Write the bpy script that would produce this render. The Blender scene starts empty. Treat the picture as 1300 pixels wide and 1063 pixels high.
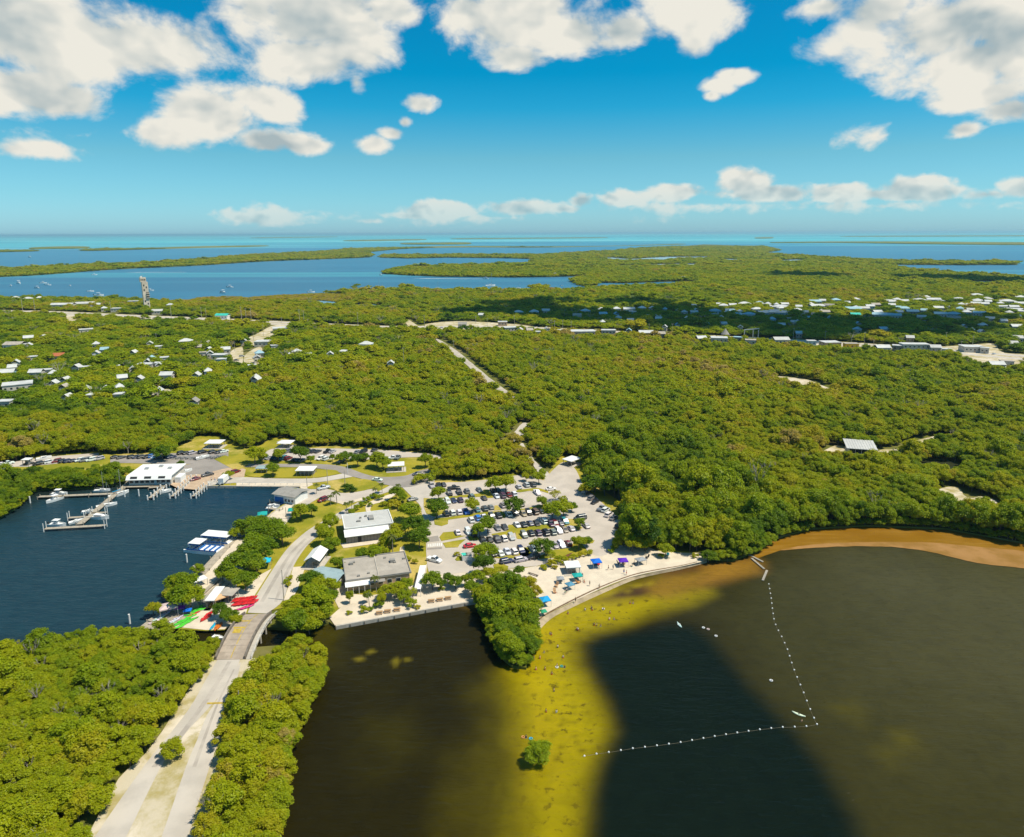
import bpy, bmesh, math, random
import numpy as np
from mathutils import Vector, Matrix

R = math.radians
EXPOSURE = 0.3
HAZE_DENSITY = 3.6e-5
SKY_TINT = [(0.0, (.56, 1.03, 1.50)), (.07, (.45, .92, 1.15)), (.14, (.377, .846, .93)), (.23, (.07, .78, .957)), (.29, (.008, .73, .92)), (1.0, (.04, .65, .90))]
CLOUD_DARK = (3.2, 3.9, 4.1)
CLOUD_LIGHT = (6.9, 6.7, 6.0)
rng = random.Random(7)
nrng = np.random.default_rng(7)
scene = bpy.context.scene
COL = scene.collection

# ------------------------------------------------------------------ camera
F_PX, CX, CY = 900.0, 650.0, 487.0      # focal length and principal point, photo pixels
CAM_H, PITCH, ROLL = 110.0, R(11.98), 0.0038
AX = Vector((1, 0, 0))
AF = Vector((0, math.cos(PITCH), -math.sin(PITCH)))
AU = Vector((0, math.sin(PITCH), math.cos(PITCH)))
CXV = (AX - AU * ROLL).normalized()
CYV = (AU + AX * ROLL).normalized()

cam_data = bpy.data.cameras.new('camera')
cam = bpy.data.objects.new('camera', cam_data)
COL.objects.link(cam)
cam_data.sensor_fit = 'HORIZONTAL'
cam_data.sensor_width = 36.0
cam_data.lens = 36.0 * F_PX / 1300.0
cam_data.shift_y = -(531.5 - CY) / 1300.0
cam_data.clip_start = 1.0
cam_data.clip_end = 900000.0
cam.matrix_world = Matrix(((CXV.x, CYV.x, -AF.x, 0), (CXV.y, CYV.y, -AF.y, 0), (CXV.z, CYV.z, -AF.z, CAM_H), (0, 0, 0, 1)))
scene.camera = cam

SUN_EL, SUN_AZ = R(62), R(103)           # azimuth measured from +Y towards +X
SUN_DIR = Vector((math.sin(SUN_AZ) * math.cos(SUN_EL), math.cos(SUN_AZ) * math.cos(SUN_EL), math.sin(SUN_EL)))


def ray(px, py):
    dx, dy = (px - CX) / F_PX, (CY - py) / F_PX
    return CXV * dx + CYV * dy + AF


def G(px, py, z=1.0):
    """the point of the place, at height z, that the photograph shows at this pixel"""
    d = ray(px, py)
    t = (z - CAM_H) / min(d.z, -1e-4)
    return Vector((d.x * t, d.y * t, z))


def Gs(pts, z=1.0):
    return [G(p[0], p[1], z) for p in pts]


# ------------------------------------------------------------------ world: sky and clouds
world = bpy.data.worlds.new('World')
scene.world = world
world.use_nodes = True
wt = world.node_tree
wt.nodes.clear()


class NT:
    """terse node building"""
    def __init__(self, tree):
        self.t = tree

    def n(self, kind, **kw):
        nd = self.t.nodes.new(kind)
        for k, v in kw.items():
            setattr(nd, k, v)
        return nd

    def link(self, a, b):
        self.t.links.new(a, b)

    def put(self, sock, v):
        if isinstance(v, bpy.types.NodeSocket):
            self.t.links.new(v, sock)
        elif v is not None:
            sock.default_value = v

    def math(self, op, a, b=None, c=None, clamp=False):
        nd = self.n('ShaderNodeMath', operation=op, use_clamp=clamp)
        self.put(nd.inputs[0], a)
        if b is not None:
            self.put(nd.inputs[1], b)
        if c is not None:
            self.put(nd.inputs[2], c)
        return nd.outputs[0]

    def vmath(self, op, a, b=None):
        nd = self.n('ShaderNodeVectorMath', operation=op)
        self.put(nd.inputs[0], a)
        if b is not None:
            self.put(nd.inputs[1], b)
        return nd.outputs['Value'] if op in ('LENGTH', 'DOT_PRODUCT', 'DISTANCE') else nd.outputs[0]

    def noise(self, vec, scale, detail=2.0, rough=0.5, dist=0.0):
        nd = self.n('ShaderNodeTexNoise')
        if vec is not None:
            self.put(nd.inputs['Vector'], vec)
        nd.inputs['Scale'].default_value = scale
        nd.inputs['Detail'].default_value = detail
        nd.inputs['Roughness'].default_value = rough
        nd.inputs['Distortion'].default_value = dist
        return nd.outputs['Fac']

    def smooth(self, v, lo, hi, a=0.0, b=1.0):
        nd = self.n('ShaderNodeMapRange', interpolation_type='SMOOTHSTEP')
        self.put(nd.inputs[0], v)
        nd.inputs[1].default_value, nd.inputs[2].default_value = lo, hi
        nd.inputs[3].default_value, nd.inputs[4].default_value = a, b
        return nd.outputs[0]

    def mix(self, fac, a, b, blend='MIX'):
        nd = self.n('ShaderNodeMix', data_type='RGBA', blend_type=blend)
        self.put(nd.inputs[0], fac)
        for s, v in ((nd.inputs[6], a), (nd.inputs[7], b)):
            self.put(s, v if isinstance(v, bpy.types.NodeSocket) else (*v[:3], 1.0))
        return nd.outputs[2]

    def ramp(self, fac, stops, interp='LINEAR'):
        nd = self.n('ShaderNodeValToRGB')
        cr = nd.color_ramp
        cr.interpolation = interp
        while len(cr.elements) < len(stops):
            cr.elements.new(0.5)
        for e, (p, c) in zip(cr.elements, stops):
            e.position = p
            e.color = (*c[:3], 1.0)
        self.put(nd.inputs[0], fac)
        return nd.outputs[0]


W = NT(wt)
SKY_STRENGTH = 0.1
sky = W.n('ShaderNodeTexSky', sky_type='NISHITA')
sky.sun_disc = False
sky.sun_elevation = SUN_EL
sky.sun_rotation = SUN_AZ
sky.altitude = 100.0
sky.air_density = 1.0
sky.dust_density = 0.6
sky.ozone_density = 3.0
tc = W.n('ShaderNodeTexCoord')
sep = W.n('ShaderNodeSeparateXYZ')
W.link(tc.outputs['Generated'], sep.inputs[0])
az = W.math('ARCTAN2', sep.outputs[0], sep.outputs[1])
el = W.math('ARCSINE', sep.outputs[2])
comb = W.n('ShaderNodeCombineXYZ')
W.link(az, comb.inputs[0])
W.link(el, comb.inputs[1])
ang = comb.outputs[0]
# the sky's own deep tropical blue: a tint by elevation, paler towards the horizon all the way round
elfac = W.math('DIVIDE', el, R(40), clamp=True)
tint = W.ramp(elfac, SKY_TINT)
skycol = W.mix(1.0, sky.outputs[0], tint, 'MULTIPLY')

# cumulus clouds: where each one stands, as azimuth and elevation, with its half width and half height
# (px, py, half width px, half height px, weight) read off the photograph and turned into directions
CL = [
    (60, 45, 200, 62, 1), (170, 55, 120, 48, 1), (10, 110, 90, 34, 1), (70, 128, 75, 26, .95), (230, 70, 48, 30, .8),
    (390, 20, 95, 72, 1), (385, 75, 78, 38, 1), (440, 45, 55, 52, .95), (495, 12, 40, 24, .9), (330, 10, 50, 60, .8),
    (255, 140, 62, 38, .95), (205, 165, 52, 22, .8), (345, 130, 36, 22, .85), (310, 120, 40, 18, .5),
    (340, 182, 44, 17, .95), (378, 184, 36, 13, .9), (45, 190, 55, 12, .7), (100, 172, 50, 10, .3),
    (478, 183, 24, 14, 1), (498, 170, 22, 11, .95), (514, 156, 11, 10, .85), (535, 132, 24, 13, .85), (452, 105, 12, 14, .5),
    (660, 20, 92, 56, 1), (725, 45, 62, 34, 1), (600, 18, 42, 34, .9), (790, 40, 34, 20, .85), (652, 72, 44, 24, .75), (765, 55, 26, 12, .6),
    (893, 8, 62, 44, .95), (882, 50, 24, 26, .75), (930, 96, 28, 12, 1), (910, 108, 22, 13, .95), (903, 120, 12, 8, .7),
    (1195, 42, 105, 62, 1), (1235, 78, 110, 50, 1), (1095, 40, 46, 34, .7), (1060, 58, 34, 20, .5), (1045, 10, 44, 20, .75), (1120, 15, 50, 30, .85), (1250, 120, 85, 26, .8), (1290, 40, 90, 70, 1),
    (1285, 140, 50, 22, 1), (1228, 165, 30, 13, .9),
    (945, 234, 36, 22, 1.2), (965, 246, 68, 12, 1.15), (855, 245, 46, 13, 1.15), (1065, 246, 40, 12, 1.1), (1000, 247, 34, 10, .9), (1105, 247, 30, 9, .8),
    (1165, 239, 44, 15, 1.15), (1150, 247, 64, 9, 1.05), (1190, 245, 34, 13, .95), (1140, 236, 14, 12, .8), (1295, 238, 28, 13, 1.05), (1255, 247, 44, 8, .6),
    (665, 264, 58, 11, 1.1), (560, 267, 46, 12, 1.1), (738, 255, 16, 10, .95), (790, 253, 30, 11, 1), (715, 266, 30, 7, .8), (525, 274, 34, 5, .7),
    (325, 275, 48, 11, .75), (318, 268, 20, 9, .5), (475, 281, 20, 4, .5), (880, 262, 160, 8, .42), (1120, 262, 170, 8, .42), (640, 277, 150, 6, .35),
    (1110, 172, 40, 12, .3),
    # clouds beyond the frame, in keeping with those in view
    (-200, 60, 160, 60, .9), (-420, 140, 150, 40, .8), (1500, 90, 150, 60, .9), (1700, 170, 160, 30, .8), (-260, 255, 200, 12, .7), (1480, 245, 160, 12, .8),
]
field = None
for (px, py, wx, hy, wgt) in CL:
    d0 = ray(px, py).normalized()
    a0, e0 = math.atan2(d0.x, d0.y), math.asin(d0.z)
    d1 = ray(px + (wx if px < 650 else -wx), py).normalized()
    d2 = ray(px, py - hy).normalized()
    ra = max(abs(math.atan2(d1.x, d1.y) - a0), 1e-3)
    re = max(abs(math.asin(d2.z) - e0), 1e-3)
    v = W.vmath('SUBTRACT', ang, (a0, e0, 0))
    v = W.vmath('MULTIPLY', v, (1 / ra, 1 / re, 0))
    ln = W.vmath('LENGTH', v)
    b = W.math('MULTIPLY_ADD', ln, -wgt * .8, wgt)
    if field is None:
        field = b
    else:
        field = W.math('SMOOTH_MAX', field, b, 0.12)
field = W.math('MAXIMUM', field, -1.0)
# high up the whole sky carries more scattered cumulus of the same kind
hi_n = W.noise(tc.outputs['Generated'], 2.6, 3.0, 0.5)
hi_b = W.math('MULTIPLY_ADD', W.smooth(hi_n, .45, .65), 1.3, -0.75)
hi_m = W.smooth(el, R(19), R(27))
field_hi = W.math('MULTIPLY_ADD', W.math('SUBTRACT', hi_b, field), hi_m, field)
nvec = W.vmath('MULTIPLY', ang, (1.0, 1.45, 1.0))


def cloud_noise(vec, fine=True):
    a = W.noise(vec, 8.0, 10.0 if fine else 3.2, 0.60, 0.25)
    b = W.noise(vec, 40.0, 4.0 if fine else 1.5, 0.55, 0.3)
    low = W.smooth(el, R(1.5), R(9), 1.0, 0.25)
    return W.math('MULTIPLY_ADD', W.math('SUBTRACT', b, 0.5), low, W.math('MULTIPLY', W.math('SUBTRACT', a, 0.5), 2.3))


n0 = cloud_noise(nvec)
ns = cloud_noise(nvec, False)
n1 = cloud_noise(W.vmath('ADD', nvec, (0.020, 0.034, 0)), False)
dens = W.math('ADD', field_hi, n0)
alpha = W.smooth(dens, 0.03, 0.50)
alpha = W.math('MULTIPLY', alpha, W.smooth(el, R(0.3), R(3.5), 0.65, 1.0))
relief = W.math('ADD', W.math('SUBTRACT', ns, n1), W.math('MULTIPLY', W.math('SUBTRACT', n0, ns), .35))
thick = W.smooth(W.math('MULTIPLY_ADD', n1, .6, field_hi), 0.25, 1.05)
lit = W.math('ADD', W.math('MULTIPLY', relief, 1.3), W.math('MULTIPLY_ADD', thick, -0.40, 0.94), clamp=True)
ccol = W.mix(lit, CLOUD_DARK, CLOUD_LIGHT)
# far cumulus towards the horizon takes on the colour of the air
ccol = W.mix(W.smooth(el, R(0.5), R(6), 0.28, 0.0), ccol, skycol)
final = W.mix(alpha, skycol, ccol)
bg = W.n('ShaderNodeBackground')
W.link(final, bg.inputs[0])
bg.inputs[1].default_value = SKY_STRENGTH
wo = W.n('ShaderNodeOutputWorld')
W.link(bg.outputs[0], wo.inputs[0])
world.cycles.sampling_method = 'MANUAL'
world.cycles.sample_map_resolution = 256

sun_data = bpy.data.lights.new('sun', 'SUN')
sun_data.energy = 4.6
sun_data.angle = R(0.53)
sun_data.color = (1.0, 0.93, 0.77)
sun = bpy.data.objects.new('sun', sun_data)
COL.objects.link(sun)
sun.rotation_euler = (-SUN_DIR).to_track_quat('-Z', 'Y').to_euler()
sun.location = SUN_DIR * 400

scene.view_settings.view_transform = 'Standard'
scene.view_settings.look = 'None'
scene.view_settings.exposure = EXPOSURE
scene.view_settings.gamma = 1.0
scene.view_settings.use_curve_mapping = False
scene.cycles.max_bounces = 4
scene.cycles.diffuse_bounces = 2
scene.cycles.glossy_bounces = 2
scene.cycles.transmission_bounces = 2
scene.cycles.transparent_max_bounces = 4
scene.cycles.volume_bounces = 0
scene.cycles.use_denoising = True
scene.cycles.denoiser = "OPENIMAGEDENOISE"
scene.cycles.denoising_input_passes = "RGB_ALBEDO_NORMAL"
scene.cycles.denoising_prefilter = "ACCURATE"

# ------------------------------------------------------------------ helpers
def newmat(name):
    m = bpy.data.materials.new(name)
    m.use_nodes = True
    nt = m.node_tree
    nt.nodes.clear()
    T = NT(nt)
    out = T.n('ShaderNodeOutputMaterial')
    return m, T, out


def pbr(name, col, rough=0.7, var=0.25, scale=0.5, col2=None, bump=0.0, bscale=2.0, spec=0.3, metal=0.0, objcol=False, big=0.0, bigscale=0.04):
    """a painted, wooden, metal or earthen surface with grain, a slow drift of tone and light wear"""
    m, T, out = newmat(name)
    p = T.n('ShaderNodeBsdfPrincipled')
    t = T.n('ShaderNodeTexCoord')
    v = t.outputs['Object']
    n = T.noise(v, scale, 5.0, 0.6)
    base = T.n('ShaderNodeObjectInfo').outputs['Color'] if objcol else tuple(col)
    if col2 is None:
        col2 = tuple(c * (1 - var) for c in col)
    if objcol:
        dk = T.mix(1.0, base, tuple([1 - var] * 3), 'MULTIPLY')
        c = T.mix(T.smooth(n, .35, .7), base, dk)
    else:
        c = T.mix(T.smooth(n, .38, .66), base, col2)
    if big:
        n2 = T.noise(v, bigscale, 4.0, 0.6)
        c = T.mix(T.smooth(n2, .4, .65, 0, big), c, col2)
    T.link(c, p.inputs['Base Color'])
    p.inputs['Roughness'].default_value = rough
    p.inputs['Specular IOR Level'].default_value = spec
    p.inputs['Metallic'].default_value = metal
    if bump:
        b = T.n('ShaderNodeBump')
        b.inputs['Strength'].default_value = bump
        b.inputs['Distance'].default_value = 0.1
        T.link(T.noise(v, bscale, 4.0, 0.6), b.inputs['Height'])
        T.link(b.outputs[0], p.inputs['Normal'])
    T.link(p.outputs[0], out.inputs[0])
    return m


class MB:
    """collects shapes; build() links them as one mesh object"""
    def __init__(self):
        self.v, self.f, self.m = [], [], []
        self.mi = 0

    def add(self, vs, fs):
        o = len(self.v)
        self.v.extend([tuple(p) for p in vs])
        for f in fs:
            self.f.append(tuple(i + o for i in f))
            self.m.append(self.mi)
        return self

    def box(self, x0, x1, y0, y1, z0, z1):
        return self.add([(x0, y0, z0), (x1, y0, z0), (x1, y1, z0), (x0, y1, z0), (x0, y0, z1), (x1, y0, z1), (x1, y1, z1), (x0, y1, z1)],
                        [(3, 2, 1, 0), (4, 5, 6, 7), (0, 1, 5, 4), (1, 2, 6, 5), (2, 3, 7, 6), (3, 0, 4, 7)])

    def cbox(self, c, s, rot=0.0):
        ca, sa = math.cos(rot), math.sin(rot)
        vs = []
        for dz in (-.5, .5):
            for dx, dy in ((-.5, -.5), (.5, -.5), (.5, .5), (-.5, .5)):
                x, y = dx * s[0], dy * s[1]
                vs.append((c[0] + x * ca - y * sa, c[1] + x * sa + y * ca, c[2] + dz * s[2]))
        return self.add(vs, [(3, 2, 1, 0), (4, 5, 6, 7), (0, 1, 5, 4), (1, 2, 6, 5), (2, 3, 7, 6), (3, 0, 4, 7)])

    def prism(self, pts, z0, z1):
        n = len(pts)
        a = sum(pts[i][0] * pts[(i + 1) % n][1] - pts[(i + 1) % n][0] * pts[i][1] for i in range(n))
        if a < 0:
            pts = pts[::-1]
        vs = [(p[0], p[1], z0) for p in pts] + [(p[0], p[1], z1) for p in pts]
        fs = [tuple(range(n))[::-1], tuple(range(n, 2 * n))] + [(i, (i + 1) % n, n + (i + 1) % n, n + i) for i in range(n)]
        return self.add(vs, fs)

    def tube(self, p0, p1, r0, r1=None, n=6, caps=True):
        p0, p1 = Vector(p0), Vector(p1)
        r1 = r0 if r1 is None else r1
        d = (p1 - p0)
        d.normalize()
        a = d.orthogonal().normalized()
        b = d.cross(a)
        vs = []
        for p, r in ((p0, r0), (p1, r1)):
            for i in range(n):
                t = 2 * math.pi * i / n
                vs.append(p + a * (math.cos(t) * r) + b * (math.sin(t) * r))
        fs = [(i, (i + 1) % n, n + (i + 1) % n, n + i) for i in range(n)]
        if caps:
            fs += [tuple(range(n))[::-1], tuple(range(n, 2 * n))]
        return self.add(vs, fs)

    def loft(self, rings, cap=True):
        n = len(rings[0])
        vs = [p for r in rings for p in r]
        fs = []
        for k in range(len(rings) - 1):
            for i in range(n):
                fs.append((k * n + i, k * n + (i + 1) % n, (k + 1) * n + (i + 1) % n, (k + 1) * n + i))
        if cap:
            fs += [tuple(range(n))[::-1], tuple(range((len(rings) - 1) * n, len(rings) * n))]
        return self.add(vs, fs)

    def mesh(self, name, mats, smooth=False):
        me = bpy.data.meshes.new(name)
        me.from_pydata(self.v, [], self.f)
        for m in (mats if isinstance(mats, (list, tuple)) else [mats]):
            me.materials.append(m)
        if any(self.m):
            me.polygons.foreach_set('material_index', self.m)
        if smooth:
            me.polygons.foreach_set('use_smooth', [True] * len(me.polygons))
        me.update()
        return me

    def build(self, name, mats, parent=None, loc=(0, 0, 0), rotz=0.0, smooth=False):
        return put(name, self.mesh(name, mats, smooth), parent, loc, rotz)


def put(name, me, parent=None, loc=(0, 0, 0), rotz=0.0):
    o = bpy.data.objects.new(name, me)
    COL.objects.link(o)
    o.location = loc
    o.rotation_euler = (0, 0, rotz)
    if parent is not None:
        o.parent = parent
    return o


def tag(o, label=None, cat=None, group=None, kind=None):
    for k, v in (('label', label), ('category', cat), ('group', group), ('kind', kind)):
        if v:
            o[k] = v
    return o


def thing(name, label, cat, loc=(0, 0, 0), rotz=0.0, group=None):
    o = bpy.data.objects.new(name, None)
    COL.objects.link(o)
    o.empty_display_size = 0.5
    o.location = loc
    o.rotation_euler = (0, 0, rotz)
    return tag(o, label, cat, group)



def copy_tree(src, kids, loc, rotz, scale=None, color=None):
    """a copy of a thing with copies of its parts (and of their parts)"""
    c = src.copy()
    COL.objects.link(c)
    c.location = loc
    c.rotation_euler = (0, 0, rotz)
    if scale is not None:
        c.scale = scale
    if color is not None:
        c.color = color

    def rec(ks, par):
        for k, sub in ks:
            d = k.copy()
            COL.objects.link(d)
            d.parent = par
            if color is not None:
                d.color = color
            rec(sub, d)
    rec(kids, c)
    return c


def kids_of(o, allobs):
    return [(k, kids_of(k, allobs)) for k in allobs if k.parent == o]


def catmull(pts, n=4, closed=True):
    out = []
    N = len(pts)
    rngi = range(N) if closed else range(N - 1)
    for i in rngi:
        if closed:
            p0, p1, p2, p3 = pts[(i - 1) % N], pts[i], pts[(i + 1) % N], pts[(i + 2) % N]
        else:
            p0, p1, p2, p3 = pts[max(i - 1, 0)], pts[i], pts[i + 1], pts[min(i + 2, N - 1)]
        for k in range(n):
            t = k / n
            out.append(0.5 * ((2 * p1) + (p2 - p0) * t + (2 * p0 - 5 * p1 + 4 * p2 - p3) * t * t + (3 * p1 - p0 - 3 * p2 + p3) * t ** 3))
    if not closed:
        out.append(pts[-1])
    return out


def fill(pts):
    """triangles that fill an outline, however concave"""
    from mathutils.geometry import delaunay_2d_cdt
    ox, oy = pts[0]
    vs = [Vector((p[0] - ox, p[1] - oy)) for p in pts]
    ov, _, of, *_r = delaunay_2d_cdt(vs, [], [list(range(len(vs)))], 1, 1e-4)
    return [(v[0] + ox, v[1] + oy) for v in ov], [tuple(f) for f in of]


def slab(name, pts, z, z_low, m):
    """a level surface with sides going down to z_low"""
    n = len(pts)
    a = sum(pts[i][0] * pts[(i + 1) % n][1] - pts[(i + 1) % n][0] * pts[i][1] for i in range(n))
    P = pts if a > 0 else pts[::-1]
    tv, tf = fill(P)
    mb = MB()
    up = []
    for f in tf:
        (x0, y0), (x1, y1), (x2, y2) = (tv[i] for i in f[:3])
        up.append(f if (x1 - x0) * (y2 - y0) - (x2 - x0) * (y1 - y0) > 0 else f[::-1])
    mb.add([(x, y, z) for x, y in tv], up)
    if z_low is not None:
        mb.add([(x, y, z) for x, y in P] + [(x, y, z_low) for x, y in P], [((i + 1) % n, i, n + i, n + (i + 1) % n) for i in range(n)])
    return mb.build(name, m)


def sheet(name, px, z, m, kind='structure', zu=None, skirt=0.0, smooth=0, jitter=0.0):
    """a level surface of the place: outline read at pixel positions, put at height z, with an edge going down"""
    pts = [G(p[0], p[1], z if zu is None else zu) for p in px]
    if smooth:
        pts = catmull(pts, smooth)
    if jitter:
        pts = [p + Vector((rng.uniform(-jitter, jitter), rng.uniform(-jitter, jitter), 0)) for p in pts]
    pts = [(p.x, p.y) for p in pts]
    o = slab(name, pts, z, z - skirt if skirt else None, m)
    if kind:
        o['kind'] = kind
    return o


def strip_px(left, right):
    return list(left) + list(right)[::-1]


def in_poly(xy, poly):
    """vectorised point in polygon; xy (n,2), poly list of (x,y)"""
    x, y = xy[:, 0], xy[:, 1]
    res = np.zeros(len(xy), bool)
    P = np.asarray([(p[0], p[1]) for p in poly], float)
    bx = (x >= P[:, 0].min()) & (x <= P[:, 0].max()) & (y >= P[:, 1].min()) & (y <= P[:, 1].max())
    idx = np.nonzero(bx)[0]
    if len(idx) == 0:
        return res
    xs, ys = x[idx], y[idx]
    r = np.zeros(len(idx), bool)
    n = len(P)
    for i in range(n):
        x0, y0 = P[i]
        x1, y1 = P[(i + 1) % n]
        if y0 == y1:
            continue
        c = ((y0 > ys) != (y1 > ys)) & (xs < (x1 - x0) * (ys - y0) / (y1 - y0) + x0)
        r ^= c
    res[idx] = r
    return res


def poly_dist(xy, poly):
    """signed distance to a closed polygon, positive inside"""
    P = np.asarray([(p[0], p[1]) for p in poly], float)
    d = np.full(len(xy), 1e18)
    for i in range(len(P)):
        a, b = P[i], P[(i + 1) % len(P)]
        ab = b - a
        L = (ab ** 2).sum() + 1e-9
        t = np.clip(((xy - a) @ ab) / L, 0, 1)
        q = a + t[:, None] * ab
        d = np.minimum(d, ((xy - q) ** 2).sum(1))
    d = np.sqrt(d)
    return np.where(in_poly(xy, poly), d, -d)


_ph = np.random.default_rng(3).uniform(0, 1000, (64, 4))


def vnoise(x, y, seed=0):
    """smooth value noise in -1..1"""
    xi, yi = np.floor(x).astype(np.int64), np.floor(y).astype(np.int64)
    fx, fy = x - xi, y - yi
    fx, fy = fx * fx * (3 - 2 * fx), fy * fy * (3 - 2 * fy)

    def h(a, b):
        n = (a * 374761393 + b * 668265263 + seed * 1442695041) & 0x7fffffff
        n = ((n ^ (n >> 13)) * 1274126177) & 0x7fffffff
        return ((n ^ (n >> 16)) & 0xffff) / 32767.5 - 1
    return (h(xi, yi) * (1 - fx) + h(xi + 1, yi) * fx) * (1 - fy) + (h(xi, yi + 1) * (1 - fx) + h(xi + 1, yi + 1) * fx) * fy


def fbm(x, y, seed=0, oct=4):
    s, a = 0, 0.5
    for k in range(oct):
        s = s + a * vnoise(x, y, seed + k * 7)
        x, y, a = x * 2.03 + 11.3, y * 2.03 + 5.7, a * 0.55
    return s


ORD = ['first', 'second', 'third', 'fourth', 'fifth', 'sixth', 'seventh', 'eighth', 'ninth', 'tenth', 'eleventh', 'twelfth',
       'thirteenth', 'fourteenth', 'fifteenth', 'sixteenth', 'seventeenth', 'eighteenth', 'nineteenth', 'twentieth']


def ordinal(i):
    if i < 20:
        return ORD[i]
    tens = {2: 'twenty', 3: 'thirty', 4: 'forty', 5: 'fifty', 6: 'sixty', 7: 'seventy', 8: 'eighty', 9: 'ninety', 10: 'hundred', 11: 'hundred-ten', 12: 'hundred-twenty'}
    k = i + 1
    if k % 10 == 0:
        return {2: 'twentieth', 3: 'thirtieth', 4: 'fortieth', 5: 'fiftieth', 6: 'sixtieth', 7: 'seventieth', 8: 'eightieth', 9: 'ninetieth', 10: 'hundredth', 11: 'hundred-tenth', 12: 'hundred-twentieth'}[k // 10]
    return tens[k // 10] + '-' + ORD[k % 10 - 1]


# labels that say where a thing stands: by the nearest landmark, and ranked when several stand there
LANDMARK = {
    'white roofed visitor building': (470, 668), 'grey flat roofed building': (487, 733), 'marina store': (195, 596),
    'white gazebo': (399, 707), 'teal roofed building': (408, 729), 'road bridge': (308, 806), 'glass bottom boats': (268, 694),
    'stack of red kayaks': (312, 764), 'grey boat house': (362, 628), 'grassy traffic island': (446, 614), 'crosswalk': (550, 691),
    'red car': (596, 692), 'white beach shelter': (728, 718), 'turning circle shelter': (719, 582), 'picnic shelter in the middle island': (386, 597),
    'picnic shelter by the east road': (503, 590), 'mangrove point on the beach': (645, 770), 'dumpster enclosure': (593, 708),
    'seawall corner': (603, 764), 'west end of the seawall': (430, 792), 'blue canopy': (757, 712), 'purple canopy': (790, 711),
    'junction': (520, 615), 'lone two storey house': (1097, 568), 'kayak dock': (210, 785), 'middle of the beach car park': (650, 660),
    'east end of the beach car park': (735, 655), 'north car park': (400, 575), 'mud bank': (1000, 690), 'boat ramps': (235, 605),
}
_pending = []


def later(o, desc, px, py, plain=False):
    """label to be set once all such things are known"""
    best = min(LANDMARK, key=lambda k: (LANDMARK[k][0] - px) ** 2 + 2.2 * (LANDMARK[k][1] - py) ** 2)
    lx, ly = LANDMARK[best]
    dx, dy = px - lx, (py - ly) * 1.5
    rel = ('right of' if dx > 0 else 'left of') if abs(dx) > abs(dy) else ('in front of' if dy > 0 else 'behind')
    _pending.append((o, desc, best, rel, dx * dx + dy * dy))


def settle_labels():
    groups = {}
    for it in _pending:
        groups.setdefault((it[1], it[2], it[3]), []).append(it)
    for (desc, lm, rel), its in groups.items():
        its.sort(key=lambda t: t[4])
        for i, it in enumerate(its):
            nm = desc + ' ' + rel + ' the ' + lm
            if len(its) > 1:
                nm = desc + ', ' + ((ordinal(i) + ' ') if i else '') + 'nearest ' + rel + ' the ' + lm
            it[0]['label'] = nm

# ------------------------------------------------------------------ materials
M = {}
M['sand'] = pbr('sand', (.64, .54, .415), .95, .16, .25, bump=.5, bscale=1.2, big=.45, bigscale=.05)
M['wetsand'] = pbr('wet_sand', (.40, .31, .20), .8, .35, .3, bump=.2, bscale=1.0)
M['wrack'] = pbr('wrack', (.20, .12, .06), .9, .5, .9, bump=.5, bscale=3)
M['pave'] = pbr('pavement', (.49, .425, .36), .93, .15, .12, bump=.1, bscale=3, big=.35, bigscale=.03)
M['road'] = pbr('road_surface', (.50, .445, .38), .93, .17, .14, bump=.1, bscale=3, big=.5, bigscale=.035)
M['oldroad'] = pbr('worn_asphalt', (.30, .265, .235), .93, .2, .12, bump=.1, bscale=3, big=.4, bigscale=.04)
M['track'] = pbr('wheel_track', (.43, .38, .325), .93, .25, .2, big=.5, bigscale=.05)
M['deck'] = pbr('bridge_deck', (.40, .325, .255), .9, .25, .5, bump=.1, bscale=4, big=.4, bigscale=.15)
M['concrete'] = pbr('concrete', (.50, .45, .38), .9, .25, .6, bump=.1, bscale=3, big=.4, bigscale=.1)
M['darkconc'] = pbr('dark_concrete', (.20, .17, .14), .9, .3, .8)
M['curb'] = pbr('curb_concrete', (.46, .42, .36), .9, .2, .6)
M['white'] = pbr('white_paint', (.78, .77, .74), .55, .07, .4, big=.3, bigscale=.1)
M['whiteroof'] = pbr('white_roofing', (.76, .75, .72), .6, .09, .35, big=.4, bigscale=.08)
M['greyroof'] = pbr('grey_membrane', (.50, .49, .46), .8, .14, .3, big=.6, bigscale=.12)
M['beigeroof'] = pbr('gravel_roof', (.42, .37, .31), .95, .22, .35, bump=.2, bscale=4, big=.6, bigscale=.1)
M['slate'] = pbr('grey_shingle', (.30, .28, .25), .9, .2, .5, big=.4, bigscale=.1)
M['tealroof'] = pbr('teal_metal_roof', (.30, .39, .40), .5, .15, .4)
M['greenroof'] = pbr('green_roof', (.05, .48, .38), .5, .15, .4)
M['redroof'] = pbr('red_tile_roof', (.42, .13, .05), .8, .25, .6)
M['wall'] = pbr('rendered_wall', (.58, .54, .47), .85, .15, .5, big=.4, bigscale=.15)
M['wallgrey'] = pbr('grey_wall', (.27, .26, .24), .85, .2, .5)
M['wallpink'] = pbr('pale_pink_wall', (.62, .47, .42), .85, .12, .5)
M['wallblue'] = pbr('pale_blue_wall', (.30, .46, .52), .8, .12, .5)
M['wallyellow'] = pbr('yellow_wall', (.72, .46, .02), .7, .1, .5)
M['walltan'] = pbr('tan_wall', (.50, .36, .24), .85, .2, .5)
M['dark'] = pbr('dark_opening', (.03, .03, .032), .6, .3, .5)
M['glass'] = pbr('window_glass', (.025, .035, .045), .22, .2, .3, spec=.6)
M['wood'] = pbr('weathered_wood', (.40, .34, .26), .85, .3, 1.2, bump=.15, bscale=5, big=.4, bigscale=.2)
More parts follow.
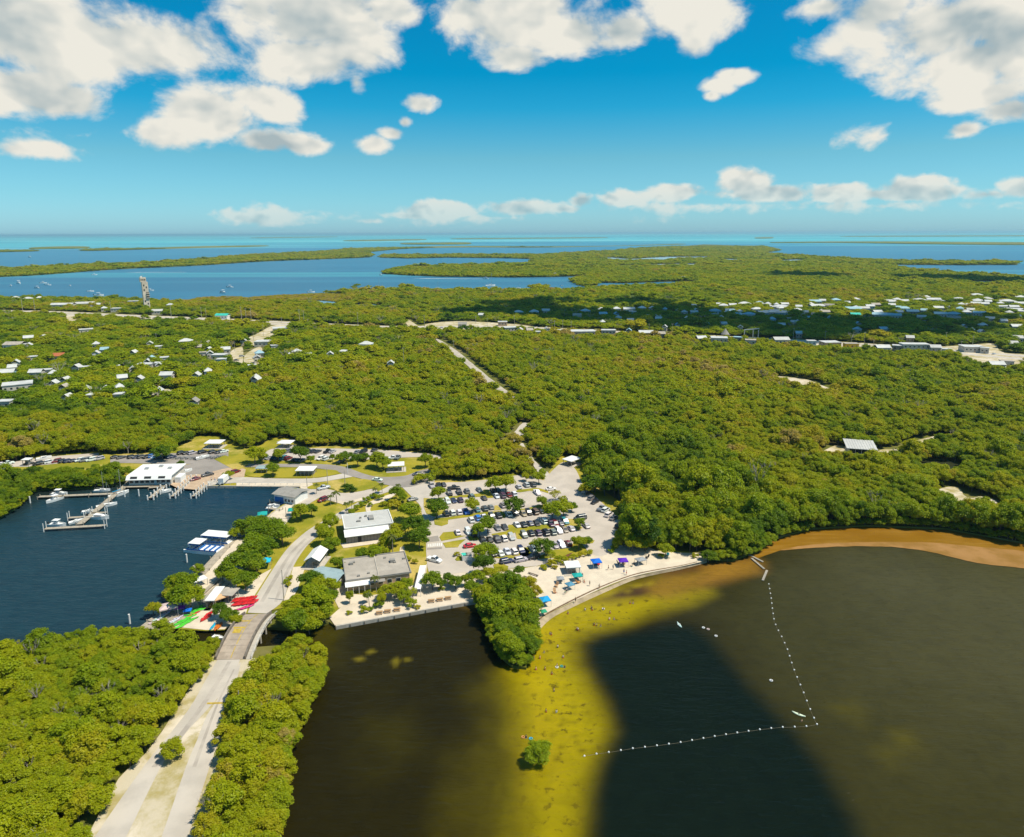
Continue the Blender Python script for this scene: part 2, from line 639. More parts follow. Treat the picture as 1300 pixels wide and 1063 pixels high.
M['tanwood'] = pbr('tan_wood', (.42, .25, .12), .8, .25, 1.2)
M['piling'] = pbr('piling', (.30, .26, .2), .9, .35, 1.0)
M['whitepost'] = pbr('white_post', (.72, .70, .66), .7, .15, 1.0)
M['pole'] = pbr('pole', (.42, .38, .32), .8, .25, .5)
M['metal'] = pbr('galvanised', (.48, .48, .47), .4, .2, 1.0, metal=.5)
M['tyre'] = pbr('tyre', (.015, .015, .016), .8, .2, 1.0)
M['yellowpaint'] = pbr('yellow_line', (.52, .36, .05), .8, .35, 1.5)
M['whitepaint'] = pbr('white_line', (.74, .72, .68), .8, .2, 1.5)
M['paint'] = pbr('vehicle_paint', (.5, .5, .5), .3, .05, .6, spec=.5, objcol=True)
M['plastic'] = pbr('coloured_plastic', (.5, .5, .5), .45, .15, 1.0, spec=.4, objcol=True)
M['fabric'] = pbr('coloured_fabric', (.5, .5, .5), .8, .12, 1.0, objcol=True)
M['skin'] = pbr('skin', (.45, .28, .19), .6, .1, 3.0)
M['hair'] = pbr('hair', (.06, .04, .025), .6, .3, 3.0)
M['brick'] = pbr('red_brick', (.30, .13, .08), .9, .3, .8)
M['sail'] = pbr('blue_canvas', (.02, .25, .45), .7, .15, .8)
M['bluehull'] = pbr('blue_vinyl', (.01, .13, .42), .5, .15, .8)
M['rope'] = pbr('rope', (.22, .19, .13), .8, .2, 1.0)
M['bark'] = pbr('bark', (.17, .13, .10), .95, .35, 1.2)
M['greybark'] = pbr('bleached_bark', (.36, .32, .26), .95, .3, 1.2)
M['houseroof'] = pbr('house_roofing', (.56, .56, .54), .65, .25, .12, big=.5, bigscale=.03)
M['tower'] = pbr('tower_concrete', (.72, .61, .49), .9, .25, .12, big=.5, bigscale=.06)
M['cloud'], _T, _o = newmat('cloud_vapour')
_d, _tr, _mx = _T.n('ShaderNodeBsdfDiffuse'), _T.n('ShaderNodeBsdfTransparent'), _T.n('ShaderNodeMixShader')
_d.inputs[0].default_value = (.85, .85, .85, 1)
_mx.inputs[0].default_value = .66
_T.link(_tr.outputs[0], _mx.inputs[1])
_T.link(_d.outputs[0], _mx.inputs[2])
_T.link(_mx.outputs[0], _o.inputs[0])
M['rubble'] = pbr('rubble', (.50, .44, .36), .95, .35, .35, bump=.3, bscale=1, big=.5, bigscale=.06)
M['mulch'] = pbr('mulch', (.16, .07, .03), .95, .3, 1.0)


def ground_material(name, a, b, c, s1, s2, s3=None, bump=.4):
    m, T, out = newmat(name)
    p = T.n('ShaderNodeBsdfPrincipled')
    v = T.n('ShaderNodeTexCoord').outputs['Object']
    col = T.mix(T.smooth(T.noise(v, s1, 6, .65), .4, .62), a, b)
    col = T.mix(T.smooth(T.noise(v, s2, 6, .65, .5), .5, .66), col, c)
    if s3:
        col = T.mix(T.smooth(T.noise(v, 1.6, 3, .6), .45, .75, 0, .5), col, s3)
    T.link(col, p.inputs['Base Color'])
    p.inputs['Roughness'].default_value = 1.0
    p.inputs['Specular IOR Level'].default_value = 0.1
    bn = T.n('ShaderNodeBump')
    bn.inputs['Strength'].default_value = bump
    bn.inputs['Distance'].default_value = .3
    T.link(T.noise(v, 1.4, 5, .65), bn.inputs['Height'])
    T.link(bn.outputs[0], p.inputs['Normal'])
    T.link(p.outputs[0], out.inputs[0])
    return m


M['lawn'] = ground_material('lawn', (.32, .265, .026), (.20, .20, .015), (.46, .345, .10), .06, .045, (.20, .19, .02))
M['forestfloor'] = ground_material('forest_floor', (.10, .11, .018), (.13, .125, .022), (.20, .17, .07), .05, .02)
M['dry'] = ground_material('dry_scrub_ground', (.50, .43, .31), (.34, .28, .11), (.60, .52, .41), .12, .06)
M['farland'] = ground_material('far_mangrove_land', (.13, .14, .012), (.18, .17, .016), (.22, .18, .04), .004, .0022)

# foliage: one leaf material, each plant with its own place on the range from deep to yellow green
def foliage(name, stops, var=.30):
    m, T, out = newmat(name)
    oi = T.n('ShaderNodeObjectInfo')
    at = T.n('ShaderNodeAttribute', attribute_type='INSTANCER', attribute_name='tint')
    v = T.n('ShaderNodeTexCoord').outputs['Object']
    n = T.noise(v, 1.1, 3, .6)
    f = T.math('ADD', at.outputs['Fac'], T.math('MULTIPLY', T.math('SUBTRACT', oi.outputs['Random'], .5), var))
    f = T.math('ADD', f, T.math('MULTIPLY', T.math('SUBTRACT', n, .5), .35), clamp=True)
    col = T.ramp(f, stops)
    p = T.n('ShaderNodeBsdfDiffuse')
    T.link(col, p.inputs[0])
    tr = T.n('ShaderNodeBsdfTranslucent')
    T.link(T.mix(1.0, col, (1.15, 1.05, .5), 'MULTIPLY'), tr.inputs[0])
    gl = T.n('ShaderNodeBsdfGlossy')
    gl.inputs['Roughness'].default_value = .45
    gl.inputs[0].default_value = (.5, .5, .5, 1)
    mx = T.n('ShaderNodeMixShader')
    mx.inputs[0].default_value = .40
    T.link(p.outputs[0], mx.inputs[1])
    T.link(tr.outputs[0], mx.inputs[2])
    m2 = T.n('ShaderNodeMixShader')
    m2.inputs[0].default_value = .02
    T.link(mx.outputs[0], m2.inputs[1])
    T.link(gl.outputs[0], m2.inputs[2])
    T.link(m2.outputs[0], out.inputs[0])
    return m


LEAF_STOPS = [(0.0, (.055, .118, .006)), (.22, (.130, .215, .005)), (.45, (.255, .325, .004)), (.7, (.350, .370, .004)), (.9, (.42, .365, .012)), (1.0, (.42, .33, .09))]
M['leaf'] = foliage('leaf', LEAF_STOPS)
M['frond'] = foliage('palm_frond', [(0, (.04, .07, .01)), (.5, (.10, .13, .015)), (1, (.20, .17, .04))])


def water_material():
    m, T, out = newmat('water')
    p = T.n('ShaderNodeBsdfPrincipled')
    at = T.n('ShaderNodeAttribute', attribute_name='bed')
    v = T.n('ShaderNodeTexCoord').outputs['Object']
    spot = T.noise(v, .22, 6, .68, .6)
    col = T.mix(T.smooth(spot, .36, .72), at.outputs['Color'], T.mix(1.0, at.outputs['Color'], (.82, .82, .86), 'MULTIPLY'))
    weed = T.math('MULTIPLY', T.smooth(T.noise(v, .36, 5, .62, .15), .55, .66), at.outputs['Alpha'])
    col = T.mix(weed, col, (.075, .055, .006))
    T.link(col, p.inputs['Base Color'])
    p.inputs['Roughness'].default_value = .22
    p.inputs['IOR'].default_value = 1.33
    p.inputs['Specular IOR Level'].default_value = WATER_SPEC
    mp = T.n('ShaderNodeMapping')
    mp.inputs['Rotation'].default_value = (0, 0, R(20))
    mp.inputs['Scale'].default_value = (.35, 1.1, 1)
    T.link(v, mp.inputs[0])
    bn = T.n('ShaderNodeBump')
    bn.inputs['Strength'].default_value = .30
    bn.inputs['Distance'].default_value = .42
    h = T.math('ADD', T.noise(mp.outputs[0], .75, 3, .6, .3), T.math('MULTIPLY', T.noise(mp.outputs[0], .3, 2, .5), .9))
    T.link(h, bn.inputs['Height'])
    # ripples, which die out over the open bay where its wavelets only roughen the surface
    T.link(T.smooth(T.vmath('LENGTH', v), 260, 1100, .72, .0), bn.inputs['Strength'])
    T.link(T.smooth(T.vmath('LENGTH', v), 260, 1100, .22, .45), p.inputs['Roughness'])
    T.link(bn.outputs[0], p.inputs['Normal'])
    T.link(p.outputs[0], out.inputs[0])
    return m


WATER_SPEC = 0.08
M['water'] = water_material()


def mud_material():
    m, T, out = newmat('mud_bank')
    p = T.n('ShaderNodeBsdfPrincipled')
    v = T.n('ShaderNodeTexCoord').outputs['Object']
    mp = T.n('ShaderNodeMapping')
    mp.inputs['Rotation'].default_value = (0, 0, R(12))
    mp.inputs['Scale'].default_value = (.05, .35, 1)
    T.link(v, mp.inputs[0])
    c = T.mix(T.smooth(T.noise(mp.outputs[0], 1.0, 6, .65, .6), .4, .66), (.205, .098, .003), (.26, .135, .018))
    c = T.mix(T.smooth(T.noise(v, .05, 5, .6), .42, .65, 0, .8), c, (.185, .085, .002))
    T.link(c, p.inputs['Base Color'])
    p.inputs['Roughness'].default_value = .6
    p.inputs['Specular IOR Level'].default_value = .1
    T.link(p.outputs[0], out.inputs[0])
    return m


M['mud'] = mud_material()
M['bar'] = pbr('sand_bar', (.33, .175, .06), .7, .35, .12, col2=(.23, .12, .025), spec=.1, big=.4, bigscale=.05)

# ------------------------------------------------------------------ the setting
LZ = 1.0                                # height of the land above the water
# main island: outlines read off the photograph; far shores are read at canopy height
NORTH = [(-700, 377), (0, 376.5), (48, 376), (100, 378), (152, 378), (178, 380), (203, 381), (211, 379), (244, 377.7), (259, 374.5), (320, 375), (345, 372.5),
         (388, 371), (429, 369), (447, 367.5), (510, 366), (650, 366.5), (701, 367), (762, 363), (868, 358.7), (891, 355.5), (881, 354.3), (838, 355.4), (792, 357),
         (767, 356.5), (729, 356.5), (724, 354), (734, 351), (749, 348), (700, 349.5), (650, 350), (560, 349.2), (510, 347.2), (484, 345.5), (490, 342), (510, 338.3), (569, 336),
         (640, 334.2), (672, 333.2), (677, 330), (672, 327.5), (640, 326.7), (569, 326), (520, 327), (482, 326), (486, 323.2), (569, 322.6), (690, 322.6), (720, 320.5), (772, 318.5),
         (800, 315.5), (861, 312.4), (894, 309.8), (970, 312.3), (991, 317), (968, 320.6), (1000, 323), (1065, 326.6), (1127, 330), (1206, 331), (1292, 331.5), (1292, 334.6), (1206, 335),
         (1127, 334.5), (1153, 340), (1222, 345), (1300, 350), (1500, 356), (2100, 366)]
SOUTH = [(2300, 760), (1800, 715), (1500, 700), (1300, 689), (1200, 671), (1100, 667), (1030, 671), (985, 683), (960, 700), (930, 711), (900, 710), (880, 708), (860, 714),
         (800, 727), (740, 751), (690, 776), (676, 794), (672, 830), (668, 848), (650, 846), (638, 835), (624, 800), (608, 763), (425, 795), (418, 790), (385, 800), (340, 797),
         (300, 792), (262, 800), (200, 795), (192, 793), (228, 760), (270, 708), (290, 690), (312, 680), (345, 650), (382, 626), (380, 617), (265, 617), (258, 613), (228, 614), (165, 609), (160, 612),
         (130, 619), (50, 622), (35, 628), (20, 645), (0, 657), (-100, 685), (-700, 760)]
land_n = [G(p[0], p[1], 5.0) for p in NORTH]
land_s = [G(p[0], p[1], 0.6) for p in SOUTH]
LAND_MAIN = [(p.x, p.y) for p in land_n + land_s]
LAND_SW_PX = [(-500, 850), (-200, 838), (0, 834), (20, 827), (60, 819), (130, 813), (180, 811), (205, 815), (250, 823), (300, 824), (350, 820), (380, 822), (400, 832), (405, 860), (388, 900), (367, 940),
              (360, 974), (354, 1010), (352, 1063), (345, 1180), (-600, 1180)]
LAND_SW = [(p.x, p.y) for p in Gs(LAND_SW_PX, .6)]


def land_sheet(name, poly, m, z):
    return tag(slab(name, poly, z, -2.0, m), kind='structure')


land_sheet('ground', LAND_MAIN, M['forestfloor'], LZ - .30)
land_sheet('ground', LAND_SW, M['forestfloor'], LZ - .30)

# far islands and mangrove keys of the bay: low land under a closed canopy
ISLANDS = [
    [(-400, 352), (-200, 347), (0, 341), (60, 338.5), (130, 335), (200, 332.5), (330, 323), (380, 320.8), (429, 317.8), (440, 320), (470, 322), (468, 326), (420, 328.2), (330, 331.5), (260, 336), (150, 341), (60, 347.5), (0, 350.5), (-200, 357), (-400, 362)],
    [(429, 317.3), (470, 315), (530, 312.8), (600, 312.2), (700, 312.6), (790, 311.6), (860, 309.4), (860, 310.4), (700, 313.8), (600, 313.8), (540, 314.6), (500, 316.6), (470, 319.5), (440, 319.8)],
    [(40, 314.6), (70, 313.4), (109, 313.3), (109, 315.2), (60, 315.8), (40, 316.2)],
    [(109, 317), (180, 314.6), (250, 312.6), (330, 311.3), (335, 312.6), (250, 314.6), (170, 316.8), (112, 318.3)],
    [(-50, 319.2), (39, 317.9), (39, 319), (-50, 320.6)],
    [(513, 308.8), (560, 308.2), (594, 308.2), (594, 310), (550, 310.4), (513, 310.2)],
    [(447, 305), (533, 303.8), (533, 304.9), (447, 306.2)],
    [(580, 302.7), (650, 302.2), (760, 301.6), (760, 302.3), (650, 303.2), (580, 303.6)],
    [(986, 307.6), (1060, 306.9), (1148, 307), (1230, 307.6), (1320, 308), (1320, 310.8), (1230, 310.4), (1148, 309.4), (1060, 308.2), (986, 308.4)],
    [(1080, 299.8), (1200, 299.2), (1330, 298.9), (1330, 299.9), (1200, 300.3), (1080, 300.6)],
    [(330, 301.6), (420, 300.6), (420, 301.2), (330, 302.3)],
    [(960, 301.6), (980, 301.3), (980, 302.6), (960, 302.8)],
]
ISLAND_W = []
for pl in ISLANDS:
    ps = [G(p[0], p[1], 3.0) for p in pl]
    ps = catmull(ps, 3)
    ISLAND_W.append([(p.x, p.y) for p in ps])
    dist = min(p.y for p in ps)
    land_sheet('island', ISLAND_W[-1], M['farland'], 1.0 if dist < 5000 else 5.0)
# mangrove islets in the channel
ISLETS = [[(731, 361), (735, 357.5), (750, 356.6), (759, 358.5), (759, 362), (745, 363.5)], [(673, 365.5), (680, 363.4), (690, 363), (698, 364.5), (696, 367.5), (680, 367.8)],
          [(508, 364.8), (514, 363.4), (521, 363.4), (525, 365.5), (518, 367), (509, 366.8)], [(447, 364.2), (454, 364), (454, 366), (448, 366.2)], [(466, 365.2), (469, 365.2), (469, 366.6), (466, 366.6)]]
ISLET_W = []
for pl in ISLETS:
    ps = [G(p[0], p[1], 1.0) for p in pl]
    ISLET_W.append([(p.x, p.y) for p in ps])
    land_sheet('islet', ISLET_W[-1], M['farland'], .6)

# marsh ponds on the far land, and the lagoons behind the shore
PONDS = [
    ([(394, 383), (405, 381.8), (425, 383.2), (432, 386), (428, 389), (412, 388), (398, 385.5)], 'pond'),
    ([(447, 387.5), (460, 386.2), (480, 387), (498, 389.2), (510, 391), (490, 391.4), (470, 390), (450, 391)], 'pond'),
    ([(545, 391), (560, 391.2), (575, 393), (560, 393.6)], 'pond'),
    ([(752, 328), (780, 327), (800, 329), (830, 327), (850, 326), (905, 326), (902, 328.5), (870, 329), (840, 331.5), (800, 332), (770, 330.5)], 'marsh_pond'),
    ([(716, 338.5), (745, 337.3), (800, 337), (840, 335.4), (895, 334.8), (893, 337.5), (850, 338.3), (800, 338.8), (750, 339.4)], 'marsh_pond'),
    ([(904, 328.4), (940, 329.6), (937, 332.4), (912, 331)], 'marsh_pond'),
    ([(989, 331), (1010, 329.4), (1024, 330.6), (1022, 332.8), (992, 333.4)], 'marsh_pond'),
    ([(1046, 332), (1068, 332), (1068, 333.6), (1048, 333.6)], 'marsh_pond'),
    ([(1222, 357.6), (1250, 356.8), (1287, 359), (1285, 361.2), (1250, 360.8), (1228, 359.8)], 'marsh_pond'),
    ([(1031, 338.6), (1044, 338.6), (1044, 339.8), (1033, 339.9)], 'marsh_pond'),
    ([(1163, 590), (1185, 584), (1215, 588), (1222, 596), (1205, 608), (1180, 607), (1165, 600)], 'pond'),
]
POND_W = []
M['pondwater'] = pbr('pond_water', (.30, .42, .46), .25, .2, .05, spec=.4)
M['darkpond'] = pbr('dark_pond_water', (.035, .040, .018), .2, .2, .1, spec=.2)
M['bluepond'] = pbr('blue_pond_water', (.10, .26, .36), .2, .2, .05, spec=.3)
for i, (pl, nm) in enumerate(PONDS):
    ps = catmull([G(p[0], p[1], .8) for p in pl], 4)
    POND_W.append([(p.x, p.y) for p in ps])
    far = nm == 'marsh_pond'
    sheet('pond', pl, .82, M['pondwater'] if far else (M['darkpond'] if i == len(PONDS) - 1 else M['bluepond']), smooth=4)

# water: one surface, its bed colour and painted lagoon glitter carried on the mesh
def water():
    ys = [20.0]
    while ys[-1] < 430000:
        y = ys[-1]
        ys.append(y + (5.0 if y < 90 else max(.9, y * (.0060 if y < 1200 else .016))))
    ys = np.array(ys)
    ts = np.linspace(-1.8, 1.8, 780)
    Y, Tt = np.meshgrid(ys, ts, indexing='ij')
    X = Y * Tt
    ny, nx = Y.shape
    xy = np.stack([X.ravel(), Y.ravel()], 1)
    n = len(xy)
    x, y = xy[:, 0], xy[:, 1]
    near = y < 900
    col = np.zeros((n, 4))
    nz = fbm(x / 60, y / 60, 5, 4)
    nz2 = fbm(x / 14, y / 14, 9, 4)
    # far bay: blue channel water, then banks of turquoise and blue to the horizon
    d = np.hypot(x, y)
    band = fbm(x / 9000 + 3, np.log(np.maximum(y, 1)) * 9.0, 21, 4) + .35 * fbm(x / 2500, np.log(np.maximum(y, 1)) * 26, 33, 3)
    blue = np.array([.040, .155, .250])
    mid = np.array([.055, .220, .340])
    turq = np.array([.10, .46, .50])
    pale = np.array([.24, .50, .55])
    k = np.clip((np.log(d) - math.log(1900)) / (math.log(6500) - math.log(1900)), 0, 1)[:, None]
    far = blue * (1 - k) + mid * k
    k2 = np.clip((np.log(d) - math.log(5200)) / (math.log(11500) - math.log(5200)), 0, 1)
    tq = np.clip(k2 * 1.2 + band * .9 - .18, 0, 1)[:, None]
    far = far * (1 - tq) + turq * tq
    bl = np.clip((band - .22) * 5, 0, 1)[:, None] * np.clip((k2[:, None] - .1) * 3, 0, 1)
    far = far * (1 - .5 * bl) + pale * .5 * bl
    dk = np.clip((-band - .18) * 5, 0, 1)[:, None] * np.clip((k2[:, None]) * 3, 0, 1)
    far = far * (1 - .65 * dk) + mid * .8 * .65 * dk
    cur = np.clip((fbm(x / 500, y / 90, 41, 4) - .12) * 3, 0, .5)[:, None]
    far = far * (1 - cur * .5) + mid * cur * .5
    col[:, :3] = far

    idx = np.nonzero(near)[0]
    q = xy[idx]
    c = np.zeros((len(idx), 4))
    nzq, nz2q = nz[idx], nz2[idx]

    def P(pl):
        return [(p.x, p.y) for p in Gs(pl, 0)]

    def blend(pl, color, soft, alpha=0.0, amt=1.0, wob=.5, off=0.0):
        sd = poly_dist(q, P(pl)) + off + wob * soft * (nzq * 1.2 + nz2q * .8)
        w = np.clip(sd / soft * .5 + .5, 0, 1)
        w = (w * w * (3 - 2 * w) * amt)[:, None]
        c[:] = c * (1 - w) + np.array([*color, alpha]) * w
    # lagoon
    c[:] = (.0140, .0112, .0020, .0)
    g = np.clip(.5 + nzq * .9, 0, 1)[:, None]
    c[:, :3] = c[:, :3] * (1 - g * .5) + np.array([.020, .0165, .003]) * g * .5
    # open lagoon to the right: lighter, greener, sun and sky glitter painted in
    blend([(960, 712), (1320, 700), (1700, 760), (1700, 1300), (1100, 1300), (1000, 960), (890, 800), (875, 762)], (.036, .0325, .0085), 20, 0, 1, .3)
    blend([(1080, 700), (1700, 700), (1700, 900), (1200, 850)], (.068, .061, .023), 60, 0, .9, .3)
    for (pl, a) in (([(1060, 900), (1082, 896), (1090, 902), (1070, 906)], .7), ([(1135, 930), (1150, 932), (1156, 945), (1142, 944)], .9), ([(1120, 950), (1132, 955), (1128, 966), (1118, 960)], .6),
                    ([(480, 826), (482, 820), (492, 823), (488, 830)], 0), ([(1085, 912), (1100, 915), (1098, 926), (1088, 922)], .5)):
        blend(pl, (.085, .070, .006), 5, 0, a, .6)
    # marina basin
    blend([(-300, 690), (0, 640), (40, 615), (170, 605), (385, 612), (385, 640), (320, 685), (270, 720), (190, 800), (100, 812), (-300, 850)], (.0125, .0385, .0530), 9, 0, 1, .2)
    blend([(230, 617), (300, 615), (382, 617), (378, 640), (330, 650), (240, 640)], (.0060, .034, .064), 14, 0, .7)
    blend([(0, 642), (40, 618), (170, 612), (165, 622), (50, 634), (10, 660)], (.012, .014, .006), 8, 0, .75)
    # olive shallows of the inner lagoon
    for pl, a in (([(395, 800), (440, 795), (430, 830), (405, 850)], .6), ([(440, 855), (480, 850), (500, 880), (460, 900)], .25), ([(470, 915), (520, 905), (530, 960), (480, 975)], .35)):
        blend(pl, (.065, .055, .004), 10, 0, a, .8)
    for pl in ([(465, 828), (472, 824), (477, 828), (468, 831)], [(450, 836), (460, 834), (464, 838), (454, 840)], [(498, 840), (503, 835), (507, 840), (502, 847)], [(514, 836), (520, 836), (521, 839), (515, 840)]):
        blend(pl, (.17, .135, .008), 1.1, 0, 1, .4)
    blend([(575, 768), (608, 764), (618, 772), (612, 776), (590, 772)], (.13, .08, .012), 3, 0, .9)
    # the sandy shoal by the beach
    blend([(672, 800), (690, 784), (740, 760), (790, 742), (850, 734), (885, 735), (900, 752), (850, 772), (800, 792), (752, 806), (738, 815), (742, 845), (760, 885), (775, 930), (752, 970), (742, 1010), (735, 1120), (655, 1120), (668, 990), (664, 930), (655, 890), (640, 852), (668, 846)],
          (.285, .225, .002), 7, .9, 1, .35)
    blend([(672, 800), (690, 785), (700, 790), (690, 840), (700, 900), (690, 960), (682, 1000), (672, 940), (668, 880), (662, 850)], (.43, .32, .004), 8, .9, .8, .5)
    blend([(676, 800), (690, 785), (740, 760), (775, 747), (790, 760), (740, 775), (700, 795)], (.40, .32, .010), 6, .1, .9, .4)
    blend([(640, 870), (668, 900), (668, 980), (655, 1120), (630, 1120), (622, 980), (628, 900)], (.11, .09, .004), 16, .2, .8, .6)
    # weed drift and tannin along the water's edge
    blend([(742, 766), (800, 744), (870, 725), (960, 708), (968, 722), (915, 742), (870, 752), (820, 760), (780, 764)], (.075, .040, .012), 5, .3, .95, .4)
    blend([(778, 756), (800, 746), (825, 742), (830, 752), (815, 757), (790, 758)], (.050, .026, .016), 1.6, .2, .95, .5)
    blend([(840, 727), (870, 721), (900, 715), (955, 709), (950, 714), (900, 722), (860, 731), (842, 735)], (.085, .038, .010), 2, .1, .9, .5)
    for tx, ty in ((315, 515), (340, 560), (345, 625), (352, 652), (320, 695), (285, 712), (355, 770), (365, 800), (285, 820), (245, 760), (150, 560), (290, 470), (415, 650), (165, 480), (215, 680), (350, 700), (300, 690), (258, 640), (310, 560), (390, 840), (265, 880), (200, 300), (330, 260), (430, 200), (300, 205)):
        tx, ty = 640 + tx / 3.94, 740 + ty / 3.94
        blend([(tx - 2.6, ty), (tx - .5, ty - 1.3), (tx + 2.4, ty - .4), (tx + 2.2, ty + 1.0), (tx - .8, ty + 1.4)], (.085, .060, .004), .9, .6, .85, .5)
    blend([(822, 738), (850, 731), (900, 726), (880, 745), (850, 760), (825, 758), (818, 750)], (.22, .125, .012), 5, .25, .9, .4)
    blend([(900, 716), (955, 708), (968, 714), (960, 726), (915, 738), (890, 742)], (.26, .135, .016), 5, .1, .85, .4)
    for pl in ([(800, 744), (812, 741), (818, 744), (806, 747)], [(820, 741), (828, 738), (830, 742), (822, 745)], [(793, 751), (800, 749), (803, 752), (796, 754)], [(774, 751), (778, 750), (780, 753), (776, 754)]):
        blend(pl, (.26, .20, .010), 2, 0, 1, .5)
    # eelgrass bed: the dark patch of the swimming area
    blend([(742, 820), (765, 808), (800, 803), (850, 793), (880, 795), (905, 812), (925, 838), (950, 870), (985, 905), (1012, 932), (1045, 974), (1085, 1040), (1140, 1200), (745, 1200), (752, 1010), (762, 970), (784, 925), (776, 890), (757, 862), (746, 838)],
          (.0048, .0092, .0056), 4, 0, 1, .14)
    wq = np.clip((900 - q[:, 1]) / 100, 0, 1)[:, None]
    col[idx] = c * wq + col[idx] * (1 - wq)
    me = bpy.data.meshes.new('water')
    me.vertices.add(n)
    me.vertices.foreach_set('co', np.stack([x, y, np.zeros(n)], 1).astype(np.float32).ravel())
    ii = np.arange(ny * nx).reshape(ny, nx)
    quads = np.stack([ii[:-1, :-1], ii[:-1, 1:], ii[1:, 1:], ii[1:, :-1]], -1).reshape(-1, 4)
    me.loops.add(quads.size)
    me.polygons.add(len(quads))
    me.loops.foreach_set('vertex_index', quads.ravel().astype(np.int32))
    me.polygons.foreach_set('loop_start', np.arange(0, quads.size, 4, dtype=np.int32))
    me.update(calc_edges=True)
    ca = me.color_attributes.new('bed', 'FLOAT_COLOR', 'POINT')
    ca.data.foreach_set('color', col.astype(np.float32).ravel())
    me.materials.append(M['water'])
    return tag(put('water', me), kind='structure')


water()
# the lagoon's mud bank, bare at low tide
sheet('mudflat', [(958, 709), (975, 704), (1000, 697), (1050, 694), (1110, 693), (1145, 695), (1180, 700), (1240, 714), (1300, 721), (1450, 738), (1800, 780), (1800, 700), (1450, 690), (1300, 680), (1200, 662), (1100, 658), (1030, 662), (985, 675), (950, 700)], .12, M['mud'], smooth=5, skirt=.3)
sheet('sand_bar', [(990, 698.5), (1050, 694.6), (1110, 693.6), (1145, 695.6), (1180, 700.6), (1240, 714.6), (1300, 721.6), (1450, 738.5), (1450, 716), (1300, 700), (1240, 694), (1180, 689), (1100, 688.5), (1040, 690.5)], .135, M['bar'], smooth=5, jitter=.25)

# ---- park and town ground: sheets one above another
PARK_PX = [(-300, 606), (0, 590), (60, 578), (125, 573), (140, 577), (215, 574), (225, 568), (243, 560), (250, 553), (285, 555), (312, 570), (330, 566), (345, 556), (372, 556), (378, 567), (450, 567), (490, 571), (523, 573), (566, 578), (568, 588), (552, 596), (546, 611),
           (600, 609), (650, 602), (690, 609), (697, 599), (712, 579), (738, 582), (744, 612), (764, 622), (790, 638), (805, 665), (788, 688), (792, 700), (850, 698), (896, 703), (896, 712), (860, 720),
           (800, 733), (740, 758), (690, 783), (680, 778), (668, 746), (640, 742), (616, 752), (607, 762), (425, 794), (412, 775), (395, 772), (368, 770), (345, 775), (336, 780), (312, 779), (285, 800), (262, 801), (200, 797), (192, 793), (228, 760), (270, 708), (290, 690), (312, 680),
           (345, 650), (382, 626), (380, 617), (265, 617), (228, 613), (165, 610), (158, 607), (120, 604), (60, 605), (0, 613), (-300, 640)]
sheet('park_ground', PARK_PX, LZ - .10, M['lawn'])
# pavements
Z1 = LZ
pv = lambda nm, px, mk='pave', z=Z1, **k: sheet(nm, px, z, M[mk], **k)
LOT = [(536, 598), (550, 612), (570, 612.5), (600, 611), (646, 605), (668, 603), (690, 610), (697, 602), (712, 588), (722, 588), (732, 598), (740, 616), (752, 627), (764, 638), (780, 653), (792, 668), (779, 684), (774, 701), (762, 706), (748, 702), (740, 692), (728, 694),
       (700, 711), (684, 718), (640, 722), (612, 724), (590, 727), (560, 729), (545, 728), (541, 700), (541, 672), (536, 655), (533, 640), (520, 625), (512, 612)]
pv('parking_lot', LOT, smooth=3)
pv('beach_promenade', [(545, 728), (560, 728), (600, 726), (640, 722), (662, 722), (684, 718), (640, 735), (612, 757), (604, 762), (540, 774), (425, 794), (418, 784), (434, 770), (455, 764), (500, 762), (530, 752), (538, 730)], 'sand', Z1 - .02)
pv('beach', [(640, 726), (684, 719), (704, 714), (735, 706), (752, 703), (776, 700), (786, 693), (800, 692), (820, 694), (838, 700), (870, 702), (895, 703), (897, 711), (862, 720), (800, 733), (742, 757), (700, 777), (683, 787), (676, 800), (668, 806), (660, 790), (664, 745), (640, 742), (628, 744)], 'sand', Z1 - .01, smooth=3)
# swash: wet sand sloping from the beach into the water
def slope_strip(name, top_px, bot_px, zt, zb, m):
    mb = MB()
    a = catmull(Gs(top_px, zt), 4, False)
    b = catmull(Gs(bot_px, zb), 4, False)
    n = len(a)
    mb.add([tuple(p) for p in a] + [tuple(p) for p in b], [(i, i + 1, n + i + 1, n + i) for i in range(n - 1)])
    return tag(mb.build(name, m), kind='structure')


slope_strip('beach_slope', [(662, 806), (676, 797), (690, 783), (720, 768), (760, 748), (800, 732.5), (830, 726), (862, 719.5), (897, 710.5)],
            [(664, 832), (681, 806), (700, 786), (728, 771), (765, 754), (803, 737.5), (832, 730), (864, 723.5), (898, 714.5)], Z1 - .005, -.06, M['wetsand'])
slope_strip('weed_line', [(668, 798), (690, 781), (720, 764.5), (760, 745.5), (800, 730.3), (830, 723.5), (862, 718.2), (885, 713)],
            [(669, 799.3), (691, 782.3), (721, 766), (760.5, 746.8), (800.5, 731.4), (830.5, 724.6), (862.3, 719), (885.3, 713.7)], Z1 + .03, Z1 + .02, M['wrack'])

# roads: two lanes from the bridge up to the junction, loop and quay road
def road(name, left, right, mk='road', z=Z1 + .02, smooth=4):
    l = catmull(Gs(left, z), smooth, False)
    r = catmull(Gs(right, z), smooth, False)
    mb = MB()
    n = len(l)
    mb.add([tuple(p) for p in l] + [tuple(p) for p in r], [(i, n + i, n + i + 1, i + 1) for i in range(n - 1)])
    e = mb.build(name, M[mk])
    return tag(e, kind='structure')


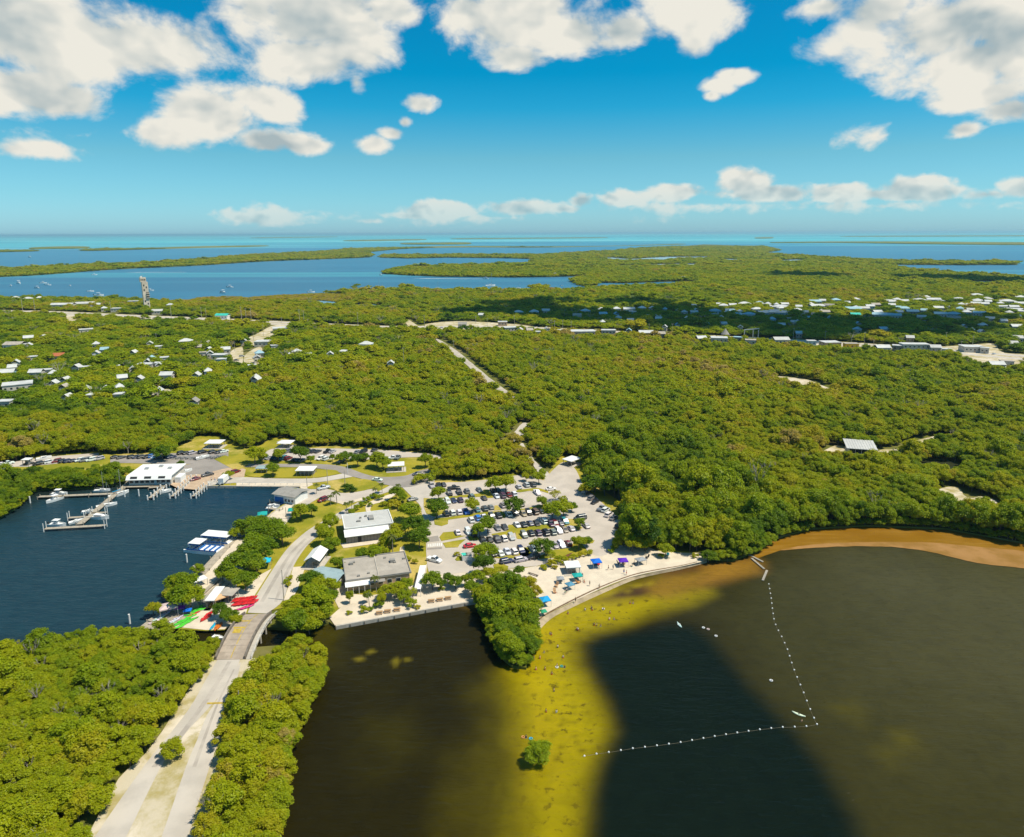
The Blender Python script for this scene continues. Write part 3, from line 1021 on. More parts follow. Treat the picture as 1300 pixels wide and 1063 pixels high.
road('road', [(314.5, 778), (322, 762), (343, 728), (362, 700), (380, 682), (400, 667.5), (441, 645), (473, 628), (496, 616), (512, 607)],
     [(338.5, 779), (360, 761), (370, 725), (384, 700.5), (400, 683.5), (434, 658), (451, 644), (470, 633), (500, 622), (524, 613)])
road('road', [(180, 600.5), (250, 588), (290, 586), (320, 589), (396, 589), (434, 592), (462, 601.5), (482, 605.5), (513, 604.3), (531, 598), (552, 593.5)],
     [(180, 607), (250, 603), (290, 594), (320, 593.3), (383, 593.4), (421, 597.2), (440, 603), (472, 611), (512, 619), (540, 612), (556, 598)], 'oldroad', Z1 + .035)
road('road', [(262, 611), (300, 606), (350, 607.5), (396, 607.5), (424, 603.5), (440, 600)], [(262, 617), (300, 613), (350, 613), (396, 613), (432, 608), (452, 604.5)], 'road', Z1 + .028)
pv('road', [(505, 606), (540, 600), (552, 610), (541, 640), (541, 655), (532, 640), (510, 618)], 'road', Z1 + .025)
pv('boat_ramp_apron', [(222, 596), (250, 588), (272, 586), (290, 590), (312, 596), (310, 606), (268, 612), (264, 616.5), (226, 613), (215, 610)], 'walltan', Z1 + .015)
pv('boat_ramp', [(228, 605), (250, 602), (262, 604), (264, 617), (252, 622), (226, 620), (214, 614)], 'walltan', Z1 + .045)
pv('car_park', [(165, 588), (225, 590), (290, 586), (290, 572), (268, 572), (240, 575), (200, 576), (140, 579), (140, 588)], 'oldroad', Z1 + .005)
pv('car_park', [(-300, 608), (0, 594), (60, 590), (124, 583), (126, 575), (60, 580), (0, 589), (-300, 606)], 'pave', Z1 + .006)
pv('car_park', [(328, 584), (360, 585), (430, 583), (470, 583.5), (520, 580.5), (548, 580.5), (566, 586), (566, 578.5), (520, 574), (490, 571.5), (430, 569.5), (372, 569), (345, 570), (334, 575)], 'pave', Z1 + .007)
pv('footpath', [(344, 573), (358, 564), (351, 561), (356, 559.5), (364, 564), (352, 574)], 'pave', Z1 + .03)
pv('plaza', [(300, 613), (396, 613.3), (400, 618), (420, 622), (436, 627), (470, 623), (478, 626), (468, 633), (437, 641), (404, 631), (385, 642), (368, 658), (352, 680), (340, 690), (330, 682), (345, 652), (384, 626), (381, 618), (300, 617.5)], 'sand', Z1 + .01)
pv('plaza', [(404, 619), (440, 626), (478, 620), (480, 627), (440, 637), (405, 632), (392, 640), (380, 645), (378, 632), (388, 620)], 'pave', Z1 + .016)
pv('quay', [(268, 716), (284, 700), (300, 684), (318, 686), (322, 700), (308, 724), (300, 745), (318, 752), (318, 762), (312, 779), (285, 799), (262, 800), (225, 796), (195, 795), (228, 762)], 'sand', Z1 - .03)
pv('road_verge', [(345, 722), (322, 758), (316, 770), (296, 766), (306, 752), (330, 730)], 'sand', Z1 + .012)
pv('footpath', [(497, 627), (504, 626), (490, 636), (475, 640), (470, 647), (474, 654), (468, 655), (464, 644), (472, 636)], 'sand', Z1 + .02, smooth=3)
pv('footpath', [(372, 720), (388, 719), (384, 730), (378, 748), (370, 762), (360, 763), (366, 745)], 'sand', Z1 + .012)
pv('forecourt', [(432, 690), (485, 684), (508, 678), (512, 683), (486, 689), (436, 696)], 'sand', Z1 + .012)
pv('footpath', [(505, 715), (508, 695), (513, 693), (514, 706), (512, 718)], 'sand', Z1 + .012)
pv('forecourt', [(430, 740), (440, 716), (460, 712), (455, 720), (438, 745), (446, 754), (470, 756), (500, 752), (525, 742), (533, 724), (542, 716), (541, 730), (532, 752), (500, 763), (455, 765), (430, 772), (424, 760)], 'sand', Z1 + .012)
pv('mulch_bed', [(706, 707), (712, 701.5), (722, 701), (726, 703.5), (720, 707), (710, 708)], 'mulch', Z1 + .04, smooth=3)
# grass islands in the parking lot
A_ = lambda pts: [(540 + p[0] / 9.286, 600 + p[1] / 9.286) for p in pts]
B_ = lambda pts: [(660 + p[0] / 9.286, 600 + p[1] / 9.286) for p in pts]
C_ = lambda pts: [(540 + p[0] / 9.286, 650 + p[1] / 9.286) for p in pts]
LAWNS = [
    A_([(-20, 300), (120, 310), (250, 285), (400, 270), (640, 245), (690, 200), (740, 200), (790, 260), (800, 295), (740, 300), (640, 285), (420, 292), (250, 310), (230, 470), (110, 520), (10, 480), (-20, 400)]),
    A_([(1060, 225), (1090, 205), (1300, 180)]) + B_([(230, 185), (330, 215), (340, 245), (250, 218), (120, 215), (0, 232)]),
    A_([(100, 540), (250, 530), (500, 490), (700, 465), (890, 450), (930, 470), (950, 520), (915, 535), (890, 495), (760, 485), (560, 515), (270, 555), (265, 605), (190, 630), (110, 612)]),
    A_([(815, 390), (850, 385), (900, 440), (810, 447)]),
    A_([(940, 450), (1130, 430), (1300, 398)]) + B_([(200, 385), (360, 370), (430, 390), (400, 425), (220, 415), (0, 445)]) + A_([(1150, 440), (1050, 452)]),
    A_([(780, 725), (960, 690), (980, 615), (1030, 615), (1070, 655), (1300, 630)]) + B_([(330, 600), (560, 550), (650, 545), (660, 600), (740, 650), (680, 680), (640, 625), (420, 650), (200, 680), (60, 695)]) + A_([(1120, 690), (1140, 785), (1080, 780), (1060, 705), (960, 735), (800, 755)]),
    A_([(165, 760), (210, 705), (330, 695), (355, 740), (475, 745), (350, 775), (190, 805)]),
    A_([(205, 830), (340, 805), (475, 785), (400, 850), (385, 880), (240, 885)]),
    A_([(500, 750), (620, 755), (640, 790), (520, 800)]),
    A_([(790, 1000), (900, 985), (1080, 970), (1160, 885), (1240, 880), (1220, 950), (1300, 975), (1180, 1000), (900, 1015)]),
    B_([(60, 880), (130, 940), (230, 985), (400, 910), (600, 890), (640, 800), (740, 770), (880, 800), (860, 830), (700, 850), (640, 930), (470, 1000), (180, 1020), (0, 990), (0, 890)]),
    C_([(350, 560), (380, 520), (440, 510), (440, 570), (370, 575)]),
    C_([(880, 600), (980, 640), (960, 690), (820, 700), (800, 620)]),
]
for pl in LAWNS:
    sheet('grass_strip', pl, Z1 + .12, M['lawn'], skirt=.14)
sheet('grass_strip', [(311, 600.5), (325, 596.5), (376, 596), (420, 596.3), (430, 599.5), (424, 603), (396, 606.2), (340, 606.5), (316, 604.5)], Z1 + .13, M['lawn'], smooth=3, skirt=.14)
sheet('grass_strip', [(391, 618), (410, 612), (434, 608.5), (462, 608.2), (480, 612.5), (474, 619), (455, 624), (432, 625.5), (420, 620), (395, 621)], Z1 + .13, M['lawn'], smooth=3, skirt=.14)
sheet('grass_strip', [(300, 598), (272, 583), (285, 578), (312, 586), (316, 590)], Z1 + .1, M['lawn'], skirt=.12)

# ---- highway, town clearings, tracks through the woods
HW_U = [(-300, 389), (0, 393.5), (90, 396), (175, 400), (250, 403), (330, 406.5), (420, 411), (500, 414), (560, 413.5), (650, 414), (720, 417), (800, 421), (950, 428), (1100, 436), (1200, 443), (1300, 450), (1600, 470)]
HW_L = [(-300, 394.5), (0, 398.2), (90, 401), (175, 406.5), (250, 409), (330, 412), (420, 415.6), (500, 418.5), (560, 418), (650, 418.5), (720, 421.5), (800, 425), (950, 433), (1100, 441), (1200, 449), (1300, 458), (1600, 482)]
road('highway', HW_U, HW_L, 'dry', LZ - .1)
mid = lambda f, g: [(u[0], u[1] * (1 - f) + l[1] * f) for u, l in zip(HW_U, HW_L)] if g else None
road('highway', mid(.12, 1), mid(.40, 1), 'road', LZ - .02)
road('highway', mid(.60, 1), mid(.88, 1), 'road', LZ - .02)
CLEAR_PX = {
    'side_road': [(515, 407), (519, 406), (528, 412), (540, 418), (556, 419.5), (556, 422), (545, 422), (528, 420), (518, 414)],
    'woodland_track': [(553, 431), (557, 431), (572, 440), (586, 450), (600, 462), (616, 475), (632, 488), (654, 504), (650, 508), (626, 493), (608, 478), (593, 464), (580, 453), (566, 442)],
    'park_road': [(664, 537), (673, 540), (671, 546), (660, 556), (650, 563), (640, 570), (630, 571), (636, 563), (650, 552)],
    'park_road_': [(657, 565), (664, 563), (672, 576), (684, 590), (698, 602), (692, 610), (678, 592), (664, 578)],
    'clearing': [(1042, 575), (1060, 566), (1074, 568), (1080, 580), (1090, 583), (1112, 579), (1118, 571), (1140, 570), (1150, 562), (1160, 560), (1196, 552), (1200, 556), (1180, 563), (1160, 570), (1140, 577), (1116, 584), (1100, 588), (1070, 586), (1052, 584)],
    'sandy_scrub': [(1190, 622), (1215, 618), (1228, 632), (1250, 630), (1268, 640), (1260, 650), (1240, 652), (1215, 645), (1200, 636)],
    'dirt_strip': [(986, 478), (1000, 479), (1025, 482), (1040, 488), (1062, 497), (1050, 500), (1020, 492), (1000, 486)],
    'village_lane': [(292, 448), (300, 442), (308, 441), (309, 452), (306, 464), (294, 466), (296, 455)],
    'boat_yard': [(180, 500), (196, 494), (222, 496), (224, 502), (204, 510), (184, 508)],
    'yard': [(310, 432), (326, 424), (345, 414), (366, 412), (368, 418), (350, 424), (340, 434), (326, 440), (318, 438)],
    'yard_': [(85, 400), (96, 402), (97, 408), (92, 414), (86, 408)],
    'village_lot': [(310, 452), (330, 440), (334, 452), (330, 466), (314, 468)],
    'roadside_yard': [(540, 412), (560, 409), (590, 408), (630, 410), (665, 413), (700, 418), (694, 422), (660, 421), (620, 419), (560, 421.5), (545, 418)],
    'shop_yard': [(1150, 436), (1200, 440), (1260, 436), (1268, 444), (1290, 456), (1298, 466), (1262, 472), (1240, 462), (1215, 454), (1190, 448), (1150, 445)],
    'shop_yard_': [(975, 430), (1060, 434), (1110, 440), (1106, 446), (1060, 444), (1000, 438)],
}
for nm, pl in CLEAR_PX.items():
    sheet(nm.rstrip('_'), pl, LZ - .05 + .01 * len(nm) * .2, M['rubble' if 'track' in nm else ('road' if 'park_road' in nm else 'dry')], smooth=3, jitter=.3)
# the road south of the bridge with its branch, and bare limestone verges
SW_CLEAR = [[(263, 838), (279, 833), (306, 837), (325, 836), (334, 842), (330, 858), (316, 868), (300, 890), (292, 905), (286, 935), (284, 960), (276, 990), (262, 1063), (250, 1180), (60, 1180), (110, 1063), (150, 990), (185, 955), (215, 915), (238, 878), (256, 855)]]
sheet('road_verge', SW_CLEAR[0], LZ - .05, M['dry'], smooth=3, jitter=.3)
road('road', [(278.3, 834), (262, 862), (240, 900), (205, 945), (182, 974), (120, 1063), (60, 1160)], [(305, 837), (293, 866), (264, 900), (238, 928), (222, 950), (204, 974), (160, 1063), (100, 1180)], 'road', LZ + .0)
road('road', [(292, 862), (272, 894), (262, 910), (250, 940), (236, 974), (205, 1063), (170, 1160)], [(306, 840), (300, 866), (290, 892), (284, 920), (276, 945), (266, 974), (238, 1063), (205, 1180)], 'road', LZ + .02)
for lp, rp in (([(289, 840), (262, 884), (225, 935), (192, 974)], [(294, 840), (268, 884), (232, 935), (199, 974)]), ([(296, 850), (272, 900), (244, 974)], [(298, 850), (275, 900), (249, 974)])):
    road('wheel_track', lp, rp, 'track', LZ + .024)
# wheel wear and patches on the upper road
for lp, rp, mk in (([(330, 764), (350, 729), (368, 702), (386, 684)], [(335, 764), (355, 729), (372, 702), (390, 684)], 'track'), ([(348, 764), (361, 729), (377, 702), (395, 684)], [(352, 764), (365, 729), (380, 702), (398, 684)], 'track')):
    road('wheel_track', lp, rp, mk, Z1 + .026)
# painted marks: zebra crossing, speed tables
for i in range(8):
    f = i / 7.0
    x = 543 + 17 * f
    y = 692.7 - 1.6 * f
    pv('crosswalk_bar', [(x, y - 2), (x + 1.35, y - 2.1), (x + 1.25, y + 2.0), (x - .1, y + 2.1)], 'whitepaint', Z1 + .04)
pv('asphalt_patch', [(543.5, 682), (556, 680), (558, 687), (543, 688.5)], 'oldroad', Z1 + .02)
pv('asphalt_patch', [(542, 696), (561, 694.5), (561, 697), (542, 698)], 'oldroad', Z1 + .02)
pv('road_marking', [(263, 892), (291, 891.2), (291.5, 893.4), (262.5, 894.2)], 'yellowpaint', LZ + .03)

WIDE_CLEAR = [[(p.x, p.y) for p in Gs(pl)] for pl in CLEAR_PX.values()]
TRACK_W = WIDE_CLEAR[list(CLEAR_PX).index('woodland_track')]
TREE_CLEAR = [[(p.x, p.y) for p in Gs(pl)] for pl in [PARK_PX] + SW_CLEAR]
TREE_CLEAR.append([(p.x, p.y) for p in Gs([(681, 802), (692, 780), (740, 755), (800, 730), (895, 700), (908, 716), (800, 744), (740, 770), (690, 800)])])
WIDE_CLEAR.append([(p.x, p.y) for p in Gs(strip_px(HW_U, [(p[0], p[1] + .3) for p in HW_L]))])
TREE_CLEAR += [[(p.x, p.y) for p in Gs(pl, .8)] for pl, _ in PONDS]
TREE_CLEAR.append([(p.x, p.y) for p in Gs([(308, 768), (368, 764), (366, 785), (358, 815), (347, 846), (307, 846), (272, 838), (294, 800)], 1.5)])
MUD_CLEAR = [(p.x, p.y) for p in Gs([(958, 709), (985, 690), (1030, 676), (1100, 671), (1200, 675), (1300, 693), (1500, 710), (1500, 760), (1200, 720), (1000, 720)])]
TREE_CLEAR.append(MUD_CLEAR)

# ------------------------------------------------------------------ plants
def ico(sub):
    bm = bmesh.new()
    bmesh.ops.create_icosphere(bm, subdivisions=sub, radius=1.0)
    v = np.array([p.co[:] for p in bm.verts])
    f = np.array([[q.index for q in t.verts] for t in bm.faces])
    bm.free()
    return v, f


ICO1, ICO2 = ico(1), ico(2)


def crown_arrays(seed, rad, z0, z1, nclump, nleaf, leaf, clump=(.34, .52), core=.78, flat=1.0, open_=0.0):
    """clumps of leaf sprays over small shaded cores, spread through a crown's volume"""
    g = np.random.default_rng(seed)
    V, Fq, Ft = [], [], []
    nv = 0
    cs = []
    for i in range(nclump):
        u = (i + .5) / nclump
        phi = i * 2.39996 + g.uniform(-.5, .5)
        ct = 1 - 1.25 * u
        st = math.sqrt(max(0, 1 - ct * ct))
        k = g.uniform(.45, .95) if i else .3
        cr = rad * g.uniform(*clump)
        c = np.array([math.cos(phi) * st * rad * k, math.sin(phi) * st * rad * k, (z0 + z1) / 2 + ct * (z1 - z0) * .5 * .62 + g.uniform(-.1, .1) * (z1 - z0)])
        c[2] = max(c[2], z0 + cr * .45)
        cs.append((c, cr))
    tot = sum(r * r for _, r in cs)
    for c, cr in cs:
        if g.uniform() >= open_:
            v, f = ICO1
            vv = v * cr * core * g.uniform(.85, 1.12, (len(v), 1)) * np.array([1, 1, .8 * flat]) + c
            V.append(vv)
            Ft.append(f + nv)
            nv += len(vv)
        n = max(8, int(nleaf * cr * cr / tot))
        d = g.normal(size=(n, 3))
        d /= np.linalg.norm(d, axis=1)[:, None]
        d[:, 2] = np.where(d[:, 2] < -.45, -d[:, 2], d[:, 2])
        p = c + d * cr * g.uniform(.72, 1.12, (n, 1)) * np.array([1, 1, .85 * flat])
        keep = np.ones(n, bool)
        for c2, r2 in cs:
            if c2 is not c:
                keep &= np.linalg.norm((p - c2) / np.array([1, 1, .85 * flat]), axis=1) > r2 * .72
        p, d = p[keep], d[keep]
        n = len(p)
        nr = d * .62 + g.normal(size=(n, 3)) * .42 + np.array([0, 0, .62])
        nr /= np.linalg.norm(nr, axis=1)[:, None]
        a = np.cross(nr, g.normal(size=(n, 3)))
        a /= np.linalg.norm(a, axis=1)[:, None] + 1e-9
        b = np.cross(nr, a)
        s = leaf * g.uniform(.6, 1.35, (n, 1))
        q = np.stack([p - a * s * .5, p - b * s * .32 + nr * s * .12, p + a * s * .5, p + b * s * .32 + nr * s * .12], 1).reshape(-1, 3)
        V.append(q)
        Fq.append(np.arange(n * 4).reshape(n, 4) + nv)
        nv += len(q)
    return np.concatenate(V), np.concatenate(Fq) if Fq else np.zeros((0, 4), int), np.concatenate(Ft) if Ft else np.zeros((0, 3), int)


def arr_mesh(name, V, Fq, Ft, mats, extra=None):
    """mesh from arrays of quads and triangles; extra = (verts, faces, material index)"""
    me = bpy.data.meshes.new(name)
    faces = [tuple(f) for f in Fq.tolist()] + [tuple(f) for f in Ft.tolist()]
    verts = V.tolist()
    mi = [0] * len(faces)
    if extra:
        o = len(verts)
        verts += [tuple(p) for p in extra.v]
        faces += [tuple(i + o for i in f) for f in extra.f]
        mi += [1] * len(extra.f)
    me.from_pydata(verts, [], faces)
    for m in mats:
        me.materials.append(m)
    me.polygons.foreach_set('material_index', mi)
    me.update()
    return me


def trunk_mb(seed, h, r, limbs=4, spread=1.4, top=None):
    g = random.Random(seed)
    mb = MB()
    k = h * .45
    j = Vector((g.uniform(-.15, .15) * h * .3, g.uniform(-.15, .15) * h * .3, k))
    mb.tube((0, 0, -.1), j, r, r * .75, 6)
    for i in range(limbs):
        a = 6.283 * i / limbs + g.uniform(-.4, .4)
        e = Vector((math.cos(a) * spread * g.uniform(.6, 1), math.sin(a) * spread * g.uniform(.6, 1), h * g.uniform(.7, .95)))
        mb.tube(j, e, r * .55, r * .2, 5)
    return mb


def bare_mb(seed, h, sp):
    g = random.Random(seed)
    mb = MB()
    mb.tube((0, 0, 0), (0, 0, h * .35), .16, .12, 5, False)

    def br(p, d, ln, r, lvl):
        e = p + d * ln
        mb.tube(p, e, r, r * .5, 4, False)
        if lvl:
            for _ in range(3):
                nd = (d + Vector((g.uniform(-.75, .75), g.uniform(-.75, .75), g.uniform(-.1, .6)))).normalized()
                br(p + d * ln * g.uniform(.55, 1), nd, ln * .66, r * .55, lvl - 1)
    for i in range(5):
        a = 6.283 * i / 5 + g.uniform(-.3, .3)
        br(Vector((0, 0, h * .32)), Vector((math.cos(a) * sp, math.sin(a) * sp, 1)).normalized(), h * .34, .085, 2)
    return mb


TEMPL = bpy.data.collections.new('plant_sources')
LOD = {0: [], 1: [], 2: []}


def template(name, me):
    o = bpy.data.objects.new(name, me)
    TEMPL.objects.link(o)
    return o


n_t = 0
src_names = []
for i in range(6):        # near: leafy mangroves
    V, Fq, Ft = crown_arrays(100 + i, 2.45, .7 + .2 * (i % 2), 4.3 + .5 * (i % 3), 12 + i % 3, 2300, .31, clump=(.27, .46))
    me = arr_mesh('crown', V, Fq, Ft, [M['leaf'], M['bark']], trunk_mb(i, 4.0, .11))
    LOD[0].append(me)
for i in range(5):        # middle distance
    V, Fq, Ft = crown_arrays(200 + i, 2.5, .6, 4.2 + .5 * (i % 3), 9 + i % 3, 460, .56, clump=(.28, .5))
    LOD[1].append(arr_mesh('crown', V, Fq, Ft, [M['leaf']]))
for i in range(4):        # far
    V, Fq, Ft = crown_arrays(300 + i, 2.6, .3, 4.0 + .4 * (i % 2), 6, 110, 1.0)
    LOD[2].append(arr_mesh('crown', V, Fq, Ft, [M['leaf']]))
V, Fq, Ft = crown_arrays(400, 1.6, 1.5, 4.3, 5, 160, .34, clump=(.25, .4), core=.1, open_=1.0)
BARE = [arr_mesh('bare_crown', V, Fq, np.zeros((0, 3), int), [M['leaf'], M['greybark']], bare_mb(1, 4.6, .75)), bare_mb(2, 4.8, .8).mesh('bare_branches', M['greybark']), bare_mb(3, 4.2, .95).mesh('bare_branches', M['greybark'])]
ALLT = LOD[0] + LOD[1] + LOD[2] + BARE
for k, me in enumerate(ALLT):
    template('source_%03d' % k, me)      # collection order is alphabetical, so the index is the position
IDX = {0: list(range(0, 6)), 1: list(range(6, 11)), 2: list(range(11, 15)), 'bare': [15, 16, 17]}


def instancer(name, pts, idx, scl, rot, tint):
    """one mass of plants: points carrying size, turn and tint, each showing one of the source crowns"""
    n = len(pts)
    me = bpy.data.meshes.new(name)
    me.vertices.add(n)
    me.vertices.foreach_set('co', np.asarray(pts, np.float32).ravel())
    for nm, ty, data in (('idx', 'INT', idx), ('rot', 'FLOAT', rot), ('tint', 'FLOAT', tint)):
        a = me.attributes.new(nm, ty, 'POINT')
        a.data.foreach_set('value', np.asarray(data, np.int32 if ty == 'INT' else np.float32))
    a = me.attributes.new('scl', 'FLOAT_VECTOR', 'POINT')
    a.data.foreach_set('vector', np.asarray(scl, np.float32).ravel())
    me.materials.append(M['leaf'])
    o = put(name, me)
    ng = bpy.data.node_groups.new('planting', 'GeometryNodeTree')
    ng.interface.new_socket('Geometry', in_out='INPUT', socket_type='NodeSocketGeometry')
    ng.interface.new_socket('Geometry', in_out='OUTPUT', socket_type='NodeSocketGeometry')
    N = ng.nodes.new
    gi, go = N('NodeGroupInput'), N('NodeGroupOutput')
    iop = N('GeometryNodeInstanceOnPoints')
    ci = N('GeometryNodeCollectionInfo')
    ci.inputs['Collection'].default_value = TEMPL
    ci.inputs['Separate Children'].default_value = True
    ci.inputs['Reset Children'].default_value = True
    L = ng.links.new

    def attr(nm, ty):
        a = N('GeometryNodeInputNamedAttribute')
        a.data_type = ty
        a.inputs[0].default_value = nm
        return a.outputs[0]
    cmb = N('ShaderNodeCombineXYZ')
    L(attr('rot', 'FLOAT'), cmb.inputs[2])
    L(gi.outputs[0], iop.inputs['Points'])
    L(ci.outputs[0], iop.inputs['Instance'])
    iop.inputs['Pick Instance'].default_value = True
    L(attr('idx', 'INT'), iop.inputs['Instance Index'])
    L(cmb.outputs[0], iop.inputs['Rotation'])
    L(attr('scl', 'FLOAT_VECTOR'), iop.inputs['Scale'])
    L(iop.outputs[0], go.inputs[0])
    md = o.modifiers.new('planting', 'NODES')
    md.node_group = ng
    return o


def scatter(y0, y1, sp):
    ys = np.arange(y0, y1, sp)
    out = []
    for j, y in enumerate(ys):
        w = y * 1.0 + 45
        xs = np.arange(-w, w, sp) + (sp / 2 if j % 2 else 0)
        out.append(np.stack([xs, np.full(len(xs), y)], 1))
    p = np.concatenate(out)
    return p + nrng.uniform(-.42, .42, p.shape) * sp


HOUSE_CLEAR = []          # filled by the houses before planting


def plant_all():
    zones = {k: [(p.x, p.y) for p in Gs(v)] for k, v in {
        # tall dark mangroves right of the park
        'dark': [(748, 572), (800, 556), (880, 566), (925, 590), (950, 625), (1000, 650), (1100, 660), (1200, 665), (1330, 690), (1330, 700), (1000, 700), (930, 730), (880, 715), (800, 695), (790, 650), (750, 620)],
        'edge': [(790, 650), (850, 640), (900, 660), (930, 690), (900, 705), (840, 700), (800, 690)],
        'basin': [(-60, 610), (40, 596), (165, 600), (165, 625), (60, 640), (-60, 690)],
        'spit': [(600, 770), (625, 742), (655, 734), (690, 745), (686, 780), (676, 835), (668, 855), (645, 852), (622, 800)],
        'village': [(-100, 405), (310, 415), (480, 430), (540, 440), (470, 470), (330, 470), (240, 510), (100, 530), (-100, 540)],
        'hamlet': [(560, 392), (780, 374), (960, 388), (1130, 384), (1400, 372), (1400, 462), (1190, 440), (1000, 432), (800, 420), (560, 411)],
        'sw': [(-100, 830), (280, 800), (420, 800), (420, 900), (360, 1100), (-100, 1100)],
        'marsh': [(210, 374), (350, 371), (445, 374), (430, 384), (330, 386), (215, 386)],
        'shadow_brown': [(640, 381), (720, 380), (830, 384), (830, 388), (640, 388)],
    }.items()}
    P, I, S, RO, TI, D = [], [], [], [], [], []
    bands = [(92, 300, 2.45, 0, .95), (300, 430, 3.1, 0, 1.02), (430, 720, 3.5, 1, 1.08), (720, 1340, 4.8, 1, 1.45), (1340, 2200, 9.0, 2, 2.4), (2200, 5600, 18, 2, 4.4)]
    lands = [LAND_MAIN, LAND_SW] + ISLAND_W + ISLET_W
    for (y0, y1, sp, lod, sc) in bands:
        p = scatter(y0, y1, sp)
        inside = np.zeros(len(p), bool)
        for pl in lands:
            inside |= in_poly(p, pl)
        p = p[inside]
        kill = np.zeros(len(p), bool)
        for pl in TREE_CLEAR:
            kill |= in_poly(p, pl)
        for pl in WIDE_CLEAR:

            bx = np.array(pl)
            if bx[:, 1].max() < y0 - 20 or bx[:, 1].min() > y1 + 20:
                continue
            kill |= poly_dist(p, pl) > -(2.6 if y1 < 700 else (5.5 if pl is TRACK_W else 4.2))
        for pl in HOUSE_CLEAR:
            kill |= in_poly(p, pl)
        p = p[~kill]
        n = len(p)
        n1 = fbm(p[:, 0] / 70, p[:, 1] / 110, 51, 3)
        n2 = fbm(p[:, 0] / 18, p[:, 1] / 22, 57, 3)
        tint = .60 + .36 * n1 + .30 * n2
        s = sc * (1 + .3 * n2 + nrng.normal(0, .17, n)) * np.where(nrng.uniform(size=n) < .10, 1.5, 1.0)
        sz = s * (1.0 if lod == 0 else (.95 if sc < 1.2 else (.74 if lod < 2 else (.50 if sc < 3 else .34))))
        bare_p = np.where(n2 < -.18, .07, .018)
        z = {k: in_poly(p, v) for k, v in zones.items()}
        town = z['village'] | z['hamlet']
        thin = (z['dark'] & (nrng.uniform(size=n) < .42)) | (town & (p[:, 1] < 1340) & (nrng.uniform(size=n) < .36))
        tint = np.where(z['dark'], .42 + .25 * n1 + .30 * n2, tint)
        s = np.where(z['dark'], s * 1.42, s)
        sz = np.where(z['dark'], sz * 1.75, sz)
        tint = np.where(z['edge'], tint + .18, tint)
        tint = np.where(z['basin'], .46 + .3 * n1 + .3 * n2, tint)
        tint = np.where(z['spit'], .42 + .25 * n2, tint)
        tint = np.where(z['village'] | z['hamlet'], .46 + .40 * n2 + .25 * n1, tint)
        tint = np.where(z['sw'], .72 + .22 * n1 + .24 * n2, tint)
        s = np.where(z['sw'], s * .90, s)
        sz = np.where(z['sw'], sz * .84, sz)
        tint = np.where(z['marsh'], .93, tint)
        sz = np.where(z['marsh'], sz * .3, sz)
        town &= p[:, 1] < 1340
        big = town & (nrng.uniform(size=n) < .3)
        s = np.where(town, s * 1.28, s)
        sz = np.where(town, sz * .92, sz)
        s = np.where(big, s * 1.3, s)
        sz = np.where(big, sz * 1.35, sz)
        bare_p = np.where(z['dark'] | z['spit'] | z['basin'], .004, bare_p)
        bare_p = np.where(z['sw'], .085, bare_p)
        farm = p[:, 1] > 1340
        tint = np.where(farm & ~z['hamlet'], .58 + .25 * n1 + .14 * n2, tint)
        tint = np.where(p[:, 1] > 3200, .62 + .16 * n1, tint)
        tint = np.clip(tint + nrng.normal(0, 1, n) * np.where(z['sw'], .05, .08), 0, 1)
        ids = nrng.integers(0, len(IDX[lod]), n) + IDX[lod][0]
        bare = (nrng.uniform(size=n) < bare_p) & ~farm
        ids = np.where(bare, nrng.integers(15, 18, n), ids)
        sz = np.where(bare, sz * 1.35, sz)
        zz = np.full(n, LZ - .35)
        kp = ~thin
        P.append(np.stack([p[:, 0], p[:, 1], zz], 1)[kp])
        I.append(ids[kp])
        S.append(np.stack([s, s, sz], 1)[kp])
        RO.append(nrng.uniform(0, 6.283, n)[kp])
        TI.append(tint[kp])
        D.append((z['sw'] | z['spit'] | z['basin'] | z['dark'])[kp])
    # overhanging fringe along the mangrove shores
    for pl, ti in (([(-60, 674), (0, 657), (20, 645), (35, 628), (50, 622), (130, 619), (156, 613)], .45), ([(400, 832), (405, 860), (388, 900), (367, 940), (360, 974), (354, 1010), (352, 1063)], .6),
                   ([(897, 713), (930, 711), (960, 700), (985, 683), (1030, 671), (1100, 667), (1200, 671), (1300, 689), (1400, 698)], .38), ([(676, 803), (672, 830), (668, 846), (652, 846), (638, 835), (624, 800), (610, 766)], .42)):
        W_ = [G(a, b, .6) for a, b in pl]
        for a, b in zip(W_[:-1], W_[1:]):
            for k in range(max(1, int((b - a).length / 1.9))):
                q = a + (b - a) * ((k + rng.random()) / max(1, int((b - a).length / 1.9)))
                P.append(np.array([[q.x + rng.uniform(-.5, .5), q.y + rng.uniform(0, 1.2), LZ - .9]]))
                I.append(np.array([rng.randrange(6)]))
                k1 = rng.uniform(.75, 1.1)
                S.append(np.array([[k1, k1, k1 * rng.uniform(.7, 1.0)]]))
                RO.append(np.array([rng.uniform(0, 6)]))
                TI.append(np.array([min(1, max(0, ti + rng.uniform(-.15, .15)))]))
                D.append(np.array([True]))
    P, I, S, RO, TI, D = map(np.concatenate, (P, I, S, RO, TI, D))
    # the trees that show largest stand as trees of their own
    t = np.abs(P[:, 0] / P[:, 1])
    v = (P - np.array([0, 0, CAM_H]))
    depth = v @ np.array(AF)
    px = CX + F_PX * (v @ np.array(AX)) / depth
    py = CY - F_PX * (v @ np.array(AU)) / depth
    vis = (px > -5) & (px < 1305) & (py > 300) & (py < 1075) & (I < 6) & (P[:, 1] < 330)
    order = np.argsort(np.where(vis, depth / S[:, 0], 1e9))
    pick = order[:300]
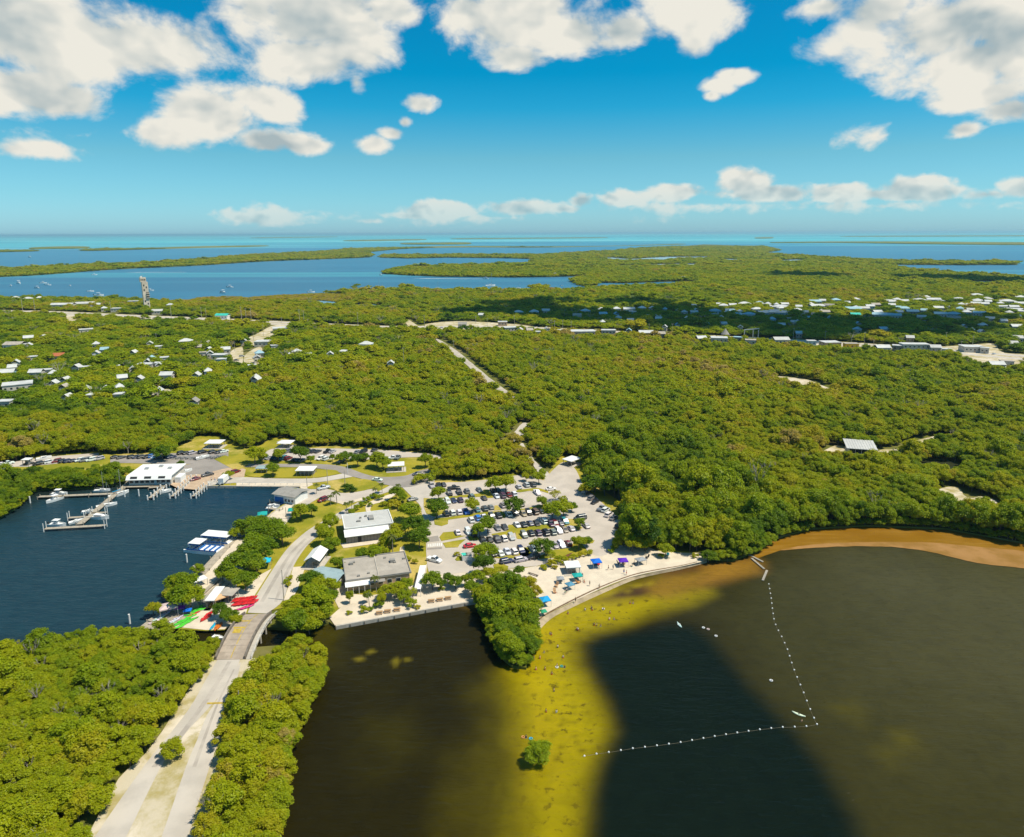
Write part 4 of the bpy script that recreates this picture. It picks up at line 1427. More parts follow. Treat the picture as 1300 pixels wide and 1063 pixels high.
    for q in pick:
        x, y, zg = P[q]
        ti = float(TI[q])
        kind = 'sw' if px[q] < 290 and py[q] > 780 else ('strip' if px[q] < 430 and py[q] > 780 else ('spit' if px[q] < 700 else 'bay'))
        lab, grp = {
            'sw': ('dense leafy mangrove tree in the thicket left of the road below the bridge', 'mangroves left of the bridge road'),
            'strip': ('leafy mangrove tree between the bridge road and the inner lagoon', 'mangroves between the road and the inner lagoon'),
            'spit': ('dark green mangrove tree on the point between lagoon and beach', 'mangroves on the beach point'),
            'bay': ('dark mangrove tree at the lagoon edge right of the beach', 'mangroves right of the beach'),
        }[kind]
        r = thing('mangrove_tree', lab, 'tree', (x, y, zg), RO[q], grp)
        r.scale = S[q]
        k = int(I[q])
        c = put('crown', CROWN0[k], r)
        c['tint'] = ti
        put('trunk', TRUNK0[k], r)
    rest = np.ones(len(P), bool)
    rest[pick] = False
    near = rest & (D | (P[:, 1] < 330))
    mid = rest & ~near & (P[:, 1] < 1340)
    far = rest & ~near & (P[:, 1] >= 1340)
    for nm, m in (('mangrove_forest', near), ('hammock_forest', mid), ('far_mangrove_forest', far)):
        o = instancer(nm, P[m], I[m], S[m], RO[m], TI[m])
        o['kind'] = 'stuff'
    print('trees', len(P), near.sum(), mid.sum(), far.sum(), flush=True)


CROWN0, TRUNK0 = [], []
for i in range(6):
    V, Fq, Ft = crown_arrays(100 + i, 2.45, .7 + .2 * (i % 2), 4.3 + .5 * (i % 3), 12 + i % 3, 2300, .31, clump=(.27, .46))
    CROWN0.append(arr_mesh('crown', V, Fq, Ft, [M['leaf']]))
    TRUNK0.append(trunk_mb(i, 4.0, .11).mesh('trunk', M['bark']))

# park trees: broad shade trees, each with trunk and crown
SHADE = []
for i in range(6):
    V, Fq, Ft = crown_arrays(500 + i, 3.2, 1.3, 5.6 + .5 * (i % 3), 11 + i % 3, 1900, .46, clump=(.32, .5))
    SHADE.append((arr_mesh('crown', V, Fq, Ft, [M['leaf']]), trunk_mb(40 + i, 4.8, .2, 5, 1.9).mesh('trunk', M['bark'])))
SPARSE = []
for i in range(2):
    V, Fq, Ft = crown_arrays(520 + i, 3.0, 1.6, 5.4, 12, 700, .42, clump=(.22, .36), core=.4, open_=.5)
    SPARSE.append((arr_mesh('crown', V, Fq, Ft, [M['leaf']]), bare_mb(9 + i, 5.0, .7).mesh('trunk', M['greybark'])))
SHRUB = []
for i in range(4):
    V, Fq, Ft = crown_arrays(540 + i, 1.5, .1, 1.9, 6, 420, .34)
    SHRUB.append(arr_mesh('foliage', V, Fq, Ft, [M['leaf']]))


def frond_crown(seed, n=15, ln=2.6):
    g = random.Random(seed)
    mb = MB()
    for i in range(n):
        a = 6.283 * i / n + g.uniform(-.2, .2)
        up = g.uniform(.1, .9)
        d = Vector((math.cos(a), math.sin(a), 0))
        s = Vector((-math.sin(a), math.cos(a), 0))
        prev = None
        L = ln * g.uniform(.8, 1.1)
        for k in range(6):
            t = k / 5
            c = d * (L * t * (1 - .15 * t)) + Vector((0, 0, L * (up * t - (.55 + .5 * up) * t * t)))
            w = .34 * math.sin(math.pi * min(1, .12 + .88 * t) * .96) + .02
            dr = Vector((0, 0, -.16 * w / .3))
            cur = (c + s * w + dr, c, c - s * w + dr)
            if prev:
                mb.add([*prev, *cur], [(0, 1, 4, 3), (1, 2, 5, 4)])
            prev = cur
    return mb


PALM = []
for i in range(3):
    h = 4.6 + .8 * i
    tb = MB()
    p = Vector((0, 0, 0))
    for k in range(5):
        q = Vector((.05 * k * (i - 1), .04 * k, h * (k + 1) / 5))
        tb.tube(p, q, .17 - .012 * k, .158 - .012 * k, 7)
        p = q
    PALM.append((frond_crown(i + 60).mesh('crown', M['frond']), tb.mesh('trunk', M['greybark']), p.copy()))


def tree_at(px, py, rpx, kind='shade', tint=.5, desc=None):
    """px, py: middle of the crown in the photograph; rpx its half width"""
    g = random.Random(int(px * 13 + py * 7))
    b = G(px, py + rpx * .55, 1.0)
    m_px = (b - Vector((0, 0, CAM_H))).length / F_PX
    r = rpx * m_px
    b = G(px, py, 1.0 + {'palm': 5.0, 'shrub': .5 * r}.get(kind, min(4.6, 1.08 * r)))
    b.z = 1.0
    if kind == 'palm':
        cr, tr, top = PALM[g.randrange(3)]
        k = max(.7, r / 2.3)
        o = thing('palm_tree', '', 'palm tree', b, g.uniform(0, 6), 'palms in the park')
        o.scale = (k, k, k)
        c = put('crown', cr, o, top)
        c['tint'] = tint
        put('trunk', tr, o)
        later(o, desc or 'small palm tree', px, py)
        return
    if kind == 'bush':
        b = G(px, py + rpx * .6, 0.0)
        k = r / 2.4
        j = g.randrange(6)
        o = thing('mangrove_bush', '', 'bush', (b.x, b.y, -.75 * k if desc.startswith('small') else .3), g.uniform(0, 6))
        o.scale = (k, k, k * .95)
        c = put('crown', CROWN0[j], o)
        c['tint'] = tint
        put('trunk', TRUNK0[j], o)
        later(o, desc, px, py)
        return
    if kind == 'shrub':
        o = put('shrub', SHRUB[g.randrange(4)], None, b, g.uniform(0, 6))
        k = r / 1.5
        o.scale = (k, k, k * g.uniform(.75, 1.05))
        o['tint'] = tint
        tag(o, '', 'shrub', 'shrubs in the park')
        later(o, desc or 'low rounded green shrub', px, py)
        return
    cr, tr = (SPARSE[g.randrange(2)] if kind == 'sparse' else SHADE[g.randrange(6)])
    o = thing('shade_tree', '', 'tree', b, g.uniform(0, 6), 'shade trees in the park')
    k = r / 3.1
    o.scale = (k, k, max(.62, min(1.25, k * g.uniform(.85, 1.05))) * (1.0 if kind != 'tall' else 1.3))
    c = put('crown', cr, o)
    c['tint'] = tint
    put('trunk', tr, o)
    later(o, desc or ('sparse grey-green tree' if kind == 'sparse' else 'leafy green tree'), px, py)


PARK_TREES = [
    (557, 627, 9), (554, 645, 12), (599, 642, 9), (629, 616, 10), (642, 613, 11), (653, 642, 11), (609, 672, 10), (619, 667, 10), (611, 702, 11), (621, 700, 11), (615, 718, 12), (605, 734, 9), (622, 729, 9),
    (684, 606, 8), (689, 601, 5), (689, 637, 7), (705, 627, 9, 'sparse', .75), (714, 634, 7, 'sparse', .7), (701, 650, 11), (715, 645, 11), (726, 644, 6), (736, 664, 7), (735, 688, 9), (745, 687, 7), (684, 690, 9, 'sparse', .6), (692, 695, 11), (699, 704, 9, 'sparse', .5), (668, 606, 5),
    (755, 612, 16), (768, 616, 14), (745, 620, 8), (787, 643, 7), (796, 650, 10), (800, 664, 11), (792, 682, 11, 'shade', .66), (784, 690, 7, 'shade', .75), (803, 690, 10, 'shade', .7), (820, 690, 10, 'shade', .65), (845, 697, 9, 'shade', .7),
    (521, 648, 14), (527, 668, 15), (532, 683, 12), (506, 674, 10), (497, 684, 11), (490, 690, 8), (503, 627, 8), (511, 632, 6), (420, 664, 10), (414, 680, 11), (424, 690, 8), (408, 672, 7),
    (454, 584, 8), (463, 580, 5), (478, 583, 10), (486, 588, 8), (439, 578, 8), (432, 582, 6), (540, 584, 9), (323, 577, 11), (333, 581, 6), (353, 577, 8), (381, 576, 10), (394, 583, 5), (422, 582, 3.5),
    (346, 596, 8), (381, 649, 10), (395, 647, 8), (376, 655, 6), (290, 602, 6), (229, 589, 4.5), (225, 599, 4), (205, 574, 9), (215, 571, 8),
    (318, 664, 12), (330, 675, 11), (345, 670, 12), (358, 676, 11), (327, 690, 12), (337, 697, 10), (318, 701, 11), (300, 716, 12), (313, 712, 11), (325, 716, 9), (296, 729, 9), (311, 735, 10), (282, 727, 7),
    (223, 737, 10), (234, 742, 10), (230, 755, 12), (241, 757, 10), (194, 772, 7, 'shade', .66), (203, 777, 5, 'shade', .7), (279, 775, 9), (290, 780, 9), (299, 788, 7), 
    (394, 735, 13), (407, 741, 12), (398, 752, 15), (415, 757, 12), (425, 744, 8), (372, 770, 13, 'shade', .6), (388, 776, 14, 'shade', .6), (364, 784, 11), (375, 793, 14), (392, 792, 12), (405, 783, 11, 'shade', .62), (413, 772, 8, 'shade', .6), 
    (417, 692, 9), (428, 715, 8), (436, 722, 5), (461, 703, 10), (473, 704, 11), (484, 700, 8), (490, 752, 9), (503, 748, 10), (516, 741, 9), (512, 757, 8), (524, 752, 8, 'sparse', .6), (484, 762, 6), (549, 737, 11), (560, 742, 6), (569, 734, 7), (578, 738, 9), (599, 745, 10), (590, 738, 6),
    (633, 724, 8, 'sparse', .7), (642, 728, 6, 'sparse', .75), (659, 725, 7), (672, 741, 9, 'shade', .85), (680, 752, 7, 'shade', .8), (660, 742, 8, 'shade', .65),
    (647, 748, 14, 'tall', .40), (661, 756, 12, 'tall', .44), (634, 757, 11, 'tall', .38), (620, 765, 8, 'tall', .40), (648, 768, 11, 'tall', .42), (664, 775, 9, 'tall', .44),
    (493, 690, 8, 'shade', .4), (466, 760, 5), (444, 761, 5, 'shade', .5),
]
PARK_PALMS = [(484.6, 612, 5), (476, 617, 4.5), (439, 637, 5.5), (446, 633, 4.5), (427, 625, 7), (419, 627, 5), (401, 613, 5), (477, 733, 7), (498, 685, 8), (505, 612, 4), (468, 752, 5), (487, 742, 5)]
PARK_SHRUBS = [(442, 619, 8, .1), (449, 622, 5, .12), (482, 768, 6, .45), (522, 767, 7, .55), (443, 778, 4, .8), (462, 775, 6, .75), (471, 773, 4, .4), (500, 641, 8, .85), (510, 644, 6, .8), (492, 646, 5, .5), (460, 640, 5, .4), (453, 645, 5, .45), (446, 650, 5, .5),
               (466, 634, 5, .35), (474, 630, 5, .4), (482, 632, 5, .6), (487, 640, 5, .65), (470, 641, 4, .5), (700, 716, 6, .7), (711, 711, 6, .75), (720, 709, 5, .7), (729, 707, 5, .72), (738, 704, 5, .8), (748, 702, 5, .7), (690, 720, 5, .7), (705, 720, 4, .8), (716, 715, 4, .65),
               (780, 695, 5, .75), (776, 700, 4, .6), (840, 706, 4, .5), (882, 706, 4, .6), (530, 610, 7, .6), (537, 606, 7, .6), (545, 608, 8, .62), (553, 602, 7, .55), (500, 710, 5, .8), (516, 710, 5, .75), (527, 713, 4, .8),
               (366, 742, 4, .7), (363, 738, 4, .6), (368, 734, 4, .7), (580, 704, 4, .75), (530, 771, 4, .8), (560, 747, 4, .5), (677, 693, 5, .65)]
for t in PARK_TREES:
    if t[0] < 372 and 655 < t[1] < 770:
        t = (t[0], t[1] + 1, t[2] * 1.28, t[3] if len(t) > 3 else 'shade', .36 + .1 * math.sin(t[0]))
    tree_at(*t[:3], t[3] if len(t) > 3 else 'shade', t[4] if len(t) > 4 else .42 + .22 * math.sin(t[0] * 1.7 + t[1]))
for t in PARK_PALMS:
    tree_at(*t, 'palm', .45)
for x, y, r, ti in PARK_SHRUBS:
    tree_at(x, y, r, 'shrub', ti)
# single plants out in the lagoon and between the road lanes
tree_at(682, 958, 15, 'bush', .34, 'small mangrove standing alone in the shallows')
tree_at(219, 960, 12, 'bush', .62, 'lone bush between the two road lanes')

# ------------------------------------------------------------------ vehicles
PAINT = {'white': (.74, .74, .72), 'silver': (.42, .43, .44), 'grey': (.19, .2, .205), 'charcoal': (.065, .068, .072), 'black': (.018, .018, .02), 'navy': (.02, .03, .085), 'blue': (.015, .16, .55),
         'red': (.50, .012, .03), 'dark red': (.17, .012, .018), 'tan': (.36, .29, .20), 'plum': (.075, .04, .085), 'teal': (.04, .20, .24), 'brown': (.13, .08, .05), 'grey-green': (.17, .21, .19)}


def car_meshes(kind):
    """body, glass and wheel meshes; nose towards +Y"""
    L, Wd, H = {'sedan': (4.7, 1.84, 1.45), 'suv': (4.8, 1.95, 1.75), 'pickup': (5.6, 2.0, 1.85), 'van': (5.2, 2.0, 1.95)}[kind]
    hl = L / 2
    body = MB()

    def ring(y, w, z0, z1, ch=.10):
        h = w / 2
        return [(-h, y, z0), (h, y, z0), (h, y, z1 - ch), (h - ch, y, z1), (-h + ch, y, z1), (-h, y, z1 - ch)]
    belt = {'sedan': .92, 'suv': 1.05, 'pickup': 1.1, 'van': 1.1}[kind]
    body.loft([ring(-hl, Wd * .84, .34, belt - .16), ring(-hl + .18, Wd * .96, .24, belt - .02), ring(-hl + .9, Wd, .22, belt), ring(.75, Wd, .22, belt),
               ring(hl - .95, Wd * .985, .22, belt - .08), ring(hl - .2, Wd * .92, .24, belt - .22), ring(hl, Wd * .78, .34, belt - .36)])
    cab = {'sedan': (-1.75, 1.15, -1.05, .35), 'suv': (-2.25, 1.25, -1.95, .5), 'pickup': (-.75, 1.35, -.55, .65), 'van': (-2.45, 1.7, -2.3, .9)}[kind]
    b0, f0, b1, f1 = cab
    w0, w1 = Wd * .92, Wd * .74
    glass = MB()

    def rect(y, w, z):
        return [(-w / 2, y, z), (w / 2, y, z)]
    zb, zt = belt - .02, H - .07
    gv = rect(b0, w0, zb) + rect(f0, w0, zb)[::-1] + rect(b1, w1, zt) + rect(f1, w1, zt)[::-1]
    glass.add(gv, [(0, 1, 5, 4), (1, 2, 6, 5), (2, 3, 7, 6), (3, 0, 4, 7), (4, 5, 6, 7)])
    # roof and pillars belong to the body
    body.loft([[(-w1 / 2 - .02, b1 - .04, zt), (w1 / 2 + .02, b1 - .04, zt), (w1 / 2 - .06, b1 + .06, H), (-w1 / 2 + .06, b1 + .06, H)],
               [(-w1 / 2 - .02, f1 + .04, zt), (w1 / 2 + .02, f1 + .04, zt), (w1 / 2 - .06, f1 - .10, H), (-w1 / 2 + .06, f1 - .10, H)]])
    for sx in (-1, 1):
        for (ya, yb) in ((b0, b1), (f0, f1), ((b0 + f0) / 2 - .1, (b1 + f1) / 2 - .1)):
            body.tube((sx * (w0 / 2 + .005), ya, zb), (sx * (w1 / 2 + .005), yb, zt), .05, .05, 4)
    if kind == 'pickup':
        body.box(-Wd * .42, Wd * .42, -hl + .2, -.85, belt + .003, belt + .012)
        bed = MB().box(-Wd * .39, Wd * .39, -hl + .26, -.95, belt + .012, belt + .022)
    wheel = MB()
    wheel.tube((-.11, 0, 0), (.11, 0, 0), .34, .34, 10)
    wheel.mi = 1
    wheel.tube((-.115, 0, 0), (.115, 0, 0), .19, .19, 8)
    lamp = MB().box(-.18, .18, -.03, .03, -.08, .08)
    return dict(L=L, W=Wd, H=H, body=body.mesh('car_body', M['paint']), glass=glass.mesh('windows', M['glass']), wheel=wheel.mesh('wheel', [M['tyre'], M['metal']]),
                lamp=lamp.mesh('headlight', M['whitepost']), tail=lamp.mesh('tail_light', M['redroof']), belt=belt)


CARS = {k: car_meshes(k) for k in ('sedan', 'suv', 'pickup', 'van')}
CAR_ROWS = {}


def car(px, py, colour, bearing, row, kind=None, lab=None, z=LZ + .02, group='cars parked at the park', seen=True):
    g = random.Random(int(px * 31 + py * 17))
    kind = kind or g.choices(['sedan', 'suv', 'pickup', 'van'], [4, 5, 1.1, .7])[0]
    c = CARS[kind]
    p = G(px, py, z + .7)
    o = bpy.data.objects.new('parked_car', c['body'])
    COL.objects.link(o)
    o.location = (p.x, p.y, z)
    o.rotation_euler = (0, 0, -R(bearing + g.uniform(-2.5, 2.5)) + (math.pi if g.random() < .4 else 0))
    col = PAINT[colour]
    o.color = (*[max(0, v * g.uniform(.9, 1.08)) for v in col], 1)
    tag(o, '', 'car', group)
    put('windows', c['glass'], o)
    hw, hl = c['W'] / 2 - .1, c['L'] / 2
    for sx in (-1, 1):
        for sy in (hl * .62, -hl * .60):
            put('wheel', c['wheel'], o, (sx * hw, sy, .34))
        put('headlight', c['lamp'], o, (sx * hw * .72, hl - .10, .66))
        put('tail_light', c['tail'], o, (sx * hw * .72, -hl + .04, .74))
    names = {'sedan': 'car', 'suv': 'tall car', 'pickup': 'pickup truck', 'van': 'van'}
    if lab:
        o['label'] = lab
    else:
        CAR_ROWS.setdefault(row, []).append((px, o, colour + ' ' + names[kind]))
    return o


def A1(x, y): return 540 + x / 9.286, 600 + y / 9.286
def B1(x, y): return 660 + x / 9.286, 600 + y / 9.286
def C1(x, y): return 540 + x / 9.286, 650 + y / 9.286
def N1(x, y): return 320 + x / 8.667, 560 + y / 8.667
def S1(x, y): return 150 + x / 8.667, 560 + y / 8.667
def W1(x, y): return 0 + x / 8.667, 560 + y / 8.667


_d = G(735, 637, 1) - G(560, 660, 1)
LOT_BEAR = -math.degrees(math.atan2(_d.y, _d.x))      # rows run this way; the cars stand across it
ROWS = {
    'back row of beach car park': [(A1, 75, 150, 'silver'), (A1, 155, 145, 'black'), (A1, 212, 135, 'charcoal')],
    'second row of beach car park': [(A1, 285, 240, 'black'), (A1, 400, 225, 'black'), (A1, 490, 215, 'grey'), (A1, 635, 200, 'grey'), (A1, 795, 205, 'black'), (A1, 850, 207, 'charcoal'), (A1, 1100, 165, 'silver'), (A1, 1190, 142, 'silver'), (A1, 1270, 140, 'charcoal')],
    'third row of beach car park': [(A1, 195, 330, 'white'), (A1, 262, 335, 'white'), (A1, 332, 325, 'navy'), (A1, 412, 320, 'plum'), (A1, 545, 278, 'grey-green'), (A1, 692, 295, 'black'), (A1, 840, 272, 'white'), (A1, 912, 270, 'plum'), (A1, 985, 260, 'dark red'), (A1, 1045, 250, 'white'), (B1, 205, 232, 'white')],
    'fourth row of beach car park': [(A1, 245, 480, 'black'), (A1, 320, 470, 'white'), (A1, 400, 465, 'white'), (A1, 475, 455, 'blue'), (A1, 610, 432, 'teal'), (A1, 700, 420, 'charcoal'), (A1, 772, 402, 'grey'), (A1, 915, 382, 'silver'), (A1, 1130, 367, 'charcoal')],
    'fifth row of beach car park': [(A1, 540, 555, 'white'), (A1, 615, 532, 'blue'), (A1, 690, 527, 'white'), (A1, 785, 512, 'charcoal'), (A1, 858, 500, 'black'), (A1, 985, 485, 'white'), (A1, 1062, 475, 'charcoal'), (B1, 40, 480, 'tan'), (B1, 105, 466, 'black'), (B1, 178, 460, 'brown'), (B1, 255, 447, 'black'), (B1, 330, 440, 'black'), (B1, 400, 415, 'black')],
    'sixth row of beach car park': [(A1, 380, 700, 'white'), (A1, 505, 692, 'white'), (A1, 572, 722, 'black'), (A1, 850, 645, 'grey'), (A1, 935, 637, 'charcoal'), (A1, 1080, 612, 'white'), (A1, 1155, 610, 'black'), (A1, 1235, 592, 'navy'), (B1, 195, 592, 'black'), (B1, 285, 572, 'white'), (B1, 365, 600, 'plum'), (B1, 412, 598, 'dark red'), (B1, 475, 592, 'navy'), (B1, 532, 572, 'teal')],
    'seventh row of beach car park': [(A1, 680, 790, 'black'), (A1, 757, 782, 'black'), (A1, 847, 780, 'charcoal'), (A1, 925, 772, 'white'), (A1, 1015, 757, 'silver'), (B1, 50, 730, 'grey'), (B1, 128, 710, 'black'), (B1, 213, 705, 'plum'), (B1, 302, 705, 'black'), (B1, 388, 698, 'grey'), (B1, 458, 682, 'white'), (B1, 528, 668, 'tan'), (B1, 602, 652, 'silver')],
    'last row of beach car park': [(A1, 795, 948, 'black'), (A1, 885, 945, 'white'), (A1, 965, 925, 'white'), (A1, 1045, 925, 'white'), (A1, 1128, 908, 'navy'), (B1, 155, 888, 'white'), (B1, 415, 850, 'silver'), (B1, 490, 848, 'white'), (B1, 570, 828, 'dark red')],
}
for rn, cars in ROWS.items():
    for f, x, y, c in cars:
        car(*f(x, y), c, LOT_BEAR, rn)
for (x, y, c) in ((730, 185, 'navy'), (783, 212, 'silver'), (845, 295, 'grey'), (885, 340, 'black'), (965, 420, 'grey'), (1012, 437, 'white'), (1052, 492, 'white'), (1105, 530, 'grey'), (1170, 622, 'black')):
    car(*B1(x, y), c, 36, 'slanted row at the right car park edge')
RB = math.degrees(math.atan2(_d.x, _d.y))
car(*A1(525, 857), 'red', RB, None, 'sedan', 'bright red car driving across the lane near the crosswalk')
car(*A1(335, 178), 'black', RB + 5, None, 'pickup', 'black pickup truck standing sideways behind the second row')
car(*C1(955, 577), 'navy', RB - 4, None, 'suv', 'navy tall car parked lengthwise on the sand side, left of the silver one')
car(*C1(1125, 557), 'silver', RB - 4, None, 'suv', 'silver tall car parked lengthwise between a navy and a black one')
car(*C1(1275, 527), 'black', RB - 4, None, 'suv', 'black tall car parked lengthwise beside the last sandy tree clump')
car(*C1(105, 558), 'white', -62, None, 'pickup', 'white pickup truck standing in the open lane below the crosswalk')
car(*B1(367, 187), 'white', 70, None, 'sedan', 'white car parked askew at the top end of the second row')
car(*B1(495, 322), 'white', -52, None, 'van', 'white van parked against the trees at the row end')
car(*B1(553, 365), 'grey', -52, None, 'suv', 'grey tall car parked behind the white van at the row end')
car(*B1(712, 532), 'charcoal', RB, None, 'van', 'charcoal van parked sideways behind a small round tree')
car(*B1(782, 620), 'silver', LOT_BEAR, None, 'sedan', 'silver car right of the small round tree in the lot')
car(538.7, 665.5, 'black', -24, None, 'sedan', 'black car parked alone at the left edge of the beach car park')
car(524, 633.5, 'grey', 60, None, 'sedan', 'grey car half under the tree above the visitor building')
car(479, 608.5, 'white', 100, None, 'sedan', 'white car driving along the upper road', LZ + .06)
car(530, 601, 'charcoal', 60, None, 'sedan', 'dark car on the upper road by the hedge corner', LZ + .06)
car(411, 619, 'silver', 52, None, 'pickup', 'silver pickup truck parked by a small palm')
car(409.5, 634, 'dark red', 35, None, 'suv', 'dark red car hitched in front of a pale trailer')
car(247.7, 615 - 7.3, 'dark red', 40, None, 'sedan', 'dark red car waiting on the boat ramp')
car(263.5, 602.3, 'charcoal', 40, None, 'pickup', 'charcoal pickup truck backing down to the boat ramp')
car(299, 598.5, 'dark red', 30, None, 'suv', 'dark red tall car standing by the quay bush')
for (x, y, c) in ((390, 110, 'grey'), (455, 105, 'navy'), (595, 100, 'black'), (675, 110, 'charcoal'), (725, 110, 'charcoal'), (835, 110, 'black'), (885, 110, 'silver'), (1160, 115, 'grey'), (1225, 115, 'black'), (1345, 96, 'charcoal')):
    car(*N1(x, y), c, 24, 'far row of the north car park')
for (x, y, c) in ((130, 177, 'grey'), (182, 180, 'silver'), (238, 185, 'black'), (285, 187, 'charcoal'), (340, 186, 'teal'), (398, 187, 'dark red'), (470, 202, 'black'), (512, 204, 'charcoal'), (560, 205, 'grey'), (755, 186, 'white'), (815, 190, 'white'), (980, 215, 'grey'), (1228, 190, 'black')):
    car(*N1(x, y), c, 24, 'near row of the north car park')
car(505, 580.6, 'grey', 10, None, 'pickup', 'grey pickup truck right of a white one by the east shelter')
car(499.5, 581, 'white', 80, None, 'pickup', 'white pickup truck crosswise by the east shelter')
for (x, y, c) in ((-30, 172, 'black'), (35, 176, 'charcoal'), (155, 172, 'black'), (210, 171, 'navy'), (265, 171, 'charcoal'), (325, 171, 'black'), (378, 163, 'blue'), (415, 177, 'white'), (468, 176, 'charcoal'), (585, 172, 'navy'), (700, 128, 'black'), (760, 127, 'black'), (820, 127, 'silver'), (930, 118, 'black'), (1045, 118, 'black'), (1113, 118, 'black'), (1165, 108, 'white')):
    car(*S1(x, y), c, 42, 'row behind the marina store')
for (x, y, c) in ((20, 250, 'white'), (85, 242, 'white'), (42, 290, 'silver'), (320, 244, 'black'), (420, 247, 'black'), (545, 227, 'white'), (625, 217, 'dark red'), (700, 217, 'black'), (757, 217, 'navy'), (815, 212, 'navy'), (880, 207, 'white'), (935, 207, 'grey'), (1000, 203, 'white'), (1090, 190, 'silver')):
    car(*W1(x, y), c, 44, 'row along the left woods')
for (x, y, c) in ((439, 414.6, 'black'), (410, 416.5, 'white'), (268, 405, 'silver'), (230, 407, 'white'), (160, 402.5, 'grey'), (196, 404, 'charcoal'), (1227, 453.8, 'black'), (1262, 449, 'white'), (1188, 446, 'grey'), (300, 457, 'charcoal'), (307, 452, 'silver'), (548, 418, 'white'), (575, 418, 'charcoal'), (560, 416, 'silver'), (600, 417, 'white'), (1275, 467.5, 'white'), (1284, 467, 'white'), (1292, 466.8, 'silver')):
    car(x, y, c, 78 if y < 420 else 65, 'far highway strip', z=LZ, group='cars along the highway')
for rn, its in CAR_ROWS.items():
    its.sort(key=lambda t: t[0])
    for i, (_, o, d) in enumerate(its):
        o['label'] = f'{d}, {ordinal(i)} from left in the {rn}'
# boat trailers left on the marina apron, one with a white boat
tm = MB()
tm.box(-.06, .06, -3.2, 3.4, .42, .52)
for y in (-2.4, -.6, 1.2):
    tm.box(-.95, .95, y - .05, y + .05, .44, .54)
for s in (-1, 1):
    tm.box(s * .9 - .05, s * .9 + .05, -2.6, 1.4, .52, .62)
trailer_frame = tm.mesh('frame', M['metal'])
for i, (x, y, c) in enumerate(((655, 180, 0), (710, 182, 0), (768, 182, 0), (850, 182, 0), (990, 172, 0), (1042, 178, 0), (1082, 176, 0), (1125, 160, 0))):
    p = G(*S1(x, y), LZ + .5)
    o = thing('boat_trailer', f'empty metal boat trailer, {ordinal(i)} from the left on the marina apron', 'trailer', (p.x, p.y, LZ + .02), -R(42), 'boat trailers by the marina')
    put('frame', trailer_frame, o)
    for sx in (-1, 1):
        for sy in (-.9, -.1):
            put('wheel', CARS['sedan']['wheel'], o, (sx * 1.1, sy - .5, .34))
p = G(416, 634.8, LZ + .5)
o = thing('boat_trailer', 'pale empty trailer hitched behind the dark red car', 'trailer', (p.x, p.y, LZ + .05), -R(100), 'boat trailers by the marina')
put('frame', trailer_frame, o)
for sx in (-1, 1):
    put('wheel', CARS['sedan']['wheel'], o, (sx * 1.1, -.7, .34))

# ------------------------------------------------------------------ boats
def hull_mb(L, B, H, draft=.35, n=7):
    mb = MB()
    rings = []
    for i in range(n + 1):
        t = i / n
        y = -L / 2 + L * t
        w = B * (1 - max(0, (t - .45) / .55) ** 2.2) * (.92 + .08 * min(1, t * 4))
        w = max(w, .06)
        sh = H * (1 + .35 * t * t)
        k = -draft + (draft + H * .3) * max(0, t - .6) ** 2 * 4
        rings.append([(0, y, k), (w * .42, y, k * .35 + .02), (w / 2, y, sh), (w / 2 - .12, y, sh), (w / 2 - .14, y, sh - .35), (-w / 2 + .14, y, sh - .35), (-w / 2 + .12, y, sh), (-w / 2, y, sh), (-w * .42, y, k * .35 + .02)])
    mb.loft(rings)
    return mb


BOATP = {}
BOATP['hull'] = hull_mb(7.0, 2.5, .95).mesh('hull', M['white'])
BOATP['console'] = MB().box(-.5, .5, -.6, .5, .6, 1.55).box(-.45, .45, .35, .42, 1.55, 1.9).mesh('console', M['white'])
BOATP['seat'] = MB().box(-.55, .55, -1.4, -.9, .6, 1.2).mesh('seat', M['whitepost'])
_t = MB().box(-1.0, 1.0, -1.5, .9, 2.42, 2.52)
for sx in (-.85, .85):
    for sy in (-1.0, .5):
        _t.tube((sx, sy, .7), (sx, sy, 2.42), .035, .035, 5)
BOATP['hardtop'] = _t.mesh('hardtop', M['white'])
BOATP['outboard'] = MB().box(-.22, .22, -3.95, -3.45, .75, 1.45).box(-.1, .1, -3.85, -3.6, -.2, .75).mesh('outboard_motor', M['dark'])
BOATP['cabin'] = MB().loft([[(-.85, -1.2, .6), (.85, -1.2, .6), (.7, -1.2, 1.5), (-.7, -1.2, 1.5)], [(-.7, 1.9, .6), (.7, 1.9, .6), (.5, 1.5, 1.35), (-.5, 1.5, 1.35)]]).mesh('cabin', M['white'])
BOATP['cabinwin'] = MB().box(-.80, .80, -.8, 1.2, 1.0, 1.28).mesh('window', M['glass'])
BOATP['shull'] = hull_mb(9.0, 2.8, 1.0, .5).mesh('hull', M['white'])
BOATP['mast'] = MB().tube((0, .9, 1.2), (0, .9, 12.0), .13, .08, 6).tube((-.8, .9, 8.4), (.8, .9, 8.4), .03, .03, 4).tube((0, .9, 12), (0, 4.3, 1.2), .015, .015, 3).tube((0, .9, 12), (0, -4.4, 1.2), .015, .015, 3).mesh('mast', M['metal'])
BOATP['boom'] = MB().tube((0, .8, 2.2), (0, -3.2, 2.3), .06, .05, 6).mesh('boom', M['metal'])
BOATP['sail'] = MB().tube((0, .7, 2.42), (0, -3.1, 2.48), .24, .14, 8).mesh('sail_cover', M['sail'])


